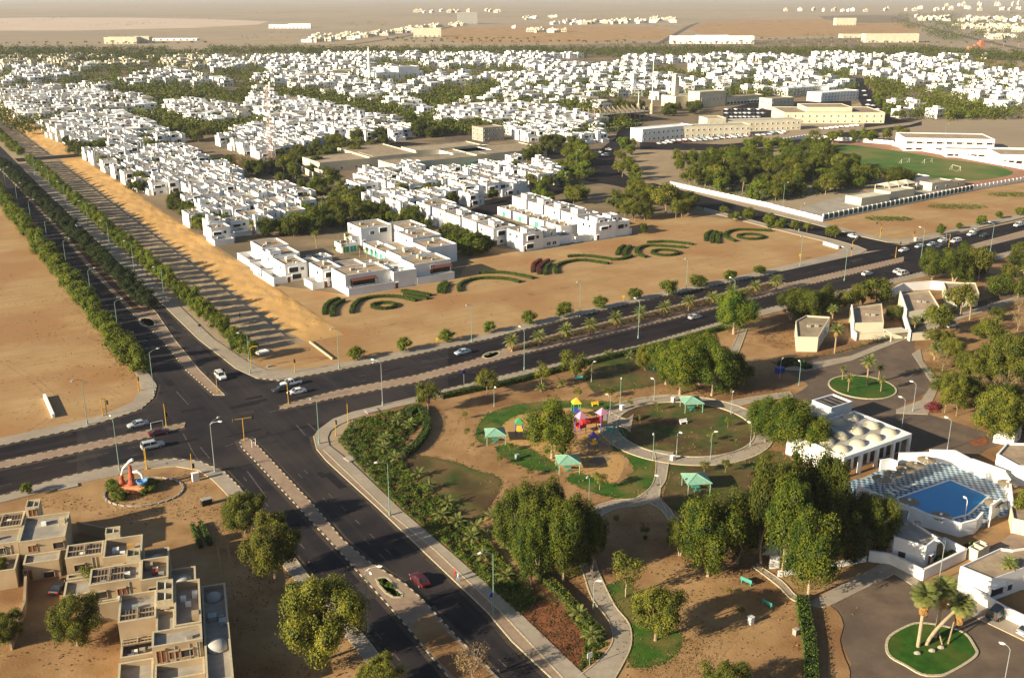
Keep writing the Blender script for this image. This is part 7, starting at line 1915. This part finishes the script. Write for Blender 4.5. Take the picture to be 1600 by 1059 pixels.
bld(1345, 322, 20, 9, 3.6, 'left large cream tent roofed hall in the sports yard', m='cream_wall', roof='cream_wall', wk='s', pitch=30, cat='hall')
bld(1390, 312, 18, 9, 3.6, 'right large cream hall in the sports yard', m='cream_wall', roof='cream_wall', wk='s', pitch=30, cat='hall')
bld(1432, 290, 10, 7, 4, 'white changing block at the back of the sports yard', wk='s', cat='changing block')
bld(1455, 299, 16, 7, 4, 'cream changing block with two windows beside the track', m='cream_wall', wk='p', cat='changing block', pitch=7)
bld(1485, 294, 12, 6, 3, 'small cream block at the right end of the sports yard', m='cream_wall', wk='s', cat='block', pitch=9)
t = thing('canopy', 'cream shade canopy on posts in the sports yard', 'canopy', (*G(1388, 305), 0), RZ)
for k in range(3):
    a0 = k * 7; m = MB(); m.face([(a0, 0, 4), (a0 + 7, 0, 4), (a0 + 3.5, 4, 5.4)]); m.face([(a0 + 7, 0, 4), (a0 + 7, 8, 4), (a0 + 3.5, 4, 5.4)]); m.face([(a0 + 7, 8, 4), (a0, 8, 4), (a0 + 3.5, 4, 5.4)]); m.face([(a0, 8, 4), (a0, 0, 4), (a0 + 3.5, 4, 5.4)])
    m.build('canopy_panel', 'cream_wall', t)
for k in range(4):
    for b in (0, 8): MB().tube((k * 7, b, 0), (k * 7, b, 4), .15, n=6).build('post', 'lamp_white', t)
# beige school behind the middle block
BS = 'beige school wings'
bld(612, 272, 62, 16, 5.4, 'long low front wing of the beige school', m='cream_wall', roof='tan_roof', wk='s', group=BS, pitch=6)
bld(500, 270, 34, 24, 5.4, 'left wing of the beige school beside the dark trees', m='cream_wall', roof='tan_roof', wk='s', group=BS, pitch=7)
bld(578, 262, 30, 44, 5.8, 'wide middle wing of the beige school', m='cream_wall', roof='tan_roof', wk='s', group=BS, pitch=7)
bld(650, 254, 44, 18, 6.8, 'raised centre wing of the beige school with open front', m='cream_wall', roof='tan_roof', wk='w', group=BS, pitch=5)
bld(708, 256, 26, 26, 5.8, 'white walled inner wing of the beige school with teal windows', m='white_wall', roof='tan_roof', wk='s', group=BS, pitch=3)
bld(745, 258, 48, 30, 5.8, 'right wing of the beige school', m='cream_wall', roof='tan_roof', wk='s', group=BS, pitch=7)
lowwall((445, 254), (490, 279), 3.2, .4, 'yellow ribbed yard wall beside the lattice mast', 'cream_wall')
lowwall((492, 272), (515, 279), 3.2, .4, 'short yellow ribbed wall before the garden trees', 'cream_wall')
lowwall((715, 274), (760, 262), 5, .3, 'dark green screen behind the middle white houses', 'teal', name='screen')
lowwall((690, 228), (790, 231), 1.6, .5, 'long low pale wall along the street behind the school', 'cream_wall')
bld(755, 222, 16, 14, 9, 'pale unfinished block with dark grid openings by the middle street', m='concrete', fl=3, wk='s', pitch=3)
# mosques
t = thing('mosque', 'square yellow mosque with plain tower', 'mosque', (*G(1055, 168), 0), RZ)
w, rf = MB(), MB(); pbox(w, rf, 0, 0, 40, 18, 9); pbox(w, rf, 14, -14, 44, 0, 13); w.build('wall', 'cream_wall', t); rf.build('roof', 'cream_wall', t)
MB().box(6, 8, 9, 10.5, 12.5, 24).box(6.8, 8.8, 24, 9.7, 11.7, 26.5).build('minaret', 'cream_wall', t)
for k in range(6): o = link('window', WIN['v'], t); o.location = (17 + 4.4 * k, -14, 5); o.scale = (1.6, 1, 2)
t = thing('mosque', 'white mosque with slender minaret in the middle distance', 'mosque', (*G(588, 128), 0), RZ)
w, rf = MB(), MB(); pbox(w, rf, 0, 0, 58, 30, 9); pbox(w, rf, 30, 6, 56, 26, 14); w.build('wall', 'white_wall', t); rf.build('roof', 'grey_roof', t)
MB().tube((-6, 4, 0), (-6, 4, 32), 1.8, 1.5, 10).tube((-6, 4, 24), (-6, 4, 25), 2.8, 2.8, 10).tube((-6, 4, 32), (-6, 4, 37), 1.2, .1, 10).build('minaret', 'white_wall', t)
dome_mb(14, 14, 9, 6, 5).build('dome', 'white_wall', t, smooth=True)
for k in range(9): o = link('window', WIN['v'], t); o.location = (3 + 6.4 * k, 0, 3); o.scale = (2, 1, 2.4)
bld(460, 130, 40, 16, 8, 'cream school like building left of the white mosque', m='cream_wall', roof='cream_wall', fl=2, wk='s', pitch=4)
bld(520, 122, 36, 14, 8, 'second cream building left of the white mosque', m='cream_wall', roof='cream_wall', fl=2, wk='s', pitch=4)
bld(175, 160, 30, 20, 4, 'brown red roofed house at the far end of the bank', m='cream_wall', roof='rust_red', wk='s', pitch=8)
lowwall((26, 172), (62, 195), 2.2, .4, 'long white boundary wall along the top of the far sand bank')
bld(240, 183, 40, 8, 3.6, 'low blue grey shed near the middle left street', m='white_wall', roof='blue_roof' if 'blue_roof' in MT else 'grey_roof', wk='s', pitch=9)
# shops
SH = 'yellow and white shop buildings'
bld(1003, 222, 44, 12, 8, 'white shop block at the left end of the shop row', fl=2, wk='s', group=SH, pitch=4, roof='white_wall')
bld(1060, 216, 52, 12, 7.5, 'cream shop block second in the shop row', m='cream_wall', fl=2, wk='s', group=SH, pitch=4, roof='grey_roof', rz=rad(14))
bld(1104, 208, 14, 14, 10, 'yellow tower like entrance of the shop row', m='cream_wall', fl=2, wk='v', group=SH, pitch=4, rz=rad(14))
bld(1128, 207, 60, 12, 7.5, 'long cream shop block right of the yellow entrance', m='cream_wall', fl=2, wk='s', group=SH, pitch=4, roof='grey_roof', rz=rad(14))
bld(1225, 193, 74, 40, 8, 'wide yellow market hall with grey central roof', m='cream_wall', fl=2, wk='s', group=SH, pitch=5, rz=rad(0), extra=[(18, 8, 52, 34, 11)])
bld(1205, 172, 26, 14, 9, 'yellow shop tower between the car lots', m='cream_wall', fl=2, wk='s', group=SH, pitch=4)
bld(1135, 165, 44, 10, 7, 'yellow arcade on the far side of the car lots', m='cream_wall', fl=1, wk='l', group=SH, pitch=4)
bld(1230, 152, 60, 16, 8, 'white three storey flats behind the yellow market hall', fl=3, wk='s', group=SH, pitch=4, roof='white_wall')
bld(1282, 160, 50, 16, 8, 'white flats right of the yellow market hall', fl=3, wk='s', group=SH, pitch=4, roof='white_wall')
# concrete frame
t = thing('frame_building', 'unfinished concrete frame building with bare columns', 'construction site', (*G(938, 196), 0), RZ)
for f in range(2): MB().box(-.5, -.5, 3.4 + 3.6 * f, 48, 22, 3.7 + 3.6 * f, 0, True).build('slab', 'dark_void' if f == 0 else 'concrete', t)
cmh = MB().box(0, 0, 0, .5, .5, 10.5).mesh('column', [MT['beige_wall']])
for i in range(11):
    for j in range(4): o = link('column', cmh, t); o.location = (i * 4.6, j * 7, 0)
# masts
def mast(px, py, H, label, lattice, w=3.0):
    t = thing('mast', label, 'mast', (*G(px, py), 0), .3, 'masts')
    if not lattice:
        MB().tube((0, 0, 0), (0, 0, 8), 1.6, 1.3, 10).build('base', 'kerb_light', t); MB().tube((0, 0, 8), (0, 0, H), .45, .22, 8).build('pole', 'lamp_white', t); return
    L_ = [(math.cos(a) * w, math.sin(a) * w) for a in (.5, 2.6, 4.7)]
    for x, y in L_: MB().tube((x, y, 0), (x * .12, y * .12, H), .14, .08, 5).build('leg', 'lattice', t)
    br = MB(); n = 16
    for k in range(n):
        f0, f1 = 1 - .88 * k / n, 1 - .88 * (k + 1) / n
        for i in range(3):
            a, b = L_[i], L_[(i + 1) % 3]
            br.tube((a[0] * f0, a[1] * f0, H * k / n), (b[0] * f1, b[1] * f1, H * (k + 1) / n), .06, n=4, cap=False); br.tube((b[0] * f0, b[1] * f0, H * k / n), (a[0] * f1, a[1] * f1, H * (k + 1) / n), .06, n=4, cap=False)
            br.tube((a[0] * f1, a[1] * f1, H * (k + 1) / n), (b[0] * f1, b[1] * f1, H * (k + 1) / n), .05, n=4, cap=False)
    br.build('bracing', 'lattice', t)
K('lattice', (.45, .25, .18), (.55, .50, .46), .12)
mast(425, 253, 42, 'tall red and white lattice mast behind the bank houses', True)
mast(997, 178, 17, 'shorter white mast with thick base beside the concrete frame', False)
mast(1018, 178, 46, 'tall thin white mast with thick base beside the concrete frame', False)

# ---------------------------------------------------------------- the plain beyond the town
def strip(pts, w, m, z=.05, name='desert_road'):
    P = gpts(pts); mb = MB()
    for p, q in zip(P, P[1:]):
        d = Vector((q[0] - p[0], q[1] - p[1])).normalized(); n_ = (-d.y * w / 2, d.x * w / 2)
        mb.face([(p[0] + n_[0], p[1] + n_[1], z), (p[0] - n_[0], p[1] - n_[1], z), (q[0] - n_[0], q[1] - n_[1], z), (q[0] + n_[0], q[1] + n_[1], z)])
    struct(mb.build(name, m))
strip([(1028, 70), (1078, 41), (1092, 36)], 14, 'old_asphalt')
strip([(1392, 27), (1430, 38), (1530, 63), (1600, 78)], 16, 'old_asphalt', .055)
strip([(540, 71), (620, 60), (680, 48), (740, 34)], 14, 'old_asphalt', .06)
strip([(-50, 78), (330, 77), (540, 72)], 16, 'flat_sand', .065)
strip([(540, 74), (900, 72), (1300, 72), (1660, 76)], 14, 'flat_sand', .07)
strip([(1375, 25), (1660, 24)], 26, 'flat_sand', .05)
strip([(-50, 20), (500, 22), (900, 18), (1400, 16)], 60, 'flat_sand', .045)
K('pale_plain', (.50, .38, .29), (.56, .44, .34), .01)
sheet('desert_patch', [(-80, 30), (200, 28), (420, 34), (300, 44), (-80, 48)], .03, 'pale_plain', sm=2)
sheet('desert_patch', [(700, 44), (1020, 42), (1030, 62), (760, 68), (690, 60)], .03, 'plot_sand', sm=2)
sheet('desert_patch', [(1110, 34), (1380, 30), (1440, 48), (1300, 56), (1100, 56)], .032, 'plot_sand', sm=2)
sheet('dark_plain', [(1280, 26), (1400, 24), (1420, 34), (1330, 36)], .04, 'district_soil', sm=2)
fr2 = random.Random(12)
def farb(px, py, w, d, h, label, m='cream_wall', group=None, rz=None, fl=1):
    return bld(px, py, w, d, h, label, m=m, roof=m, group=group, rz=rz, fl=fl, wk='l', pitch=max(9, w / 7), name='far_building')
FG = 'lonely buildings on the plain'
for x, y, w, h, m, l in [(163, 69, 60, 12, 'cream_wall', 'left long cream building on the plain above the left quarter'), (205, 68, 34, 12, 'cream_wall', 'right cream building on the plain above the left quarter'), (236, 64, 90, 4, 'white_wall', 'long white wall beside the lonely cream buildings'),
                          (1050, 69, 76, 14, 'white_wall', 'left block of the long white complex beyond the tree belt'), (1090, 69, 60, 15, 'white_wall', 'middle block of the long white complex beyond the tree belt'), (1124, 69, 66, 14, 'white_wall', 'right block of the long white complex beyond the tree belt'),
                          (1352, 67, 105, 16, 'cream_wall', 'wide cream building beyond the right tree belt'), (1316, 60, 80, 8, 'cream_wall', 'low cream building left of the wide one beyond the belt'), (1306, 40, 60, 20, 'cream_wall', 'small yellow box building alone on the plain'),
                          (646, 58, 60, 18, 'cream_wall', 'yellow box building at the right end of the far cluster'), (715, 38, 60, 34, 'grey_roof', 'grey block standing taller on the plain'), (420, 45, 50, 10, 'white_wall', 'small white farm far out on the left plain'), (450, 45, 60, 12, 'white_wall', 'second small white farm far out on the left plain')]:
    farb(x, y, w, 22, h, l, m, FG, rz=rad(4))
t = thing('red_building', 'orange red stepped building where the desert road meets the belt', 'building', (*G(1516, 78), 0), rad(12))
MB().box(0, 0, 0, 18, 10, 5).box(10, 2, 5, 18, 8, 8).box(18.01, 0, 0, 27, 10, 12).box(20, 2, 12, 25, 8, 15).build('wall', mat('red_render', (.36, .13, .07), (.42, .17, .09), .2), t)
for k in range(5): o = link('window', WIN['l'], t); o.location = (3 + k * 5, 0, 2)
# clusters too far off to be picked apart
cw, cd = MB(), MB()
def cluster(n, f, hmin=7, hmax=12):
    for _ in range(n):
        px, py = f(fr2); x, y = G(px, py); w, d, h = fr2.uniform(9, 24), fr2.uniform(8, 16), fr2.uniform(hmin, hmax) * .62
        a = rad(fr2.choice([4, 4, 33, 33, -10])); cw.obox(x, y, 0, w, d, h, a, fr2.choice([0, 0, 1])); cw.obox(x + 3, y + 2, h, w * .4, d * .5, h * .4, a, 0)
        c, s = math.cos(a), math.sin(a); k = -w / 2 + 2
        while k < w / 2 - 3:
            P_ = [(k, -d / 2 - .1), (k + 2.6, -d / 2 - .1)]; Q_ = [(x + p * c - q * s, y + p * s + q * c) for p, q in P_]
            cd.face([(*Q_[0], h * .35), (*Q_[1], h * .35), (*Q_[1], h * .7), (*Q_[0], h * .7)]); k += 6
def lin(x0, y0, x1, y1, s): return lambda r: (lambda t: (x0 + (x1 - x0) * t + r.uniform(-3, 3), y0 + (y1 - y0) * t + r.uniform(-s, s)))(r.random())
cluster(34, lin(480, 64, 560, 58, 4)); cluster(44, lin(555, 58, 652, 48, 2.5)); cluster(26, lin(640, 46, 720, 40, 2))
cluster(14, lin(1210, 17.5, 1360, 18, 1), 14, 22); cluster(20, lin(1380, 16, 1600, 16, 2), 16, 24)
cluster(44, lin(1425, 30, 1600, 33, 3), 10, 16); cluster(60, lin(1490, 43, 1640, 48, 5), 8, 13); cluster(14, lin(1540, 60, 1640, 62, 3))
cluster(34, lin(935, 36, 1065, 33, 3), 10, 16); cluster(20, lin(865, 38, 930, 36, 2), 8, 14); cluster(14, lin(800, 47, 880, 50, 3), 8, 12); cluster(16, lin(650, 20, 780, 19, 1.5), 14, 20)
cluster(10, lin(1470, 2 + 8, 1600, 9, 1), 20, 40); cluster(10, lin(820, 30, 870, 28, 1.5), 8, 12)
o = cw.build('distant_settlement', ['cream_wall', 'white_wall']); stuff(o, 'tiny cream buildings scattered over the hazy plain', 'buildings'); o2 = cd.build('window', 'dark_void', o); o2['kind'] = 'stuff'
# palms in rows on the sand belt
fp = MB(); fp.tube((0, 0, 0), (0, 0, 7), .5, .4, 5)
DP = Proto('belt_palm', 'palm'); DP.add('trunk', fp, 'palm_trunk')
cr = MB()
for k in range(14):
    a = k * 2.4; e = (4 * math.cos(a), 4 * math.sin(a), 6.5 + 2.5 * math.sin(k)); s_ = (-math.sin(a) * .9, math.cos(a) * .9)
    cr.face([(0, 0, 7), (e[0] * .5 + s_[0], e[1] * .5 + s_[1], 8.6), e, (e[0] * .5 - s_[0], e[1] * .5 - s_[1], 8.6)])
DP.add('crown', cr, 'dark_leaf')
for j, (x0, x1, y, n) in enumerate([(600, 840, 66.5, 20), (610, 1000, 71, 26), (900, 1600, 72.5, 34), (1180, 1350, 66.5, 12), (0, 330, 73, 16)]):
    for i in range(n):
        px = x0 + (x1 - x0) * (i + .5) / n + fr2.uniform(-3, 3)
        DP.place((*G(px, y + fr2.uniform(-.5, .5)), 0), fr2.uniform(0, 6), f'tiny palm on the sand belt beyond town, {nth(i)} from left in {("upper", "lower", "long", "short right", "far left")[j]} row', 'palms in rows on the sand belt', fr2.uniform(.8, 1.2))
# ---------------------------------------------------------------- haze
hz = MB().box(-14000, -900, -3, 14000, 24000, 108, 0, True).build('haze', mat('haze_air', (1, 1, 1), None))
hz['kind'] = 'stuff'; hz['label'] = 'pale dusty haze over town and plain'; hz['category'] = 'haze'
hm = hz.data.materials[0]; hn = hm.node_tree; hn.nodes.clear()
pv = hn.nodes.new('ShaderNodeVolumePrincipled'); pv.inputs['Color'].default_value = (.74, .82, .96, 1); pv.inputs['Density'].default_value = 4.8e-5; pv.inputs['Anisotropy'].default_value = .1
oo = hn.nodes.new('ShaderNodeOutputMaterial'); hn.links.new(pv.outputs[0], oo.inputs['Volume'])
